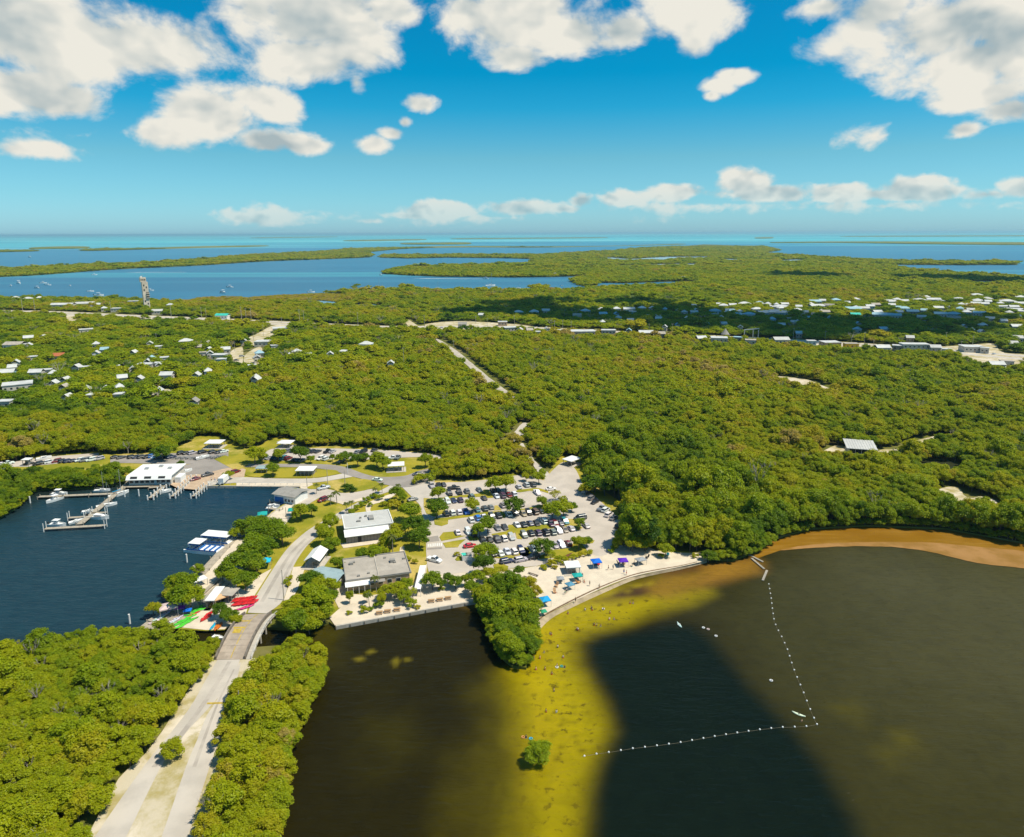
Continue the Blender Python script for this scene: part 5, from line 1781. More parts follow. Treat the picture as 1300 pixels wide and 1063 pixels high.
def motor_boat(px, py, bearing, lab, top=True, sc=1.0, grp='boats in the marina', z=0.0, cabin=False):
    p = G(px, py, z + .7)
    o = thing('motor_boat', lab, 'boat', (p.x, p.y, z), -R(bearing), grp)
    o.scale = (sc, sc, sc)
    put('hull', BOATP['hull'], o)
    if cabin:
        cb = put('cabin', BOATP['cabin'], o)
        put('window', BOATP['cabinwin'], cb)
    else:
        put('console', BOATP['console'], o)
        put('seat', BOATP['seat'], o)
    if top:
        put('hardtop', BOATP['hardtop'], o)
    put('outboard_motor', BOATP['outboard'], o)
    return o


def sail_boat(px, py, bearing, lab, sc=1.0, grp='boats in the marina', cover=True):
    p = G(px, py, .6)
    o = thing('sailboat', lab, 'sailboat', (p.x, p.y, 0), -R(bearing), grp)
    o.scale = (sc, sc, sc)
    put('hull', BOATP['shull'], o)
    cb = put('cabin', BOATP['cabin'], o)
    put('window', BOATP['cabinwin'], cb)
    put('mast', BOATP['mast'], o)
    bm_ = put('boom', BOATP['boom'], o)
    if cover:
        put('sail_cover', BOATP['sail'], bm_)
    return o


motor_boat(69, 634, 205, 'white centre console boat lying in front of the long dock')
motor_boat(75, 626.5, 85, 'white hardtop boat tied up behind the long dock', cabin=True)
motor_boat(73, 665.5, 95, 'white boat tied behind the outer end dock, left side')
motor_boat(97, 661, 45, 'small white boat in the corner left of the walkway', False, .8)
motor_boat(113, 648.5, 75, 'small white boat left of the walkway under white posts', False, .8)
motor_boat(125, 656.3, 95, 'long white boat between the two end docks', False, 1.25, cabin=True)
sail_boat(135.5, 641, 55, 'white hulled sailboat without cover right of the walkway', .85, cover=False)
sail_boat(151.5, 627, 30, 'sailboat with blue sail cover by the marina store', .95)
sail_boat(129.5, 622, 80, 'sailboat moored behind the long dock by the mangroves', .75, cover=False)
motor_boat(207, 623.5, 55, 'white open skiff tied to the pier left of the ramp', False, .95)
motor_boat(235.5, 597.5, 40, 'white open boat on a trailer behind the store', False, .9, z=1.1)
motor_boat(257, 580, 45, 'white boat on a trailer among the empty trailers', False, .95, z=1.3)
motor_boat(55.5, 581, 50, 'white covered boat on land left of the black cars', False, .95, z=1.2, cabin=True)
motor_boat(348, 641, 100, 'white skiff below the grey boat house', False, .75)
motor_boat(346, 644.8, 95, 'grey-white skiff at the dock below the boat house', False, .8)
# day boats of the park: wide twin hulled boats with a white canopy
def day_boat(px, py, bearing, L, B, lab, half=False):
    p = G(px, py, 1.0)
    o = thing('tour_boat', lab, 'tour boat', (p.x, p.y, 0), -R(bearing), 'tour boats at the dock')
    for sx in (-1, 1):
        hb = MB()
        rings = []
        for t in (0, .15, .6, .85, 1):
            w = .55 * (1 if t < .7 else (1.25 - t) * 1.6)
            y = -L / 2 + L * t
            rings.append([(-w, y, -.4), (w, y, -.4), (w, y, 1.0), (-w, y, 1.0)])
        hb.loft(rings)
        hb.build('hull', M['white'], o, (sx * (B / 2 - .55), 0, 0))
    MB().box(-B / 2, B / 2, -L / 2 + .2, L / 2 - 1.2, 1.003, 1.2).build('deck', M['white'], o)
    for sx in (-1, 1):
        MB().box(sx * (B / 2 - .06) - .05, sx * (B / 2 - .06) + .05, -L / 2 + .3, L / 2 - 1.6, 1.203, 1.62).build('side_panel', M['bluehull'], o)
    MB().box(-B / 2 + .2, B / 2 - .2, L / 2 - 1.5, L / 2 - 1.4, 1.203, 1.62).build('bow_rail', M['bluehull'], o)
    y0, y1 = (-L / 2 + .5, L / 2 - 3.0) if not half else (0, L / 2 - 2.2)
    rb = MB().box(-B / 2 + .15, B / 2 - .15, y0, y1, 3.55, 3.7)
    r_ = rb.build('canopy', M['whiteroof'], o)
    for sx in (-1, 1):
        for k in range(5):
            y = y0 + .3 + (y1 - y0 - .6) * k / 4
            MB().tube((sx * (B / 2 - .25), y, 1.2), (sx * (B / 2 - .25), y, 3.55), .05, .05, 5).build('post', M['metal'], r_)
        MB().box(sx * (B / 2 - .2) - .03, sx * (B / 2 - .2) + .03, y0 + .3, y1 - .3, 3.1, 3.5).build('curtain', M['bluehull'], r_)
    MB().box(-.8, .8, y1 + .1, y1 + 1.2, 1.2, 2.6).build('wheelhouse', M['white'], o)
    for k in range(5):
        y = -L / 2 + 1 + (L - 4) * k / 4.5
        MB().box(-B / 2 + .6, B / 2 - .6, y, y + .45, 1.2, 1.65).build('bench', M['white' if not half else 'bluehull'], o)
    MB().tube((B * .3, -L / 2 + 1, 3.5 if not half else 1.2), (B * .3, -L / 2 + 1, 6.6), .05, .03, 5).build('aerial', M['metal'], o)
    return o


day_boat(273, 686, 281, 14, 5.2, 'white roofed tour boat with blue sides, the rear one at the dock')
day_boat(259, 696.5, 281, 13.5, 5.0, 'tour boat with short white roof and open blue deck, nearer one', True)
# boats out in the bay
BAY = [(24, 360, 'm', 1.9, 'large white motor yacht anchored at the left of the bay'), (55, 359.5, 'm', 1.2, 'white boat anchored behind a pair in the bay'), (61, 362, 'm', 1.2, 'white boat anchored right in a pair in the bay'), (47.5, 366, 'm', 1.3, 'white boat anchored in front of the pair in the bay'),
       (14, 363, 'm', 1.0, 'small white boat left of the large yacht'), (120, 349, 'm', 1.2, 'white boat far out above the wooded shore'), (115, 370, 'd', 1.1, 'dark hulled boat near the left wooded shore'), (125.5, 375.3, 'm', 1.5, 'white boat close in by the warehouse shore'), (89, 363, 'd', .9, 'low dark boat in mid bay'),
       (292, 365, 'm', 1.4, 'white boat right of the tower in the bay'), (283.5, 372, 'm', 1.6, 'white boat close to the marsh shore'), (191, 369, 'm', 1.2, 'white boat just right of the tower'), (38, 327, 'm', 2.0, 'white boat far beyond the long island'), (705, 350, 'm', 1.8, 'white boat trailing a wake in the channel'),
       (623, 363, 's', 1.6, 'white catamaran sailboat by the channel shore'), (480, 366, 's', 1.2, 'sailboat anchored left of the round islet'), (658, 366, 's', .8, 'small sailboat by the islet at the channel shore'), (868, 355.2, 'm', 2.0, 'white motor yacht in the narrow inlet'), (617, 354, 'm', 1.3, 'white speed boat in the middle channel'), (484, 349.5, 'm', 1.2, 'white boat off the tip of the grassy island'),
       (713, 363, 's', .7, 'small sailboat between two islets'), (446, 368, 's', .9, 'sailboat close to the two small islets'), (395, 371, 'm', 1.2, 'white boat at the marsh point'), (555, 365.5, 's', .7, 'mast of a small sailboat behind the mangroves')]
for (x, y, t, s, lab) in BAY:
    if t == 's':
        sail_boat(x, y, 60 + 13 * (x % 7), lab, s * 1.5, 'boats anchored in the bay', cover=False)
    else:
        b = motor_boat(x, y, 70 + 17 * (x % 5), lab, s > 1.1, s * 1.6, 'boats anchored in the bay', cabin=s > 1.25)
wk = MB()
wk.add([(0, 0, 0), (-2, -8, 0), (-5, -150, 0), (0, -190, 0), (5, -150, 0), (2, -8, 0)], [(0, 1, 2, 3, 4, 5)])
M['foam'] = pbr('foam', (.65, .70, .72), .6, .25, .05)
for (x, y, br) in ((705, 350.4, 280), (238, 345.8, 92), (617, 354.3, 100)):
    p = G(x, y, .04)
    tag(wk.build('wake', M['foam'], None, p, -R(br)), kind='structure')

# ------------------------------------------------------------------ buildings
def front(pa, pb, z=LZ):
    """frame with its x axis along a front edge seen from pixel pa to pixel pb at height z"""
    a, b = G(*pa, z), G(*pb, z)
    d = b - a
    return a, math.atan2(d.y, d.x), math.hypot(d.x, d.y)


def clear_box(o_loc, rot, x0, x1, y0, y1):
    c, s = math.cos(rot), math.sin(rot)
    HOUSE_CLEAR.append([(o_loc[0] + x * c - y * s, o_loc[1] + x * s + y * c) for x, y in ((x0, y0), (x1, y0), (x1, y1), (x0, y1))])


UNIT_WIN = MB().box(-.5, .5, -.06, .06, -.5, .5).mesh('window', M['glass'])
UNIT_FRAME = MB().box(-.56, .56, -.05, .05, .5, .57).box(-.56, .56, -.05, .05, -.57, -.5).box(-.57, -.5, -.05, .05, -.5, .5).box(.5, .57, -.05, .05, -.5, .5).mesh('frame', M['whitepost'])
UNIT_DOOR = MB().box(-.5, .5, -.06, .06, 0, 1).mesh('door', M['walltan'])


def window(par, x, y, z, w, h, turn=0.0, frame=True):
    o = put('window', UNIT_WIN, par, (x, y, z), turn)
    o.scale = (w, 1, h)
    if frame:
        put('frame', UNIT_FRAME, o)
    return o


def gable(x0, x1, y0, y1, z, h, ov=.5, along='x', th=.16):
    mb = MB()
    if along == 'x':
        ym = (y0 + y1) / 2
        pr = [(y0 - ov, z), (ym, z + h), (y1 + ov, z), (y1 + ov, z - th), (ym, z + h - th), (y0 - ov, z - th)]
        mb.add([(x0 - ov, a, b) for a, b in pr] + [(x1 + ov, a, b) for a, b in pr], [(0, 1, 7, 6), (1, 2, 8, 7), (2, 3, 9, 8), (3, 4, 10, 9), (4, 5, 11, 10), (5, 0, 6, 11), (1, 0, 5, 4), (2, 1, 4, 3), (6, 7, 10, 11), (7, 8, 9, 10)])
    else:
        xm = (x0 + x1) / 2
        pr = [(x0 - ov, z), (xm, z + h), (x1 + ov, z), (x1 + ov, z - th), (xm, z + h - th), (x0 - ov, z - th)]
        mb.add([(a, y0 - ov, b) for a, b in pr] + [(a, y1 + ov, b) for a, b in pr], [(6, 7, 1, 0), (7, 8, 2, 1), (8, 9, 3, 2), (9, 10, 4, 3), (10, 11, 5, 4), (11, 6, 0, 5), (4, 5, 0, 1), (3, 4, 1, 2), (11, 10, 7, 6), (10, 9, 8, 7)])
    return mb


def hip(x0, x1, y0, y1, z, h, ov=.5, th=.16):
    x0, x1, y0, y1 = x0 - ov, x1 + ov, y0 - ov, y1 + ov
    mb = MB()
    w, d = x1 - x0, y1 - y0
    if w > d:
        r = [(x0 + d / 2, (y0 + y1) / 2, z + h), (x1 - d / 2, (y0 + y1) / 2, z + h)]
        fs = [(0, 1, 5, 4), (1, 2, 5), (2, 3, 4, 5), (3, 0, 4)]
    else:
        r = [((x0 + x1) / 2, y0 + w / 2, z + h), ((x0 + x1) / 2, y1 - w / 2 + .01, z + h)]
        fs = [(0, 1, 4), (1, 2, 5, 4), (2, 3, 5), (3, 0, 4, 5)]
    mb.add([(x0, y0, z), (x1, y0, z), (x1, y1, z), (x0, y1, z)] + r, fs)
    mb.box(x0, x1, y0, y1, z - th, z - .002)
    return mb


def shelter(pa, pb, depth, h, lab, roof='whiteroof', kind='gable', nposts=3, slab='concrete', wallh=0.0, cat='shelter', name='picnic_shelter', grp='open shelters in the park', zz=LZ + .06, ridge=.9):
    """open roof on posts over a slab; pa, pb: front eave corners in the photograph"""
    a, rot, L = front(pa, pb, LZ + h)
    o = thing(name, lab, cat, (a.x, a.y, zz), rot, grp)
    if kind == 'gable':
        gable(0, L, 0, depth, h, ridge, .3).build('roof', M[roof], o)
    elif kind == 'gabley':
        gable(0, L, 0, depth, h, ridge, .3, 'y').build('roof', M[roof], o)
    elif kind == 'hip':
        hip(0, L, 0, depth, h, ridge, .3).build('roof', M[roof], o)
    else:
        MB().box(-.3, L + .3, -.3, depth + .3, h, h + .22).build('roof', M[roof], o)
    pm = MB().box(-.1, .1, -.1, .1, 0, h - .17).mesh('post', M['wallgrey'])
    for i in range(nposts):
        for y in (.2, depth - .2):
            put('post', pm, o, (.2 + (L - .4) * i / (nposts - 1), y, 0))
    MB().box(-1.0, L + 1.0, -1.2, depth + .6, -.2, .02).build('slab', M[slab], o)
    if wallh:
        MB().box(.5, L - .5, depth * .45, depth - .6, .02, wallh).build('wall', M['wallgrey'], o)
    tb = MB().box(-.9, .9, -.4, .4, .7, .78).box(-.9, .9, -.75, -.5, .42, .48).box(-.9, .9, .5, .75, .42, .48).box(-.6, -.5, -.6, .6, .02, .7).box(.5, .6, -.6, .6, .02, .7).mesh('picnic_table', M['wood'])
    for i in range(max(1, int(L / 5))):
        put('table', tb, o, (L * (i + .5) / max(1, int(L / 5)), depth * .3, .02))
    return o


# --- marina store: flat white roof with three dark openings in the fascia, on the quay
a, rot, L = front((161, 605.5), (215, 604.3), LZ + 4.4)
st = thing('marina_store', 'long white roofed marina store with three dark openings over the water', 'store', (a.x, a.y, LZ), rot)
MB().box(0, L, 1.2, 16, 0, 4.2).build('wall', M['wall'], st)
MB().box(-.6, L + .8, .9, 17, 4.2, 4.5).build('roof', M['whiteroof'], st)
fa = MB()
fa.add([(-.6, .88, 4.5), (L + .8, .88, 4.5), (L + .8, -.5, 2.9), (-.6, -.5, 2.9), (-.6, .88, 4.3), (L + .8, .88, 4.3), (L + .8, -.4, 2.75), (-.6, -.4, 2.75)], [(0, 3, 2, 1), (4, 5, 6, 7), (0, 4, 7, 3), (1, 2, 6, 5), (3, 7, 6, 2)])
fa.build('fascia', M['white'], st)
for i in range(3):
    x = L * (.15 + .33 * i)
    o = MB()
    o.add([(-1.5, .55, 4.17), (1.5, .55, 4.17), (1.5, -.15, 3.36), (-1.5, -.15, 3.36)], [(0, 3, 2, 1)])
    o.build('fascia_opening', M['dark'], st, (x, -.02, .03))
for i in range(8):
    window(st, L * (i + .5) / 8, 1.18, 1.6, 1.6, 1.3)
MB().box(L * .60, L * .66, 1.0, 1.18, 0, 2.3).build('door', M['wallblue'], st)
for i in range(3):
    MB().box(0, 1.6, 0, 1.4, 4.5, 5.3).build('roof_unit', M['metal'], st, (L * (.2 + .28 * i), 9 + i % 2 * 3, 0))
for i in range(9):
    MB().box(-.03, .03, 1.0, 16.8, 4.5, 4.56).build('roof_seam', M['white'], st, (L * (i + .5) / 9, 0, 0))
clear_box(a, rot, -2, L + 3, -14, 19)
# lean-to stairs at the store's right end
MB().box(L + .8, L + 3.4, 3, 9, 0, 2.6).build('annex', M['white'], st)


def deck(name, lab, cat, segs, width, piles=True, mk='wood', grp='marina docks', z=1.05, pz=1.9, pr=.16, step=4.0, pmat='piling'):
    """walkway over the water; segs: pairs of pixels along its middle line"""
    o = thing(name, lab, cat, (0, 0, 0), 0, grp)
    a0 = G(*segs[0][0], z)
    o.location = (a0.x, a0.y, 0)
    for (pa, pb, *wd) in segs:
        w = wd[0] if wd else width
        a, b = G(*pa, z), G(*pb, z)
        d = b - a
        ln = math.hypot(d.x, d.y)
        rot = math.atan2(d.y, d.x)
        n = max(1, int(ln / 3))
        pm = MB().box(.03, ln / n - .03, -w / 2, w / 2, z - .2, z).mesh('deck_section', M[mk])
        for i in range(n):
            put('deck_section', pm, o, (a.x - a0.x + d.x * i / n, a.y - a0.y + d.y * i / n, 0), rot)
        if piles:
            k = max(2, int(ln / step) + 1)
            pl = MB().tube((0, 0, -1.5), (0, 0, pz), pr, pr, 7).mesh('piling', M[pmat])
            for i in range(k):
                for s in (-1, 1):
                    t = i / (k - 1)
                    q = a + d * t - a0
                    put('piling', pl, o, (q.x - math.sin(rot) * s * (w / 2 + pr), q.y + math.cos(rot) * s * (w / 2 + pr), 0))
    return o


deck('dock', 'long narrow dock along the mangroves in the marina', 'dock', [((49, 630.5), (146, 626.5))], 2.0, step=9, pz=1.6)
deck('dock', 'main sloping walkway of the marina out to the end docks', 'dock', [((168, 609), (101, 665.5))], 2.4, step=12)
deck('dock', 'outermost end dock of the marina with white corner posts', 'dock', [((57, 671), (134, 666.8))], 1.8, pz=3.4, step=28, pmat='whitepost')
deck('dock', 'short inner finger dock of the marina with white posts', 'dock', [((87, 657.3), (108, 655.8)), ((116, 651.5), (135, 650.5))], 1.6, pz=3.4, step=20, pmat='whitepost')
deck('dock', 'grey platform in front of the marina store', 'dock', [((160, 617.8), (207, 616.5), 2.2), ((181, 608), (181, 616), 4.5), ((164, 609), (161, 617), 2.0), ((205, 607), (198, 619), 6.0)], 2.2, step=8, pz=1.1)
deck('dock', 'grey pier with thick pilings left of the boat ramp', 'dock', [((219, 608.5), (191, 632))], 1.8, step=3, pr=.32, pz=2.1, pmat='whitepost')
deck('dock', 'ramp pier with pilings between the two boat lanes', 'dock', [((246, 605.5), (219, 630))], 1.7, step=3, pr=.32, pz=2.1, pmat='whitepost')
deck('dock', 'ramp pier with pilings right of the boat lanes', 'dock', [((262, 616), (245.5, 630))], 1.7, step=2.6, pr=.3, pz=2.1, pmat='whitepost')
deck('dock', 'long tour boat dock under the quay trees', 'dock', [((298, 682), (245, 740))], 3.0, step=7, pz=1.7)
deck('dock', 'small grey ramp dock below the tour boats', 'dock', [((257, 727), (248, 717))], 1.8, False)
deck('dock', 'stepped dock below the grey boat house', 'dock', [((357, 648), (343, 645)), ((356, 637), (344, 636))], 1.6, step=5)
deck('kayak_dock', 'grey kayak dock at the left tip of the rental beach', 'dock', [((181, 793), (208, 796.5), 3.2), ((191, 789), (217, 775), 3.0), ((199, 792), (226, 778), 3.0), ((207, 795), (236, 781), 3.0)], 3.0, step=9, pz=1.2)
deck('walkway', 'slatted boardwalk by the rental sheds', 'boardwalk', [((256, 754), (279, 733), 1.3), ((262, 756), (283, 737), 1.3), ((268, 758), (288, 740), 1.6)], 1.3, False, z=1.5)
post = MB().tube((0, 0, -1.5), (0, 0, 3.0), .28, .28, 8).mesh('mooring_post', M['whitepost'])
for x, y, d in ((176.5, 628, 'free standing white mooring post in front of the store'), (158.5, 629, 'thick white mooring post beside the sailboat'), (237.5, 712, 'grey mooring post left of the tour boats'), (246, 730, 'short white mooring post below the tour boats'), (165, 790, 'lone white post off the kayak dock'), (38.5, 637, 'thin post in the water left of the long dock')):
    p = G(x, y + 2, 0)
    tag(put('mooring_post', post, None, p), d, 'post', 'mooring posts')
# boat house
a, rot, L = front((346, 627), (374, 631.5), LZ + 3.4)
bh = thing('boat_house', 'grey roofed boat house standing over the basin corner', 'boat house', (a.x, a.y, 0), rot)
d_ = (G(355.8, 619.4, LZ + 3.4) - G(346, 627, LZ + 3.4)).length
gable(0, L, 0, d_ + 2, 4.4, .9, .4).build('roof', M['slate'], bh)
MB().box(.3, L - .3, .5, d_ + 1.5, -1, 4.2).build('wall', M['white'], bh)
MB().box(.6, L * .45, .40, .48, .4, 3.2).build('door', M['bluehull'], bh)
for i in range(3):
    window(bh, L * (.55 + .15 * i), .47, 2.2, 1.0, 1.0)
# quay railing along the basin seawall
qa, rot, L = front((268, 615.5), (381, 615.8), LZ)
rl = thing('quay_railing', 'low pale railing with posts along the basin seawall', 'railing', (qa.x, qa.y, LZ), rot)
MB().box(0, L, -.04, .04, .92, 1.0).build('rail', M['whitepost'], rl)
pm = MB().box(-.07, .07, -.07, .07, 0, .92).mesh('post', M['whitepost'])
for i in range(15):
    put('post', pm, rl, (L * i / 14, 0, 0))
def seawall(lab, px, z=LZ + .12, w=.5):
    o = thing('seawall', lab, 'seawall', (0, 0, 0), 0, 'seawalls')
    a0 = G(*px[0], LZ)
    o.location = (a0.x, a0.y, 0)
    for pa, pb in zip(px[:-1], px[1:]):
        a, b = G(*pa, LZ), G(*pb, LZ)
        d = b - a
        ln = math.hypot(d.x, d.y)
        n = max(1, round(ln / 4))
        rot = math.atan2(d.y, d.x)
        pm = MB().box(.02, ln / n - .02, -w, 0.02, -1.2, z).mesh('wall_section', M['concrete'])
        pc = MB().tube((0, -w - .1, -1.2), (0, -w - .1, z - .1), .13, .13, 6).mesh('pile', M['darkconc'])
        for i in range(n):
            q = a + d * (i / n) - a0
            put('wall_section', pm, o, (q.x, q.y, 0), rot)
            put('pile', pc, o, (q.x, q.y, 0), rot)
    return o


seawall('concrete seawall with piles along the inner lagoon promenade', [(426, 794.5), (480, 784.5), (540, 773.5), (606, 762)])
seawall('brown seawall along the north side of the marina basin', [(264, 616.8), (320, 617), (381, 617)])
seawall('seawall running along the basin by the plaza', [(374, 634), (346, 652), (322, 676)])

# --- visitor building
a, rot, L = front((440, 690.3), (489, 684), LZ)
depth = 15.5
vc = thing('visitor_building', 'long visitor building with flat white roof and lower metal eave', 'building', (a.x, a.y, LZ), rot)
H = 4.3
MB().box(0, L + 3.0, 0, depth, 0, 3.1).build('wall', M['wallgrey'], vc)  # shade under the eave put into the lower wall's grey
MB().box(0, L + 3.0, 2.6, depth + .2, 3.1, H).build('upper_wall', M['wall'], vc)
MB().box(-.4, L + 3.6, 2.5, depth + .5, H, H + .25).build('roof', M['greyroof'], vc)
for (x0, x1, y0, y1) in ((-.4, L + 3.6, 2.5, 2.8), (-.4, L + 3.6, depth + .2, depth + .5), (-.4, -.1, 2.8, depth + .2), (L + 3.3, L + 3.6, 2.8, depth + .2)):
    MB().box(x0, x1, y0, y1, H + .25, H + .55).build('parapet', M['whiteroof'], vc)
ev = MB()
ev.add([(-.6, 2.48, H - .1), (L + 1.6, 2.48, H - .1), (L + 1.6, -1.1, 2.95), (-.6, -1.1, 2.95), (-.6, 2.48, H - .25), (L + 1.6, 2.48, H - .25), (L + 1.6, -1.1, 2.8), (-.6, -1.1, 2.8)], [(0, 3, 2, 1), (4, 5, 6, 7), (0, 4, 7, 3), (1, 2, 6, 5), (3, 7, 6, 2)])
ev.build('eave_roof', M['whiteroof'], vc)
for i in range(12):
    MB().box(-.03, .03, -.05, 0, .0, 3.0).build('cladding_joint', M['dark'], vc, (L * (i + .5) / 12, 0, 0))
MB().box(L * .3, L * .3 + 1.2, -.04, .0, 0, 2.2).build('door', M['dark'], vc)
for (x, y, w, d, h) in ((L * .38, 8, 1.4, 1.0, .5), (L * .72, 9.5, 1.8, 3.2, .8), (L * .6, 12, .8, .8, .6), (L * .45, 11, .7, .7, .5)):
    MB().box(-w / 2, w / 2, -d / 2, d / 2, H + .25, H + .25 + h).build('roof_unit', M['wallgrey'], vc, (x, y, 0))
MB().box(L * .66, L * .66 + 3, depth + .5, depth + 3, 0, 3.2).build('porch', M['white'], vc)
# --- grey flat roofed building by the seawall
a, rot, L = front((441, 752), (527, 740), LZ)
g2 = thing('park_building', 'broad building with worn beige flat roof and white front awning', 'building', (a.x, a.y, LZ), rot)
d2 = 15.0
MB().box(0, L * .92, 0, d2, 0, 3.6).build('wall', M['walltan'], g2)
MB().box(-.4, L * .95, -.3, d2 + .4, 3.6, 3.85).build('roof', M['beigeroof'], g2)
for (x0, x1, y0, y1) in ((-.4, L * .95, -.3, 0), (-.4, L * .95, d2 + .1, d2 + .4), (-.4, -.1, 0, d2 + .1), (L * .95 - .3, L * .95, 0, d2 + .1)):
    MB().box(x0, x1, y0, y1, 3.85, 4.15).build('parapet', M['slate'], g2)
MB().box(L * .46, L * .46 + .25, 0, d2, 3.852, 4.05).build('roof_ridge', M['concrete'], g2)
aw = MB()
aw.add([(-.6, -.32, 3.5), (L * .33, -.32, 3.5), (L * .33, -2.4, 2.9), (-.6, -2.4, 2.9), (-.6, -.32, 3.38), (L * .33, -.32, 3.38), (L * .33, -2.4, 2.78), (-.6, -2.4, 2.78)], [(0, 3, 2, 1), (4, 5, 6, 7), (0, 4, 7, 3), (1, 2, 6, 5), (3, 7, 6, 2)])
aw.build('awning', M['whiteroof'], g2)
MB().box(L * .34, L * .55, -2.2, -.32, 3.0, 3.15).build('awning', M['slate'], g2)
for i in range(5):
    MB().box(-.06, .06, -2.3, -2.2, 0, 2.8).build('post', M['white'], g2, (L * .33 * i / 4, 0, 0))
for (x, y, s) in ((.1, 11, 1.2), (.14, 12, .9), (.72, 9, 1.6), (.75, 8.2, .8), (.33, 3, .7), (.18, 2, .8), (.9, 10, .8), (.62, 12.4, .7)):
    MB().box(-s / 2, s / 2, -s / 2, s / 2, 3.85, 3.85 + s * .6).build('roof_unit', M['slate'], g2, (L * x, y, 0))
for i in range(6):
    window(g2, L * (.1 + .13 * i), -.03, 1.9, 1.4, 1.2)
# white ramp roof on its right side
a, rot, L = front((526, 750), (529, 751), LZ)
w1, w2 = G(530, 748, LZ + 2.6), G(537, 718, LZ + 2.6)
rr = thing('ramp_roof', 'narrow white covered walkway right of the beige roofed building', 'walkway roof', (w1.x, w1.y, LZ), math.atan2((w2 - w1).y, (w2 - w1).x))
ln = (w2 - w1).length
MB().box(0, ln, -1.0, 1.0, 2.5, 2.65).build('roof', M['whiteroof'], rr)
for i in range(5):
    for s in (-.9, .9):
        MB().box(-.06, .06, -.06, .06, 0, 2.5).build('post', M['white'], rr, (ln * (i + .1) / 4.3, s, 0))
# --- teal roofed building and gazebo
a, rot, L = front((390, 736), (424, 742), LZ + 2.8)
tb = thing('teal_roof_building', 'low building with pale teal gable roof left of the beige one', 'building', (a.x, a.y, LZ), rot)
gable(0, L, 0, 8.5, 3.0, 1.3, .6).build('roof', M['tealroof'], tb)
MB().box(.3, L - .3, .4, 8.1, 0, 2.85).build('wall', M['wall'], tb)
for i in range(4):
    window(tb, L * (i + .5) / 4, .38, 1.6, 1.0, 1.0)
MB().box(-.05, .05, 0, .04, 0, 2.2).build('door', M['dark'], tb, (L * .62, .36, 0))
a, rot, L = front((387, 712), (405, 712.5), LZ + 2.6)
gz = shelter((387, 712), (405, 712.5), 8.5, 2.7, 'white gabled gazebo on brown posts beside the road', kind='gabley', nposts=3, name='gazebo', cat='gazebo', ridge=1.5, slab='concrete')
shelter((375.5, 598.2), (397, 598.2), 6.2, 2.7, 'white roofed picnic shelter on the middle grass island', kind='flat', nposts=5, wallh=2.0)
shelter((324.5, 595.5), (338.5, 595.6), 4.2, 2.2, 'small shelter with pale teal roof on the middle grass island', roof='tealroof', kind='flat', slab='concrete')
shelter((259.6, 563.6), (279, 563.6), 6.5, 2.6, 'white roofed shelter by the woods behind the marina car park', kind='flat', nposts=5)
shelter((352, 563), (368, 563.4), 6.0, 2.6, 'white roofed shelter at the woods behind the north car park', kind='hip', nposts=3)
shelter((493, 592.5), (512.5, 591.5), 5.5, 2.6, 'white roofed picnic shelter shaded by a tree near the east road', kind='flat', nposts=4)
shelter((714.5, 583.5), (725.5, 586.5), 7.0, 2.6, 'white roofed shelter at the turning circle of the beach car park', kind='flat', nposts=3)
shelter((720, 721.5), (736.5, 720.5), 4.2, 2.3, 'low white roofed shelter on the beach by the bushes', kind='flat', nposts=4)
shelter((27.5, 584.5), (35.5, 584.5), 3.0, 2.9, 'small pale booth at the woods left of the marina', kind='flat', nposts=2, wallh=2.4)
# white box trailer on the quay, dumpsters in a white enclosure
a, rot, L = front((276.3, 608.5), (282.8, 608.5), LZ + 2.8)
o = thing('box_trailer', 'tall white box trailer parked on the basin quay', 'trailer', (a.x, a.y, LZ + .05), rot)
MB().box(0, 2.4, 0, 8, .7, 3.1).build('box', M['white'], o)
for y in (2.5, 3.6):
    for x in (.1, 2.3):
        put('wheel', CARS['sedan']['wheel'], o, (x, y, .34))
MB().box(.9, 1.5, -1.4, 0, .6, .75).build('drawbar', M['metal'], o)
a, rot, L = front((587.2, 712.5), (599, 711.5), LZ)
o = thing('dumpster_enclosure', 'white fenced enclosure at the car park turn', 'enclosure', (a.x, a.y, LZ + .02), rot)
for i in range(6):
    MB().box(.02, L / 6 - .02, -.06, .06, 0, 1.7).build('fence_panel', M['white'], o, (L * i / 6, 0, 0))
for s in (0, L):
    for i in range(2):
        MB().box(-.06, .06, .08 + i * 1.6, 1.6 + i * 1.6, 0, 1.7).build('fence_panel', M['white'], o, (s, 0, 0))
for i, (c, nm) in enumerate((('greenroof', 'dumpster with bright green lid inside the white enclosure'), ('slate', 'dumpster with dark lid inside the white enclosure'))):
    c0 = Matrix.Rotation(rot, 4, 'Z') @ Vector((L * (.28 + .45 * i), 1.7, 0))
    d = thing('dumpster', nm, 'dumpster', (a.x + c0.x, a.y + c0.y, LZ + .02), rot)
    MB().loft([[(-.75, -.5, .15), (.75, -.5, .15), (.75, .5, .15), (-.75, .5, .15)], [(-.95, -.75, 1.5), (.95, -.75, 1.5), (.95, .7, 1.7), (-.95, .7, 1.7)]]).build('bin', M['slate'], d)
    l = MB()
    l.add([(-1, -.8, 1.52), (1, -.8, 1.52), (1, .75, 1.76), (-1, .75, 1.76), (-1, -.8, 1.6), (1, -.8, 1.6), (1, .75, 1.84), (-1, .75, 1.84)], [(4, 5, 6, 7), (0, 1, 5, 4), (1, 2, 6, 5), (2, 3, 7, 6), (3, 0, 4, 7)])
    l.build('lid', M[c], d)

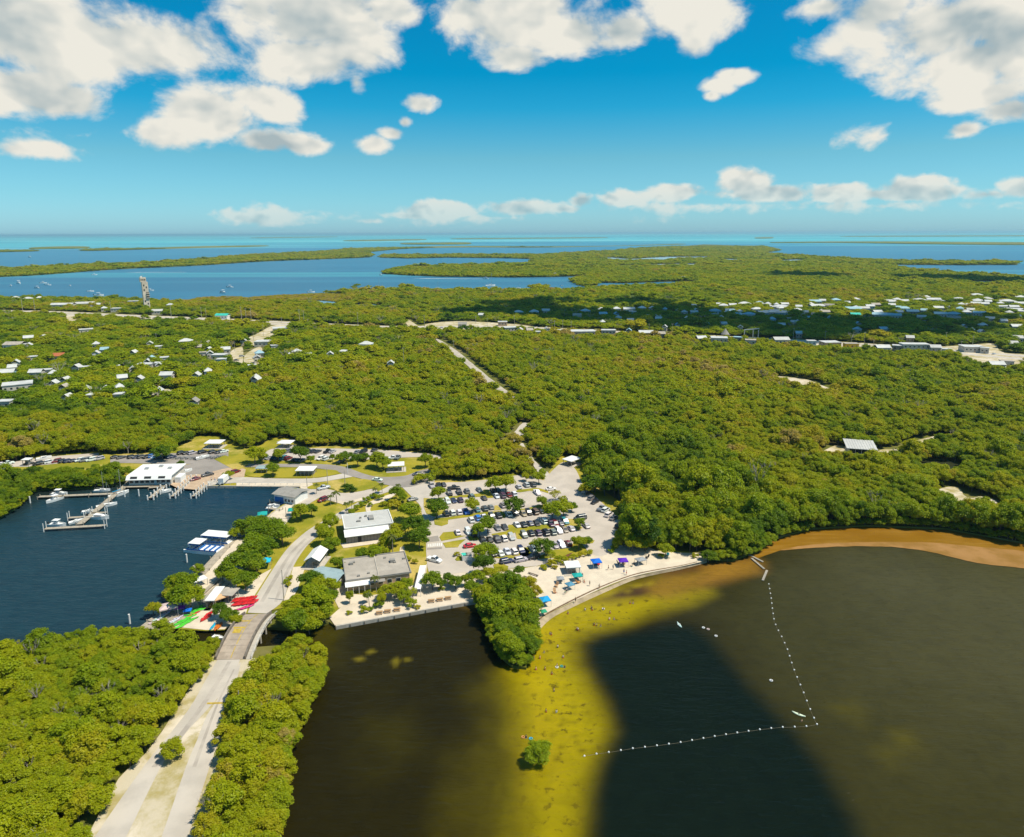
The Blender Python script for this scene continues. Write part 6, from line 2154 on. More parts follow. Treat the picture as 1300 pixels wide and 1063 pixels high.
# --- the road bridge over the creek
pA, pB = G(292, 835, 1.6), G(327.5, 777.5, 1.6)
dv = pB - pA
BL = math.hypot(dv.x, dv.y)
brot = math.atan2(dv.y, dv.x)
br = thing('road_bridge', 'humped concrete road bridge with dark deck and yellow markings over the creek', 'bridge', (pA.x, pA.y, 0), brot)
bz = lambda t: 1.08 + 1.9 * math.sin(math.pi * min(1, max(0, t))) ** .9
NB = 10
hw = 3.6
for i in range(NB):
    t0, t1 = i / NB + .0012, (i + 1) / NB - .0012
    s = MB()
    s.loft([[(BL * t, -hw, bz(t) - .5), (BL * t, hw, bz(t) - .5), (BL * t, hw, bz(t)), (BL * t, -hw, bz(t))] for t in (t0, (t0 + t1) / 2, t1)])
    s.build('deck_slab', M['deck'], br)
    for y, w, nm, zz in ((-hw - .001 - .2, .2, 'parapet', .85), (hw + .2, .2, 'parapet', .85)):
        q = MB()
        q.loft([[(BL * t, y - w, bz(t) - .5), (BL * t, y + w, bz(t) - .5), (BL * t, y + w, bz(t) + zz), (BL * t, y - w, bz(t) + zz)] for t in (t0, t1)])
        q.build(nm, M['darkconc'] if nm == 'parapet' else M['concrete'], br)
    q = MB()
    q.loft([[(BL * t, -hw - 1.9, bz(t) - .35), (BL * t, -hw - .45, bz(t) - .35), (BL * t, -hw - .45, bz(t) - .02), (BL * t, -hw - 1.9, bz(t) - .02)] for t in (t0, t1)])
    q.build('footway_slab', M['concrete'], br)
    if i % 2 == 0:
        for y in (-hw - 1.4, -hw + 1, 0, hw - 1):
            MB().tube((BL * t0, y, -2), (BL * t0, y, bz(t0) - .45), .3, .3, 8).build('pier', M['concrete'], br)
    q = MB()
    q.loft([[(BL * t, -hw - 1.98, bz(t) + .75), (BL * t, -hw - 1.9, bz(t) + .75), (BL * t, -hw - 1.9, bz(t) + .85), (BL * t, -hw - 1.98, bz(t) + .85)] for t in (t0, t1)])
    q.build('handrail', M['whitepost'], br)
    MB().box(BL * t0, BL * t0 + .1, -hw - 1.98, -hw - 1.88, bz(t0) - .05, bz(t0) + .75).build('rail_post', M['whitepost'], br)


def on_deck(t0, t1, y0, y1, m, nm, n=6):
    q = MB()
    vs = []
    for k in range(n + 1):
        t = t0 + (t1 - t0) * k / n
        vs += [(BL * t, y0, bz(t) + .012), (BL * t, y1, bz(t) + .012)]
    q.add(vs, [(2 * k, 2 * k + 2, 2 * k + 3, 2 * k + 1) for k in range(n)])
    q.build(nm, M[m], br)


for k in range(5):
    on_deck(.02 + .2 * k, .19 + .2 * k, -.12, .12, 'yellowpaint', 'centre_line')
on_deck(.70, .74, .2, hw - .3, 'yellowpaint', 'road_marking')
on_deck(.52, .56, .2, hw - .3, 'yellowpaint', 'road_marking')
on_deck(.42, .51, .6, hw - .8, 'yellowpaint', 'road_marking')

# --- the lone two storey house in the woods
a, rot, L = front((1077, 568), (1112, 570.5), LZ + 6.2)
lh = thing('house', 'lone two storey white house with pale grey metal roof in the woods', 'house', (a.x, a.y, LZ - .1), rot, None)
dep = 11.0
MB().box(.5, L - .5, 1.0, dep, 0, 6.0).build('wall', M['wall'], lh)
sl = MB()
sl.add([(-.8, -1, 6.1), (L + .8, -1, 6.1), (L + .8, dep + 1, 7.3), (-.8, dep + 1, 7.3), (-.8, -1, 5.9), (L + .8, -1, 5.9), (L + .8, dep + 1, 7.1), (-.8, dep + 1, 7.1)], [(0, 1, 2, 3), (7, 6, 5, 4), (0, 4, 5, 1), (1, 5, 6, 2), (2, 6, 7, 3), (3, 7, 4, 0)])
sl.build('roof', M['greyroof'], lh)
for i in range(10):
    q = MB()
    q.add([(-.03, -1, 6.11), (.03, -1, 6.11), (.03, dep + 1, 7.31), (-.03, dep + 1, 7.31), (-.03, -1, 6.18), (.03, -1, 6.18), (.03, dep + 1, 7.38), (-.03, dep + 1, 7.38)], [(4, 5, 6, 7), (0, 1, 5, 4), (1, 2, 6, 5), (3, 0, 4, 7)])
    q.build('roof_seam', M['metal'], lh, (L * (i + .5) / 10, 0, 0))
MB().box(.5, L - .5, .2, 1.0, 3.0, 3.2).build('balcony', M['whitepost'], lh)
MB().box(.8, L - .8, .96, 1.0, 3.3, 5.2).build('window_band', M['glass'], lh)
for i in range(4):
    window(lh, L * (i + .6) / 4.4, .98, 1.6, 1.2, 1.4)
for i in range(5):
    MB().box(-.08, .08, .2, .36, 0, 5.9).build('post', M['whitepost'], lh, (.6 + (L - 1.2) * i / 4, 0, 0))
clear_box(a, rot, -3, L + 4, -9, dep + 2)

# --- the old concrete tower by the highway
pT = G(187, 393.5, LZ)
mT = (pT - Vector((0, 0, CAM_H))).length / F_PX
tw = thing('concrete_tower', 'tall weathered beige concrete tower with dark openings by the bay', 'tower', (pT.x, pT.y, LZ - .3), .62)
TH = 36 * mT / .99
w0 = 3.0 * mT
MB().box(-w0, w0, -w0, w0, 0, TH * .86).build('shaft', M['tower'], tw)
MB().box(-w0 * 1.45, w0 * .55, -w0 * .9, w0 * .9, TH * .862, TH).build('head', M['tower'], tw)
MB().box(w0 * .1, w0 * 1.12, -w0 * 1.12, -w0 * .2, TH * .36, TH * .56).build('stair_block', M['darkconc'], tw)
for k in range(3):
    MB().box(w0 * .05, w0 * 1.2, -w0 * 1.4, -w0 * 1.13, TH * (.37 + .07 * k), TH * (.372 + .07 * k) + .6).build('balcony', M['tower'], tw)
for x, z in ((-.45, .14), (-.45, .28), (-.45, .62), (-.45, .76), (.4, .2), (.35, .7)):
    MB().box(-.8, .8, -.12, .02, -1.3, 1.3).build('opening', M['dark'], tw, (w0 * x, -w0, TH * z))
for x in (-1.1, -.5, .1):
    MB().box(-.7, .7, -.12, .02, -1.0, 1.0).build('opening', M['dark'], tw, (w0 * x, -w0 * .9, TH * .93))
MB().tube((-w0 * .5, 0, TH), (-w0 * .5, 0, TH * 1.08), .3, .2, 6).build('mast', M['pole'], tw)
MB().tube((-w0 * 1.0, 0, TH), (-w0 * 1.0, 0, TH * 1.04), 1.2, 1.2, 8).build('tank', M['white'], tw)
clear_box(pT, 0, -9, 14, -14, 10)

# ------------------------------------------------------------------ houses of the villages
ROOFS = {'w': ('houseroof', 'white'), 'g': ('greyroof', 'pale grey'), 'b': ('wallblue', 'pale blue'), 's': ('slate', 'dark grey'), 'r': ('redroof', 'orange red'), 't': ('greenroof', 'bright teal'), 'o': ('beigeroof', 'beige'), 'd': ('wallgrey', 'grey')}
WALLS = {'w': 'white', 'c': 'wall', 'b': 'wallblue', 'p': 'wallpink', 'y': 'wallyellow', 't': 'walltan', 'g': 'wallgrey'}
HOUSE_LIST = {}


def house(px, py, wpx, region, roof='w', wall='c', kind='hip', asp=.8, storey=1, head=None, lab=None):
    g = random.Random(int(px * 11 + py * 29))
    wall_h = 5.2 if storey == 1 else 6.8
    rh = {'hip': 2.5, 'gable': 2.3, 'flat': .35}[kind]
    c = G(px, py, LZ + wall_h + rh * .4)
    m_px = (c - Vector((0, 0, CAM_H))).length / F_PX
    w = max(5.0, wpx * .86 * m_px)
    d = max(6.0, min(16.0, w * asp))
    rot = (R(head) if head is not None else math.atan2(c.x, c.y) * -.5 + g.uniform(-.3, .3))
    o = thing('house', lab or '', 'house', (c.x, c.y, LZ - .3), rot, region[1])
    x0, x1, y0, y1 = -w / 2, w / 2, -d / 2, d / 2
    MB().box(x0, x1, y0, y1, 0, wall_h).build('wall', M[WALLS[wall]], o)
    if kind == 'hip':
        hip(x0, x1, y0, y1, wall_h, rh).build('roof', M[ROOFS[roof][0]], o)
    elif kind == 'gable':
        gable(x0, x1, y0, y1, wall_h, rh, .5, 'x' if w > d else 'y').build('roof', M[ROOFS[roof][0]], o)
    else:
        MB().box(x0 - .4, x1 + .4, y0 - .4, y1 + .4, wall_h, wall_h + rh).build('roof', M[ROOFS[roof][0]], o)
    n = max(2, min(7, int(w / 3.4)))
    for s in range(storey):
        for i in range(n):
            window(o, x0 + w * (i + .5) / n, y0 - .02, 3.0 + s * 2.3 if storey == 1 else 1.6 + s * 3.2, 1.3, 1.2, 0, False)
    for i in range(2):
        window(o, x1 + .02, y0 + d * (i + .5) / 2, wall_h - 1.6, 1.2, 1.1, math.pi / 2, False)
        window(o, x0 - .02, y0 + d * (i + .5) / 2, wall_h - 1.6, 1.2, 1.1, math.pi / 2, False)
    dr = put('door', UNIT_DOOR, o, (x0 + w * .5, y0 - .03, 0))
    dr.scale = (1.1, 1, 2.2)
    far = math.hypot(c.x, c.y)
    clear_box((c.x, c.y), rot, x0 - 1.5, x1 + 1.5, y0 - (10 if far < 700 else (18 if far < 1000 else 26)), y1 + 2)
    if not lab:
        size = 'small' if wpx < 9 else ('large' if wpx > 17 else '')
        shape = {'hip': 'hip roofed', 'gable': 'gable roofed', 'flat': 'flat roofed'}[kind]
        HOUSE_LIST.setdefault(region[0], []).append((px, o, ' '.join(f'{size} {ROOFS[roof][1]} {shape} house'.split())))
    return o


VL = ('tree covered left village', 'houses in the left village')
SH = ('left strip before the bay', 'buildings along the left shore')
RO = ('roadside strip behind the woods', 'buildings along the highway')
HA = ('hamlet in the cloud shadow', 'houses in the hamlet')
CN = ('canal village on the right', 'houses in the canal village')
for a in [(8.5, 470, 17, 'w', 'b', 'gable'), (22, 486, 30, 'w', 'c', 'flat'), (6.6, 508, 15, 'w', 'c', 'flat'), (15.8, 464, 9, 'w', 'c', 'gable'), (20, 458, 7, 'w', 'c', 'gable'), (46, 470, 14, 'w', 'c', 'gable'), (58, 468.5, 12, 'w', 'c', 'flat'), (72.5, 449.5, 16, 'r', 'c', 'gable'), (41, 452, 10, 'w', 'c', 'flat'),
          (19, 435, 20, 'o', 'w', 'gable'), (36, 427, 10, 'w', 'c', 'gable'), (109, 417.5, 15, 'w', 'c', 'flat'), (133, 442, 9, 'b', 'c', 'gable'), (108.6, 465, 9, 'w', 'c', 'flat'), (145.5, 464, 11, 'w', 'c', 'flat'), (155, 477, 11, 'w', 'c', 'gable'), (83, 480, 9, 'g', 'c', 'gable'), (85.6, 501.5, 6, 'g', 'w', 'gable'), (118.5, 500, 14, 'w', 'c', 'flat'), (150.8, 499, 5, 'w', 'c', 'flat'), (68, 484, 6, 'w', 'c', 'gable'),
          (235.7, 431, 16, 'w', 'c', 'hip'), (203, 439, 11, 'w', 'c', 'flat'), (190, 434.5, 7, 'g', 'c', 'gable'), (286.4, 441.5, 11, 'w', 'c', 'gable'), (278.5, 449.5, 17, 'w', 'c', 'flat'), (281, 455, 12, 'w', 'b', 'flat'), (208.7, 453, 10, 'w', 'c', 'flat'), (191.6, 453, 9, 'b', 'c', 'gable'), (184.4, 461.3, 18, 'w', 'c', 'flat'), (199.5, 460, 9, 'w', 'c', 'flat'), (212, 473.4, 15, 'w', 'c', 'gable'), (176.5, 478.6, 9, 'g', 'c', 'gable'),
          (252, 438.5, 9, 'o', 't', 'gable'), (258.8, 446.5, 11, 'o', 'c', 'flat'), (265, 442, 7, 'w', 'c', 'gable'), (246, 507, 8, 's', 'c', 'gable'), (335, 432.5, 22, 'w', 'c', 'flat'), (348, 437.8, 9, 'w', 'c', 'flat'), (329, 446, 11, 'b', 'c', 'hip'), (326, 452, 8, 'w', 'c', 'gable'), (376.5, 444.4, 11, 'w', 'c', 'hip'), (366.6, 449.5, 8, 'w', 'c', 'gable'), (392, 448, 5, 'w', 'c', 'flat'), (419, 447.7, 7, 'w', 'c', 'gable'), (440, 445, 18, 'w', 'c', 'flat'), (360, 415.5, 29, 'w', 'c', 'flat'), (320, 463, 10, 'w', 'c', 'flat'), (496, 459, 5, 'w', 'c', 'gable')]:
    house(a[0], a[1], a[2], VL, *a[3:])
house(464.7, 434.6, 17, VL, 'w', 'w', 'hip', .8, 2, None, 'prominent white two storey hip roofed house above the woods')
for a in [(80, 385.5, 26, 'w', 'c', 'gable'), (109, 384, 22, 'g', 'c', 'gable'), (35.5, 378, 9, 'w', 'c', 'hip'), (20, 377, 7, 'w', 'c', 'hip'), (50, 377, 6, 'w', 'c', 'hip'), (149.5, 391, 14, 'w', 'c', 'flat'), (132, 390, 6, 'w', 'c', 'hip'), (169, 382, 12, 'w', 'c', 'flat'), (216, 386, 8, 'w', 'c', 'hip'), (124, 385.5, 8, 'w', 'p', 'gable'), (200, 393.5, 13, 'g', 'c', 'gable')]:
    house(a[0], a[1], a[2], SH, *a[3:], .7)
house(282.5, 399, 17, SH, 't', 'w', 'gable', .6, 1, -5, 'roadside building with bright teal roof by the highway')
for a in [(587, 410, 12, 's', 'c', 'gable'), (611, 398.5, 7, 'w', 'c', 'gable'), (638, 408, 13, 'w', 't', 'flat'), (647.5, 415, 18, 'w', 'c', 'flat'), (707.7, 418.5, 10, 'w', 'c', 'flat'), (739.5, 419.5, 34, 'w', 'p', 'flat'), (798.5, 418, 7, 'b', 'g', 'gable'), (694.4, 416, 5, 'g', 'c', 'gable'), (839, 422, 11, 'o', 'g', 'gable'),
          (890, 427.5, 13, 'w', 'g', 'gable'), (913, 428, 22, 'w', 'c', 'flat'), (937, 427.5, 11, 'b', 'g', 'flat'), (953, 431, 14, 'o', 'c', 'flat'), (991, 429, 20, 'g', 'c', 'gable'), (1030, 432, 11, 'w', 'b', 'flat'), (1054, 433.5, 22, 'w', 't', 'flat'), (1120, 439, 17, 'w', 'c', 'gable'), (1140, 438, 12, 'w', 'g', 'flat'), (1187, 439, 12, 'g', 'c', 'gable'), (1234, 439, 23, 'w', 'c', 'flat'), (1202, 442.5, 10, 'w', 'c', 'flat'), (1264.5, 460, 16, 'w', 'c', 'gable'), (1278, 457.5, 13, 'o', 'c', 'flat'), (1250, 441, 9, 'w', 'c', 'flat'), (1290, 427, 13, 'g', 'c', 'gable'), (1285.5, 434, 10, 'g', 'c', 'gable'), (1155, 427, 9, 'g', 't', 'gable'), (660, 417, 8, 'g', 'c', 'gable'), (672, 417.5, 9, 'o', 'c', 'gable'), (683, 420.5, 6, 'w', 'c', 'flat')]:
    house(a[0], a[1], a[2], RO, *a[3:])
house(772.5, 418.5, 20, RO, 'w', 'p', 'flat', .6, 2, -3, 'two storey pale pink block beside the highway')
house(820, 420.5, 20, RO, 'w', 'y', 'gable', .7, 1, -6, 'yellow walled house with white gable roof at the wood edge')
house(1161, 436, 32, RO, 'w', 'c', 'flat', .45, 2, -6, 'long white two storey building with balconies on the right roadside')
house(1080.4, 435.5, 17, RO, 'o', 'y', 'flat', .6, 1, -5, 'yellow and orange fronted shop on the right roadside')
for a in [(658, 394.8, 14, 'w', 'c', 'hip'), (678, 394.2, 13, 'w', 'c', 'hip'), (693, 393, 11, 'w', 'c', 'gable'), (743.3, 393.2, 13, 'b', 'c', 'hip'), (763, 391.2, 10, 'w', 'b', 'hip'), (765.5, 397, 11, 'b', 'c', 'gable'), (782.6, 390.5, 11, 'w', 'c', 'hip'), (782.6, 397, 6, 'b', 'b', 'gable'), (798.5, 391, 16, 'w', 'c', 'gable'), (803, 395, 10, 'w', 'b', 'flat'), (800.4, 405, 9, 'w', 'c', 'gable'), (765, 407, 5, 'w', 'c', 'hip'), (732.5, 399, 12, 'o', 'c', 'gable'),
          (815, 389.5, 10, 'b', 'c', 'hip'), (828, 389.8, 9, 'w', 'c', 'hip'), (844, 391, 6, 'b', 'c', 'hip'), (881, 387, 6, 'w', 'c', 'gable'), (881, 395, 10, 'g', 'c', 'gable'), (835, 400, 7, 'w', 'c', 'gable'), (872, 402, 6, 'w', 'c', 'hip'), (898, 410, 5, 'w', 'c', 'gable'), (908, 393, 14, 'b', 'b', 'hip'), (907.7, 398.5, 9, 'w', 'c', 'flat'), (918.5, 409.5, 8, 'g', 'c', 'gable'), (928, 393, 11, 'w', 'c', 'flat'), (935, 398, 14, 'b', 'b', 'hip'), (951, 397.4, 16, 'b', 'c', 'hip'), (960, 391, 11, 'w', 'c', 'hip'), (968, 395.5, 13, 'w', 'b', 'gable'),
          (860, 411, 6, 'b', 'c', 'gable'), (844, 413.5, 5, 'g', 'c', 'gable'), (1088.7, 416.3, 11, 'b', 'c', 'hip'), (1121.7, 416, 12, 'b', 'c', 'gable'), (1013, 407, 6, 'w', 'b', 'gable'), (992, 411, 9, 'w', 'c', 'gable'), (980, 403.5, 9, 'b', 'b', 'hip'), (1014, 421.5, 8, 'b', 'g', 'gable'), (1002, 403, 5, 'w', 'c', 'flat'), (940, 414, 5, 'g', 'c', 'gable')]:
    house(a[0], a[1], a[2], HA, *a[3:])
for a in [(918.5, 386.5, 12, 'w', 'c', 'hip'), (930, 386, 10, 'w', 'c', 'gable'), (945, 384, 17, 'w', 'c', 'hip'), (963.5, 384.2, 12, 'w', 'c', 'hip'), (992, 388, 22, 'w', 'c', 'hip'), (975, 384.5, 8, 'w', 'c', 'hip'), (996, 385, 10, 'w', 'c', 'gable'), (1014, 388, 8, 'w', 'c', 'gable'), (1036, 387, 18, 'w', 'c', 'gable'), (1033.5, 381.4, 15, 'b', 'c', 'gable'), (1053, 386.5, 12, 's', 'g', 'gable'), (1061, 379.5, 11, 'b', 'b', 'hip'), (1086, 378.8, 10, 'w', 'c', 'hip'), (1082, 390.3, 19, 'b', 'c', 'gable'), (1097, 390, 12, 'g', 'c', 'gable'),
          (1085.5, 398, 12, 't', 'w', 'gable'), (1111, 385.5, 11, 'o', 't', 'gable'), (1121, 398, 24, 'b', 'c', 'gable'), (973, 395, 8, 'b', 'c', 'gable'), (983, 394, 12, 'w', 'c', 'gable'), (999, 395.5, 13, 'w', 'b', 'gable'), (1047.5, 394.5, 11, 'o', 'c', 'gable'), (1023, 402, 10, 'b', 'b', 'gable'), (1022, 395, 8, 'w', 't', 'gable'), (1034, 398, 7, 'o', 'y', 'gable'), (1054, 402, 6, 'b', 'b', 'gable'), (1044, 380.5, 8, 'w', 'c', 'gable'), (1139, 379, 10, 'w', 'c', 'hip'), (1147, 381, 11, 'w', 'c', 'gable'), (1126, 381, 12, 'w', 'c', 'gable'), (1132, 386, 8, 'w', 'c', 'gable'),
          (1167, 379.5, 15, 'g', 'c', 'hip'), (1184.5, 379, 16, 'w', 'c', 'gable'), (1195, 381.5, 7, 'w', 'c', 'flat'), (1176, 376, 8, 'w', 'c', 'hip'), (1217.5, 378.5, 16, 'w', 't', 'hip'), (1240, 373.4, 15, 'w', 'c', 'hip'), (1253, 378, 12, 'g', 'c', 'hip'), (1250, 384.5, 9, 'w', 'c', 'gable'), (1279, 381, 17, 'w', 'c', 'hip'), (1295.6, 376, 10, 'w', 'c', 'hip'), (1280, 373.3, 10, 'w', 'c', 'gable'), (1294, 384, 11, 'w', 'c', 'gable'), (1272, 388.3, 36, 'w', 'c', 'flat'), (1287, 391.5, 18, 'w', 'c', 'flat'), (1148, 390, 15, 'b', 'b', 'hip'), (1158, 394, 14, 'b', 'g', 'gable'), (1191, 389.5, 11, 'w', 'c', 'gable'),
          (1193.4, 397, 14, 'b', 'c', 'gable'), (1211, 397, 16, 'b', 'b', 'hip'), (1210, 402, 15, 's', 'c', 'gable'), (1224, 393.7, 9, 'w', 'c', 'flat'), (1243.5, 396, 13, 'b', 'c', 'gable'), (1257, 403, 9, 'g', 'c', 'gable'), (1248, 411, 9, 'w', 'c', 'hip'), (1234, 417, 5, 'w', 'c', 'hip'), (1290, 400.6, 9, 'w', 'c', 'gable'), (1290, 412.7, 12, 'w', 'c', 'gable'), (1224, 413, 6, 'g', 'c', 'gable'), (1246, 419.5, 6, 'w', 'c', 'gable'), (1202, 388.5, 6, 'w', 'c', 'flat'), (1138, 399, 11, 'b', 'c', 'gable'), (1170, 401, 10, 'g', 'c', 'gable'), (1274, 406, 7, 'w', 'c', 'gable'), (1230, 386, 6, 'w', 'c', 'gable')]:
    house(a[0], a[1], a[2], CN, *a[3:])
_g = random.Random(77)
for k in range(34):
    t = _g.random()
    house(905 + 395 * t, 383 + 16 * _g.random() - 4 * t, _g.uniform(6, 11), CN, _g.choice('wwwwgb'), _g.choice('wcccb'), _g.choice(['hip', 'gable', 'gable', 'hip']), .9)
for k in range(14):
    house(_g.uniform(760, 1120), _g.uniform(389, 412), _g.uniform(5, 9), HA, _g.choice('wwwgb'), 'c', _g.choice(['hip', 'gable']), .9)
for k in range(22):
    house(_g.uniform(4, 340), _g.uniform(424, 498), _g.uniform(4, 9), VL, _g.choice('wwwwgo'), _g.choice('wcc'), _g.choice(['hip', 'gable', 'gable']), .9)
for rn, its in HOUSE_LIST.items():
    its.sort(key=lambda t: t[0])
    for i, (_, o, d) in enumerate(its):
        o['label'] = f'{d}, {ordinal(i)} from left in the {rn}'
# thatched hut and the grey steel gantry by the roadside
p = G(920.4, 428, LZ)
th = thing('thatched_hut', 'conical thatched hut among the roadside roofs', 'hut', p)
MB().tube((0, 0, 3), (0, 0, 9), 4.6, .2, 10).build('roof', M['slate'], th)
for k in range(6):
    MB().tube((3.6 * math.cos(k), 3.6 * math.sin(k), -.3), (3.6 * math.cos(k), 3.6 * math.sin(k), 3.2), .15, .15, 5).build('post', M['piling'], th)
clear_box(p, 0, -6, 6, -14, 5)
a, rot, L = front((944.5, 431.5), (955.5, 430.5), LZ)
gn = thing('steel_gantry', 'tall grey steel gantry frame beside the highway', 'gantry', (a.x, a.y, LZ), rot)
MB().box(-.3, .3, -.3, .3, 0, 10).build('column', M['metal'], gn)
MB().box(L - .3, L + .3, -.3, .3, 0, 10).build('column', M['metal'], gn)
MB().box(-.5, L + 8, -.4, .4, 10.002, 10.8).build('beam', M['metal'], gn)
MB().box(L + 7.3, L + 7.9, -.3, .3, 0, 9).build('column', M['metal'], gn)
clear_box(a, rot, -3, L + 10, -14, 4)

# ------------------------------------------------------------------ poles and lamps
def pole(bx, by, ty, lab='', cross=True, grp='utility poles along the highway', white=False):
    b = G(bx, by, LZ)
    m_px = (b - Vector((0, 0, CAM_H))).length / F_PX
    h = max(5.0, (by - ty) * m_px / math.cos(math.atan2(CAM_H, b.y)))
    r = max(.16, min(.34, .42 * m_px * .55))
    o = thing('utility_pole', lab, 'utility pole', (b.x, b.y, LZ - .2), .3, grp)
    MB().tube((0, 0, 0), (0, 0, h), r, r * .65, 6).build('pole', M['whitepost' if white else 'pole'], o)
    if cross:
        MB().box(-1.3, 1.3, -.1, .1, h - .9, h - .7).build('crossarm', M['pole'], o)
    return o


_pl = [(29, 395, 381), (44.6, 395.5, 383), (141, 397.5, 384.5), (199, 436.5, 424.5), (217.6, 403.5, 386), (256, 404, 391), (261.5, 402, 392), (298, 446, 435), (306.5, 406, 390.5), (319, 407, 392), (322, 432.5, 421.5), (334.5, 427, 413), (357.5, 409.5, 403), (380.5, 410, 393), (386, 410.5, 395), (391, 410.5, 405), (426, 416.5, 408), (454.6, 414.5, 397), (512.8, 467.5, 441), (539, 419.5, 400.5), (576, 441, 432), (604, 411, 401),
       (618.5, 418.5, 403.5), (653, 413, 400), (704, 416.5, 407), (714.3, 419.5, 406), (725, 418, 408), (824, 420, 411), (853, 428.5, 411), (926, 430, 425), (956, 430, 417), (1007, 431, 417), (1047.5, 432, 421), (1096.6, 440, 423), (1176.6, 433, 424.5), (1200, 438, 424), (1234.4, 439.5, 428), (1220, 442, 434), (1109, 438, 433), (307, 406, 395), (312.5, 406, 392), (594, 449, 441)]
for i, (x, b, t) in enumerate(_pl):
    pole(x, b, t, f'utility pole along the highway line, {ordinal(i)} from the left')
for x, b, t, w, lab in ((416, 614.5, 595.5, False, 'grey lamp pole on the grass left of the triangle island'), (438, 615, 597.5, False, 'grey lamp pole at the middle of the triangle island'), (441.5, 601, 588, True, 'white flag pole by the upper road'), (363.5, 659, 645, False, 'dark pole on the plaza by the green canopy'), (360.5, 762, 728, False, 'tall grey pole beside the road above the bridge'), (305.5, 910, 884, False, 'dark leaning pole right of the road below the bridge'),
                        (390, 618.5, 607, False, 'thin lamp pole at the basin corner')):
    o = pole(x, b, t, lab, False, 'lamp poles in the park', w)
    o['category'] = 'pole'

# ------------------------------------------------------------------ canopies, beach things
COLS = {'blue': (.005, .14, .62), 'purple': (.10, .015, .42), 'teal': (.01, .33, .30), 'sky blue': (.01, .30, .62), 'steel blue': (.09, .25, .36), 'white': (.75, .74, .72), 'grey': (.30, .31, .32), 'green': (.02, .30, .16), 'cyan': (.01, .45, .65), 'orange': (.66, .30, .09), 'tan': (.62, .38, .20), 'pale pink': (.62, .48, .45), 'red': (.65, .01, .012), 'pink': (.75, .02, .20), 'lime': (.08, .62, .03), 'bright orange': (.75, .17, .01), 'violet': (.30, .05, .50), 'yellow': (.75, .45, .02), 'dark': (.04, .04, .045)}


def canopy_parts(s, h, peak):
    top = MB()
    top.add([(-s, -s, h), (s, -s, h), (s, s, h), (-s, s, h), (0, 0, h + peak), (-s, -s, h - .25), (s, -s, h - .25), (s, s, h - .25), (-s, s, h - .25)], [(0, 1, 4), (1, 2, 4), (2, 3, 4), (3, 0, 4), (5, 6, 1, 0), (6, 7, 2, 1), (7, 8, 3, 2), (8, 5, 0, 3)])
    return top.mesh('cover', M['fabric']), MB().box(-.04, .04, -.04, .04, 0, h - .05).mesh('post', M['metal'])


CAN = canopy_parts(1.5, 2.2, .7)


def canopy(px, py, col, lab, s=1.0, rot=.3, sx=1.0, grp='pop-up canopies', z=LZ):
    p = G(px, py, z + 2.3 * s)
    o = thing('canopy', lab, 'canopy', (p.x, p.y, z), rot, grp)
    o.scale = (s * sx, s, s)
    c = put('cover', CAN[0], o)
    c.color = (*COLS[col], 1)
    for a in (-1.42, 1.42):
        for b in (-1.42, 1.42):
            put('post', CAN[1], o, (a, b, 0))
    return o


canopy(757, 711.5, 'blue', 'bright blue canopy on the beach right of the white shelter', 1.05, .2)
canopy(791, 710.5, 'purple', 'purple canopy on the right half of the beach', 1.0, .1)
canopy(733, 729.5, 'teal', 'teal canopy in the middle of the beach', .85, .2, 1.2)
canopy(723.5, 741, 'steel blue', 'steel blue canopy nearest the middle of the sand', .8, .5)
canopy(691.7, 760, 'sky blue', 'sky blue canopy at the left end of the beach', 1.0, .35)
canopy(711.5, 733.5, 'grey', 'small grey canopy left of the teal one', .75, .1)
canopy(813.5, 709.5, 'grey', 'grey canopy right of the purple one', .85, .4, 1.3)
canopy(690, 775.5, 'green', 'dark green low tent at the waterline', .6, .3)
canopy(793, 655.5, 'cyan', 'pale cyan canopy half hidden in trees right of the car park', .8)
canopy(336.5, 710.5, 'cyan', 'bright cyan canopy among trees left of the road', 1.2, .2)
canopy(302.5, 713, 'teal', 'teal canopy peeping out of the quay trees', .8)
canopy(371, 646.5, 'teal', 'deep teal canopy on the plaza by two trees', 1.1, .2)
canopy(333, 651.5, 'teal', 'pale teal umbrella over the basin edge', 1.2)
canopy(324, 657, 'green', 'green umbrella in the trees at the basin edge', .8)
canopy(213.5, 768.5, 'pale pink', 'pale pink tent on the kayak dock shore', 1.35, .5, 1.2)
canopy(229, 770.5, 'violet', 'violet canopy beside the pale pink tent', .7, .2, 1.3)
canopy(279, 757, 'tan', 'tan awning over the rental counter', 1.0, .75, 1.4)
canopy(238, 774, 'blue', 'dark blue canopy in the shade of the dock trees', .65, .2, 1.1)
canopy(251, 735, 'white', 'white awning roof beside the slatted boardwalk', 1.0, .8, 1.7)
shelter((262, 764), (268, 757), 3.0, 2.4, 'narrow grey rental shed roof beside the boardwalk', roof='slate', kind='flat', name='rental_shed', cat='shed', grp='rental sheds')
shelter((294, 757), (303, 748), 4.0, 2.4, 'beige rental shed roof above the red kayaks', roof='beigeroof', kind='flat', name='rental_shed', cat='shed', grp='rental sheds')
shelter((271, 763), (284, 746), 2.2, 2.6, 'long pale rental shed roof next to the boardwalk', roof='whiteroof', kind='flat', name='rental_shed', cat='shed', grp='rental sheds')

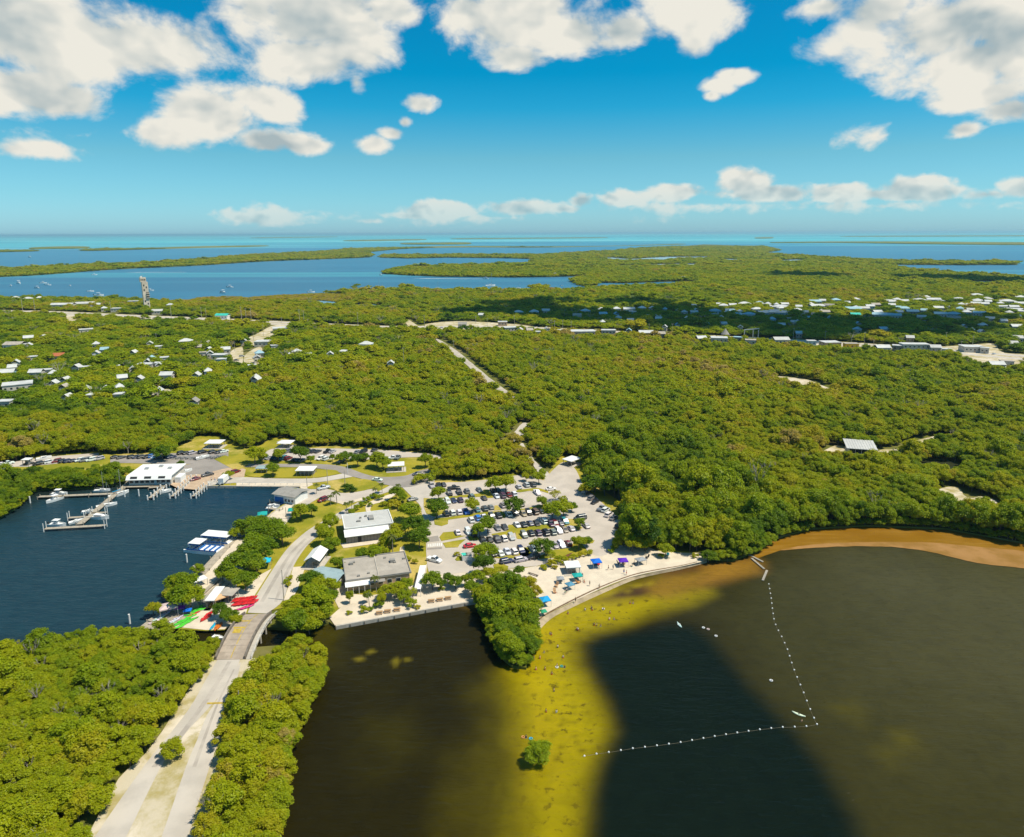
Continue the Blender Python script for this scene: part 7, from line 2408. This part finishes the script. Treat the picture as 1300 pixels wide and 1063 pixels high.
# beach chairs and benches
ch = MB().box(-.3, .3, -.3, .3, .28, .34)
ch.add([(-.3, .3, .3), (.3, .3, .3), (.3, .55, .95), (-.3, .55, .95), (-.3, .36, .3), (.3, .36, .3), (.3, .61, .95), (-.3, .61, .95)], [(0, 1, 2, 3), (7, 6, 5, 4), (0, 3, 7, 4), (1, 5, 6, 2), (3, 2, 6, 7)])
for x in (-.28, .28):
    ch.tube((x, -.28, 0), (x, .2, .6), .02, .02, 4).tube((x, .25, 0), (x, -.2, .6), .02, .02, 4)
CH = ch.mesh('beach_chair', M['fabric'])
for i, (x, y, c, d) in enumerate(((756, 716.5, 'dark', 'dark beach chair under the blue canopy'), (760, 716.8, 'red', 'red beach chair under the blue canopy'), (786, 715.5, 'dark', 'dark beach chair under the purple canopy'), (792, 716, 'tan', 'tan beach chair under the purple canopy'), (731, 733.5, 'dark', 'dark beach chair under the teal canopy'), (737, 731, 'dark', 'dark beach chair right of the teal canopy'),
                                  (811, 713, 'dark', 'dark beach chair under the right grey canopy'), (821, 708, 'dark', 'dark folding chair alone near the beach end'), (706, 744, 'tan', 'tan beach chair left of the steel blue canopy'), (704, 752, 'tan', 'tan beach chair below the others at the left'), (713, 737, 'grey', 'grey beach chair under the small grey canopy'), (693, 763.5, 'dark', 'dark beach chair under the sky blue canopy'), (734, 739.5, 'orange', 'orange beach chair in mid sand'), (848, 704, 'cyan', 'cyan chair by the bushes at the beach end'))):
    p = G(x, y, LZ + .3)
    o = put('beach_chair', CH, None, (p.x, p.y, LZ), i * .7)
    o.scale = (1.5, 1.5, 1.5)
    o.color = (*COLS[c], 1)
    tag(o, d, 'beach chair', 'beach chairs')
pt_top = MB().box(-1.0, 1.0, -.42, .42, .72, .80).mesh('table_top', M['tanwood'])
pt_seat = MB().box(-1.0, 1.0, -.14, .14, .42, .48).mesh('seat', M['tanwood'])
pt_leg = MB().add([(-.05, -.75, 0), (.05, -.75, 0), (.05, -.62, 0), (-.05, -.62, 0), (-.05, -.12, .72), (.05, -.12, .72), (.05, 0.02, .72), (-.05, .02, .72)], [(0, 1, 5, 4), (1, 2, 6, 5), (2, 3, 7, 6), (3, 0, 4, 7), (4, 5, 6, 7)]).mesh('leg', M['tanwood'])
for x, y, d in ((492, 775.5, 'tan picnic table on the promenade, third from the left'), (504, 773.5, 'tan picnic table on the promenade, left of the pale tree'), (481.5, 777.5, 'greyish picnic table at the left on the promenade'), (547.5, 762.5, 'tan picnic table on the promenade below the tree with bare trunk'), (558.3, 760.8, 'tan picnic table in the middle of the right promenade row'), (568.8, 758.8, 'tan picnic table at the right end of the promenade row')):
    p = G(x, y, LZ + .5)
    o = thing('picnic_table', d, 'picnic table', (p.x, p.y, LZ), .2, 'picnic tables on the promenade')
    o.scale = (1.0, 1.0, 1.0)
    put('table_top', pt_top, o)
    for s in (-1, 1):
        put('seat', pt_seat, o, (0, s * .68, 0))
        put('leg', pt_leg, o, (s * .7, 0, 0))
        put('leg', pt_leg, o, (s * .7, 0, 0), math.pi)
bb = MB().box(-1.9, 1.9, -.25, .25, .38, .5).box(-1.5, -1.3, -.2, .2, 0, .38).box(1.3, 1.5, -.2, .2, 0, .38).mesh('beach_bench', M['bark'])
for x, y, d in ((677, 730.3, 'dark plank bench on the sand, upper of two'), (671, 735, 'dark plank bench on the sand, lower of two')):
    p = G(x, y, LZ)
    tag(put('beach_bench', bb, None, p, -.62), d, 'bench', 'plank benches')

# ------------------------------------------------------------------ kayaks
def kayak_meshes():
    hb = MB()
    rings = []
    for t in (0, .08, .25, .5, .75, .92, 1):
        w = .39 * math.sin(math.pi * min(max(t, .015), .985)) ** .7
        z = .06 + .16 * (2 * t - 1) ** 2
        rings.append([(0, -1.8 + 3.6 * t, z - .06), (w * .8, -1.8 + 3.6 * t, z + .04), (w, -1.8 + 3.6 * t, z + .2), (w * .5, -1.8 + 3.6 * t, z + .30), (-w * .5, -1.8 + 3.6 * t, z + .30), (-w, -1.8 + 3.6 * t, z + .2), (-w * .8, -1.8 + 3.6 * t, z + .04)])
    hb.loft(rings)
    ck = MB().loft([[(.2 * math.cos(a), .42 * math.sin(a) - .1, .37 if k else .33) for a in [i * math.pi / 4 for i in range(8)]] for k in (0, 1)])
    return hb.mesh('kayak', M['plastic'], True), ck.mesh('cockpit', M['dark'])


KY = kayak_meshes()


def kayak(x, y, rot, col, z=LZ, roll=0.0, sc=.86, lab=''):
    p = G(x, y, z + .2)
    o = put('kayak', KY[0], None, (p.x, p.y, z), rot)
    o.rotation_euler = (0, roll, rot)
    o.scale = (sc * 1.15, sc, sc)
    g = random.Random(int(x * 97 + y * 31))
    o.color = (*[v * g.uniform(.62, 1.08) for v in COLS[col]], 1)
    put('cockpit', KY[1], o)
    tag(o, lab, 'kayak', 'rental kayaks')
    return o


def kayak_field(col, p0, p1, n, spread, rot, where, rows=1, dz=0.0, z=LZ, roll=0.0):
    its = []
    for r_ in range(rows):
        for i in range(n):
            t = (i + .5) / n
            x = p0[0] + (p1[0] - p0[0]) * t + r_ * spread[0]
            y = p0[1] + (p1[1] - p0[1]) * t + r_ * spread[1]
            its.append((x, y, kayak(x, y, rot + rng.uniform(-.24, .24), col, z + dz * r_, roll)))
    its.sort(key=lambda q: q[0])
    for i, (_, _, o) in enumerate(its):
        o['label'] = f'{col} kayak, {ordinal(i)} from the left in the {where}'


KR = -.62      # most lie pointing from the lower left to the upper right
kayak_field('red', (296, 762), (323, 759), 14, (1.5, 4.5), -.35, 'red stack beside the road', 2, .0, LZ + .2, .5)
kayak_field('pink', (304, 773), (318, 769.5), 8, (0, 0), -.75, 'pink row below the red stack', 1, .2, LZ + .1)
kayak_field('lime', (243, 776), (262, 767), 10, (-3.5, 5), KR - .3, 'upper lime green pile', 2, .0)
kayak_field('lime', (226, 797), (246, 785), 11, (-2.2, -3.4), KR - .2, 'lower lime green pile', 2, .0)
kayak_field('red', (259, 787), (268, 776.5), 7, (0, 0), KR, 'red pile left of the rental bush')
kayak_field('red', (243, 782), (249, 777), 2, (0, 0), KR - .2, 'red pair between the lime green piles')
kayak_field('bright orange', (273, 798), (281, 793), 6, (0, 0), .1, 'bright orange row by the road verge')
kayak_field('cyan', (268.5, 797), (272, 793.5), 3, (0, 0), .1, 'cyan row left of the orange ones')
kayak_field('yellow', (267, 771), (272, 765), 4, (0, 0), KR, 'yellow row behind the rental bush')
kayak_field('white', (194, 791), (213, 777), 7, (0, 0), KR, 'left white row on the kayak dock', z=1.06)
kayak_field('white', (212, 795), (228, 783), 6, (0, 0), KR, 'right white row on the kayak dock', z=1.06)
kayak_field('cyan', (255, 764), (265, 757.5), 4, (0, 0), KR, 'pale blue row above the lime green pile')
# small white boat upturned under the bridge trees
motor_boat(277, 808, 110, 'small pale boat lying at the creek mouth left of the bridge', False, .6)

# ------------------------------------------------------------------ swimming line
by_ = MB().loft([[(.22 * math.cos(a) * s, .22 * math.sin(a) * s, z) for a in [i * math.pi / 3 for i in range(6)]] for s, z in ((.4, -.15), (1, 0), (1, .18), (.4, .33))]).mesh('float', M['white'], True)
line1 = [(976, 742), (979, 760), (980.6, 774), (983, 790), (989, 803), (994, 812), (1000, 826), (1005, 842), (1010, 856), (1016, 870), (1021, 882), (1026, 895), (1031, 907), (1037, 920)]
line2 = [(1037, 920), (1024, 922.5), (1010, 923.3), (990, 923.8), (965.6, 926.5), (940, 930), (914, 934), (888, 938.5), (860, 943.5), (830, 947.5), (800, 951), (776, 955), (754, 958), (738, 961)]


def along(pts, step):
    W_ = [G(p[0], p[1], 0) for p in pts]
    out = [W_[0]]
    need = step
    for a, b in zip(W_[:-1], W_[1:]):
        d = (b - a).length
        t = need
        while t <= d:
            out.append(a + (b - a) * (t / d))
            t += step
        need = t - d
    return out


for nm, ln, st, lab in (('a', line1, 3.1, 'small white float on the swimming line running out from shore'), ('b', line2, 2.75, 'small white float on the swimming line along the front')):
    for p in along(ln, st):
        o = put('buoy', by_, None, (p.x, p.y, 0))
        o.scale = (.95, .95, .95)
        tag(o, lab, 'buoy', 'floats of the swimming line' if nm == 'a' else 'floats of the front swimming line')
    r_ = MB()
    W_ = [G(p[0], p[1], .05) for p in ln]
    for a, b in zip(W_[:-1], W_[1:]):
        r_.tube(a, b, .025, .025, 4, False)
    tag(r_.build('float_line', M['rope']), 'thin rope of the swimming line ' + ('running out from the mud bank' if nm == 'a' else 'across the front of the swimming area'), 'rope')
bo = MB().box(-.35, .35, -4, 4, .0, .25).mesh('drift_log', M['greybark'])
for x, y, r, d in ((957, 708, .5, 'pale driftwood log at the mangrove corner of the lagoon'), (962, 716, .2, 'pale driftwood log on the bar by the swimming line'), (971, 731, -.5, 'pale driftwood log in the shallows by the line')):
    p = G(x, y, .1)
    tag(put('drift_log', bo, None, p, r), d, 'log', 'driftwood logs')

# ------------------------------------------------------------------ people
def skin_person(name, joints, bones, radii):
    me = bpy.data.meshes.new(name)
    keys = list(joints)
    me.from_pydata([joints[k] for k in keys], [(keys.index(a), keys.index(b)) for a, b in bones], [])
    ob = bpy.data.objects.new(name, me)
    COL.objects.link(ob)
    md = ob.modifiers.new('skin', 'SKIN')
    sv = me.skin_vertices[0].data
    for i, k in enumerate(keys):
        r = radii[k]
        sv[i].radius = (r, r) if not isinstance(r, tuple) else r
        sv[i].use_root = (k == 'pelvis')
    sd = ob.modifiers.new('sub', 'SUBSURF')
    sd.levels = sd.render_levels = 1
    dg = bpy.context.evaluated_depsgraph_get()
    out = bpy.data.meshes.new_from_object(ob.evaluated_get(dg))
    bpy.data.objects.remove(ob)
    out.name = name
    out.materials.clear()
    out.materials.append(M['skin'])
    out.polygons.foreach_set('use_smooth', [True] * len(out.polygons))
    return out


BONES = [('pelvis', 'waist'), ('waist', 'chest'), ('chest', 'neck'), ('neck', 'chin'), ('chin', 'head'), ('chest', 'ls'), ('ls', 'le'), ('le', 'lw'), ('lw', 'lh'), ('chest', 'rs'), ('rs', 're'), ('re', 'rw'), ('rw', 'rh'),
         ('pelvis', 'lp'), ('lp', 'lk'), ('lk', 'la'), ('la', 'lt'), ('pelvis', 'rp'), ('rp', 'rk'), ('rk', 'ra'), ('ra', 'rt')]
RAD = dict(pelvis=(.15, .11), waist=(.125, .095), chest=(.16, .11), neck=.055, chin=.075, head=.10, ls=.06, le=.045, lw=.032, lh=.04, rs=.06, re=.045, rw=.032, rh=.04, lp=.085, lk=.058, la=.04, lt=.045, rp=.085, rk=.058, ra=.04, rt=.045)
POSE = {
    'standing': dict(pelvis=(0, 0, .92), waist=(0, 0, 1.08), chest=(0, .01, 1.33), neck=(0, .02, 1.5), chin=(0, 0, 1.58), head=(0, -.01, 1.68), ls=(.19, .01, 1.42), le=(.25, .03, 1.14), lw=(.26, -.05, .90), lh=(.26, -.08, .80), rs=(-.19, .01, 1.42), re=(-.26, .02, 1.14), rw=(-.25, -.1, .92), rh=(-.24, -.14, .83),
                     lp=(.10, 0, .86), lk=(.11, -.02, .48), la=(.11, .03, .08), lt=(.12, -.13, .04), rp=(-.10, 0, .86), rk=(-.12, -.03, .48), ra=(-.13, .03, .08), rt=(-.14, -.13, .04)),
    'walking': dict(pelvis=(0, 0, .90), waist=(0, -.01, 1.06), chest=(0, -.03, 1.31), neck=(0, -.05, 1.48), chin=(0, -.08, 1.56), head=(0, -.09, 1.66), ls=(.19, -.02, 1.40), le=(.24, .16, 1.16), lw=(.24, .12, .92), lh=(.24, .08, .83), rs=(-.19, -.03, 1.40), re=(-.24, -.16, 1.15), rw=(-.22, -.34, 1.0), rh=(-.21, -.41, .95),
                    lp=(.10, 0, .84), lk=(.11, -.22, .50), la=(.11, -.26, .09), lt=(.11, -.43, .06), rp=(-.10, 0, .84), rk=(-.11, .06, .46), ra=(-.11, .34, .18), rt=(-.11, .26, .05)),
    'sitting': dict(pelvis=(0, .1, .12), waist=(0, .14, .28), chest=(0, .18, .52), neck=(0, .16, .69), chin=(0, .12, .77), head=(0, .11, .87), ls=(.19, .18, .61), le=(.27, .24, .34), lw=(.24, .02, .30), lh=(.2, -.08, .33), rs=(-.19, .18, .61), re=(-.27, .28, .34), rw=(-.28, .34, .10), rh=(-.28, .36, .03),
                    lp=(.1, .04, .12), lk=(.14, -.33, .40), la=(.14, -.58, .07), lt=(.14, -.73, .05), rp=(-.1, .04, .12), rk=(-.14, -.35, .36), ra=(-.14, -.66, .07), rt=(-.14, -.8, .07)),
}
PEOPLE = {k: skin_person('person', v, BONES, RAD) for k, v in POSE.items()}


def around(joint_a, joint_b, r, pad=.025, n=8):
    mb = MB()
    mb.tube(joint_a, joint_b, r + pad, r + pad * .8, n)
    return mb


WEAR = {}
for k, v in POSE.items():
    hd = MB()
    v0, f0 = ICO1
    hx = Vector(v['head'])
    hd.add([(hx + Vector(p) * .118 + Vector((0, .025, .03))) for p in v0 if True], [tuple(f) for f in f0])
    sh = MB()
    sh.tube(Vector(v['waist']) - Vector((0, 0, .04)), Vector(v['pelvis']) - Vector((0, 0, .08)), .165, .17, 8)
    for s in 'lr':
        a, b = Vector(v[s + 'p']), Vector(v[s + 'k'])
        sh.tube(a, a.lerp(b, .55), .115, .10, 8)
    tp = MB()
    tp.tube(Vector(v['waist']), Vector(v['chest']) + Vector((0, 0, .12)), .16, .19, 8)
    WEAR[k] = (hd.mesh('hair', M['hair']), sh.mesh('shorts', M['fabric']), tp.mesh('shirt', M['fabric']))


def person(px, py, pose, lab, z=LZ, sink=0.0, col='blue', shirt=None, rot=0.0, grp='people on the beach', sc=1.0):
    p = G(px, py, z + .4)
    o = put('person', PEOPLE[pose], None, (p.x, p.y, z - sink), rot)
    o.scale = (sc, sc, sc)
    tag(o, lab, 'person', grp)
    put('hair', WEAR[pose][0], o)
    a = put('shorts', WEAR[pose][1], o)
    a.color = (*COLS[col], 1)
    if shirt:
        b = put('shirt', WEAR[pose][2], o)
        b.color = (*COLS[shirt], 1)
    return o


def L1(x, y): return 660 + x / 7.647, 690 + y / 7.647


for i, (x, y, pose, c, s, lab) in enumerate(((1010, 282, 'standing', 'blue', None, 'person in blue shorts at the tideline, left of a pair'), (1035, 296, 'standing', 'red', None, 'person in red shorts at the tideline, right of a pair'), (905, 243, 'walking', 'dark', 'steel blue', 'person in steel blue shirt walking below the purple canopy'), (860, 248, 'walking', 'dark', None, 'person in dark shorts walking left of one in a blue shirt'),
                                             (585, 370, 'sitting', 'orange', None, 'person sitting on sand below the teal canopy, left'), (625, 367, 'sitting', 'red', 'tan', 'person in tan shirt sitting right of the teal canopy'), (678, 402, 'standing', 'dark', 'dark', 'person in dark clothes standing alone near the tideline'), (565, 377, 'sitting', 'tan', None, 'person sitting on sand by the orange chair'),
                                             (440, 482, 'standing', 'green', None, 'person in green shorts near the water, left of a pair'), (455, 470, 'standing', 'dark', 'white', 'person in white shirt near the water, right of a pair'), (355, 412, 'sitting', 'grey', 'tan', 'person in tan shirt sitting above the tan chairs'), (345, 472, 'sitting', 'red', None, 'person in red shorts sitting low on the left sand'),
                                             (770, 240, 'standing', 'white', 'white', 'person in white standing between the canopies'), (1085, 215, 'sitting', 'teal', None, 'person in teal shorts sitting right of the purple canopy'), (540, 560, 'walking', 'dark', None, 'person walking in the foam at the beach edge'), (1110, 195, 'sitting', 'dark', 'dark', 'person in dark clothes sitting left of the grey canopy'), (770, 432, 'walking', 'tan', None, 'person wading on the weed line right of the beach'))):
    person(*L1(x, y), pose, lab, col=c, shirt=s, rot=i * 1.3)
SW = [(230, 250), (236, 256), (268, 318), (200, 343), (150, 375), (180, 372), (140, 378), (295, 370), (265, 412), (303, 418), (205, 428), (160, 428), (405, 130), (440, 132), (436, 124), (497, 130), (530, 148), (527, 180), (550, 178), (450, 208), (463, 210), (483, 212), (370, 232), (365, 228), (110, 768), (238, 452), (250, 536), (262, 640), (210, 640), (320, 150), (645, 98), (630, 100)]
for i, (x, y) in enumerate(SW):
    px, py = 640 + x / 3.94, 740 + y / 3.94
    p = person(px, py, ('standing', 'walking')[i % 2], '', 0.0, .75 if i % 3 else .95, ('blue', 'red', 'dark', 'teal', 'bright orange', 'pink')[i % 6], (None, None, 'white', None, 'dark')[i % 5], i * 2.1, 'bathers in the shallows')
    later(p, 'bather wading in the shallows', px, py)
LANDMARK.update({'pale mangrove tip of the beach': (668, 846), 'middle of the yellow shallows': (720, 800), 'dark eelgrass patch': (780, 830), 'lone mangrove in the shallows': (680, 955)})
_pending[-len(SW):] = []
for i, o in enumerate([o for o in COL.objects if o.get('group') == 'bathers in the shallows']):
    px, py = 640 + SW[i][0] / 3.94, 740 + SW[i][1] / 3.94
    later(o, 'bather wading in the shallows', px, py)
ring = MB()
for i in range(10):
    a0, a1 = i * .6283, (i + 1) * .6283
    ring.tube((.55 * math.cos(a0), .55 * math.sin(a0), .12), (.55 * math.cos(a1), .55 * math.sin(a1), .12), .2, .2, 6, False)
RING = ring.mesh('swim_ring', M['plastic'], True)
for x, y, c, d in ((766, 773, 'white', 'white swim ring in the upper yellow shallows'), (713, 846, 'teal', 'teal swim ring in the shallows by the mangrove tip'), (707, 847, 'white', 'white swim ring left of the teal one'), (674, 938, 'cyan', 'cyan swim ring by the lone mangrove'), (664, 936, 'orange', 'orange swim ring left of the lone mangrove'), (862, 793, 'white', 'white float lying at the top of the dark patch'), (893, 797, 'white', 'white float at the right of the dark patch, upper'), (899, 799, 'pale pink', 'pale float at the right of the dark patch, middle'), (909, 807.5, 'white', 'white float at the right of the dark patch, lower'), (979, 864, 'white', 'white float alone inside the swimming line')):
    p = G(x, y, .1)
    o = put('swim_ring', RING, None, (p.x, p.y, 0))
    o.scale = (.62, .62, .8)
    o.color = (*COLS[c], 1)
    tag(o, d, 'swim ring', 'floats of the bathers')
for x, y, r, d in ((1014, 907, .9, 'long white paddle board beside the corner of the swimming line'), (862.5, 793.6, .2, 'white paddle board floating above the dark patch')):
    kayak(x, y, r, 'white', -.12, lab=d)
person(1018, 914, 'standing', 'swimmer at the corner of the swimming line', 0, 1.1, 'red', None, .5, 'bathers in the shallows')
person(290, 885.5, 'walking', 'walker in dark shirt on the road below the bridge, left', LZ, 0, 'dark', 'dark', .3, 'walkers on the bridge road')
person(292.5, 886.5, 'walking', 'walker in red shirt on the road below the bridge, right', LZ, 0, 'dark', 'red', .3, 'walkers on the bridge road')
for i, (x, y) in enumerate(((273, 610.5), (276, 611), (281, 611.2), (287, 612), (268.5, 610))):
    person(x, y, ('standing', 'walking')[i % 2], f'person standing on the boat ramp quay, {ordinal(i)} in the list from the trailer', LZ, 0, ('blue', 'dark', 'red')[i % 3], 'white', i, 'people on the quay')
for i, o in enumerate(sorted([o for o in COL.objects if o.get('group') == 'people on the quay'], key=lambda q: q.location.x)):
    o['label'] = f'person in white shirt on the quay by the white trailer, {ordinal(i)} from the left'

# ------------------------------------------------------------------ the cloud whose shadow lies on the hamlet
sh_px = [(610, 398), (690, 387), (780, 386), (870, 393), (960, 403), (1040, 410), (1110, 411), (1180, 407), (1240, 404), (720, 397), (800, 403), (900, 413), (1000, 422), (1090, 421), (1160, 416), (850, 402)]
cb = MB()
CA = 900.0
for i, (x, y) in enumerate(sh_px):
    b = G(x, y, 3.0)
    t = (CA - b.z) / SUN_DIR.z
    c = b + SUN_DIR * t
    v0, f0 = ICO2
    for k in range(4):
        r = rng.uniform(26, 52)
        q = c + Vector((rng.uniform(-60, 60), rng.uniform(-30, 30), rng.uniform(0, 50)))
        nzv = [1 + .22 * math.sin(p[0] * 5 + i) * math.cos(p[1] * 6 + k) + rng.uniform(-.06, .06) for p in v0]
        cb.add([(q.x + p[0] * r * 1.3 * s, q.y + p[1] * r * s, q.z + p[2] * r * .55 * s) for p, s in zip(v0, nzv)], [tuple(f) for f in f0])
tag(cb.build('cloud', M['cloud'], smooth=True), kind='structure')
cb = MB()
for i, (x, y) in enumerate([(1175, 351.5), (1205, 352), (1235, 353.5), (1270, 354.5), (1300, 356), (1340, 357), (1005, 348.5), (1035, 349), (1020, 350.5), (1380, 359)]):
    b = G(x, y, 3.0)
    c = b + SUN_DIR * ((CA - b.z) / SUN_DIR.z)
    for k in range(3):
        r = rng.uniform(30, 60)
        q = c + Vector((rng.uniform(-70, 70), rng.uniform(-45, 45), rng.uniform(0, 50)))
        nzv = [1 + .22 * math.sin(p[0] * 5 + i) * math.cos(p[1] * 6 + k) + rng.uniform(-.06, .06) for p in v0]
        cb.add([(q.x + p[0] * r * 1.5 * s, q.y + p[1] * r * s, q.z + p[2] * r * .5 * s) for p, s in zip(v0, nzv)], [tuple(f) for f in f0])
tag(cb.build('cloud', M['cloud'], smooth=True), kind='structure')

# ------------------------------------------------------------------ the air over the bay
hz, hT, hO = newmat('sea_air')
hv = hT.n('ShaderNodeVolumePrincipled')
hv.inputs['Color'].default_value = (.50, .86, 1.0, 1)
hv.inputs['Density'].default_value = HAZE_DENSITY
hv.inputs['Anisotropy'].default_value = 0.2
hT.link(hv.outputs[0], hO.inputs['Volume'])
tag(MB().box(-620000, 620000, -4000, 460000, -3.2, 127).build('haze', hz), kind='stuff')

plant_all()
settle_labels()
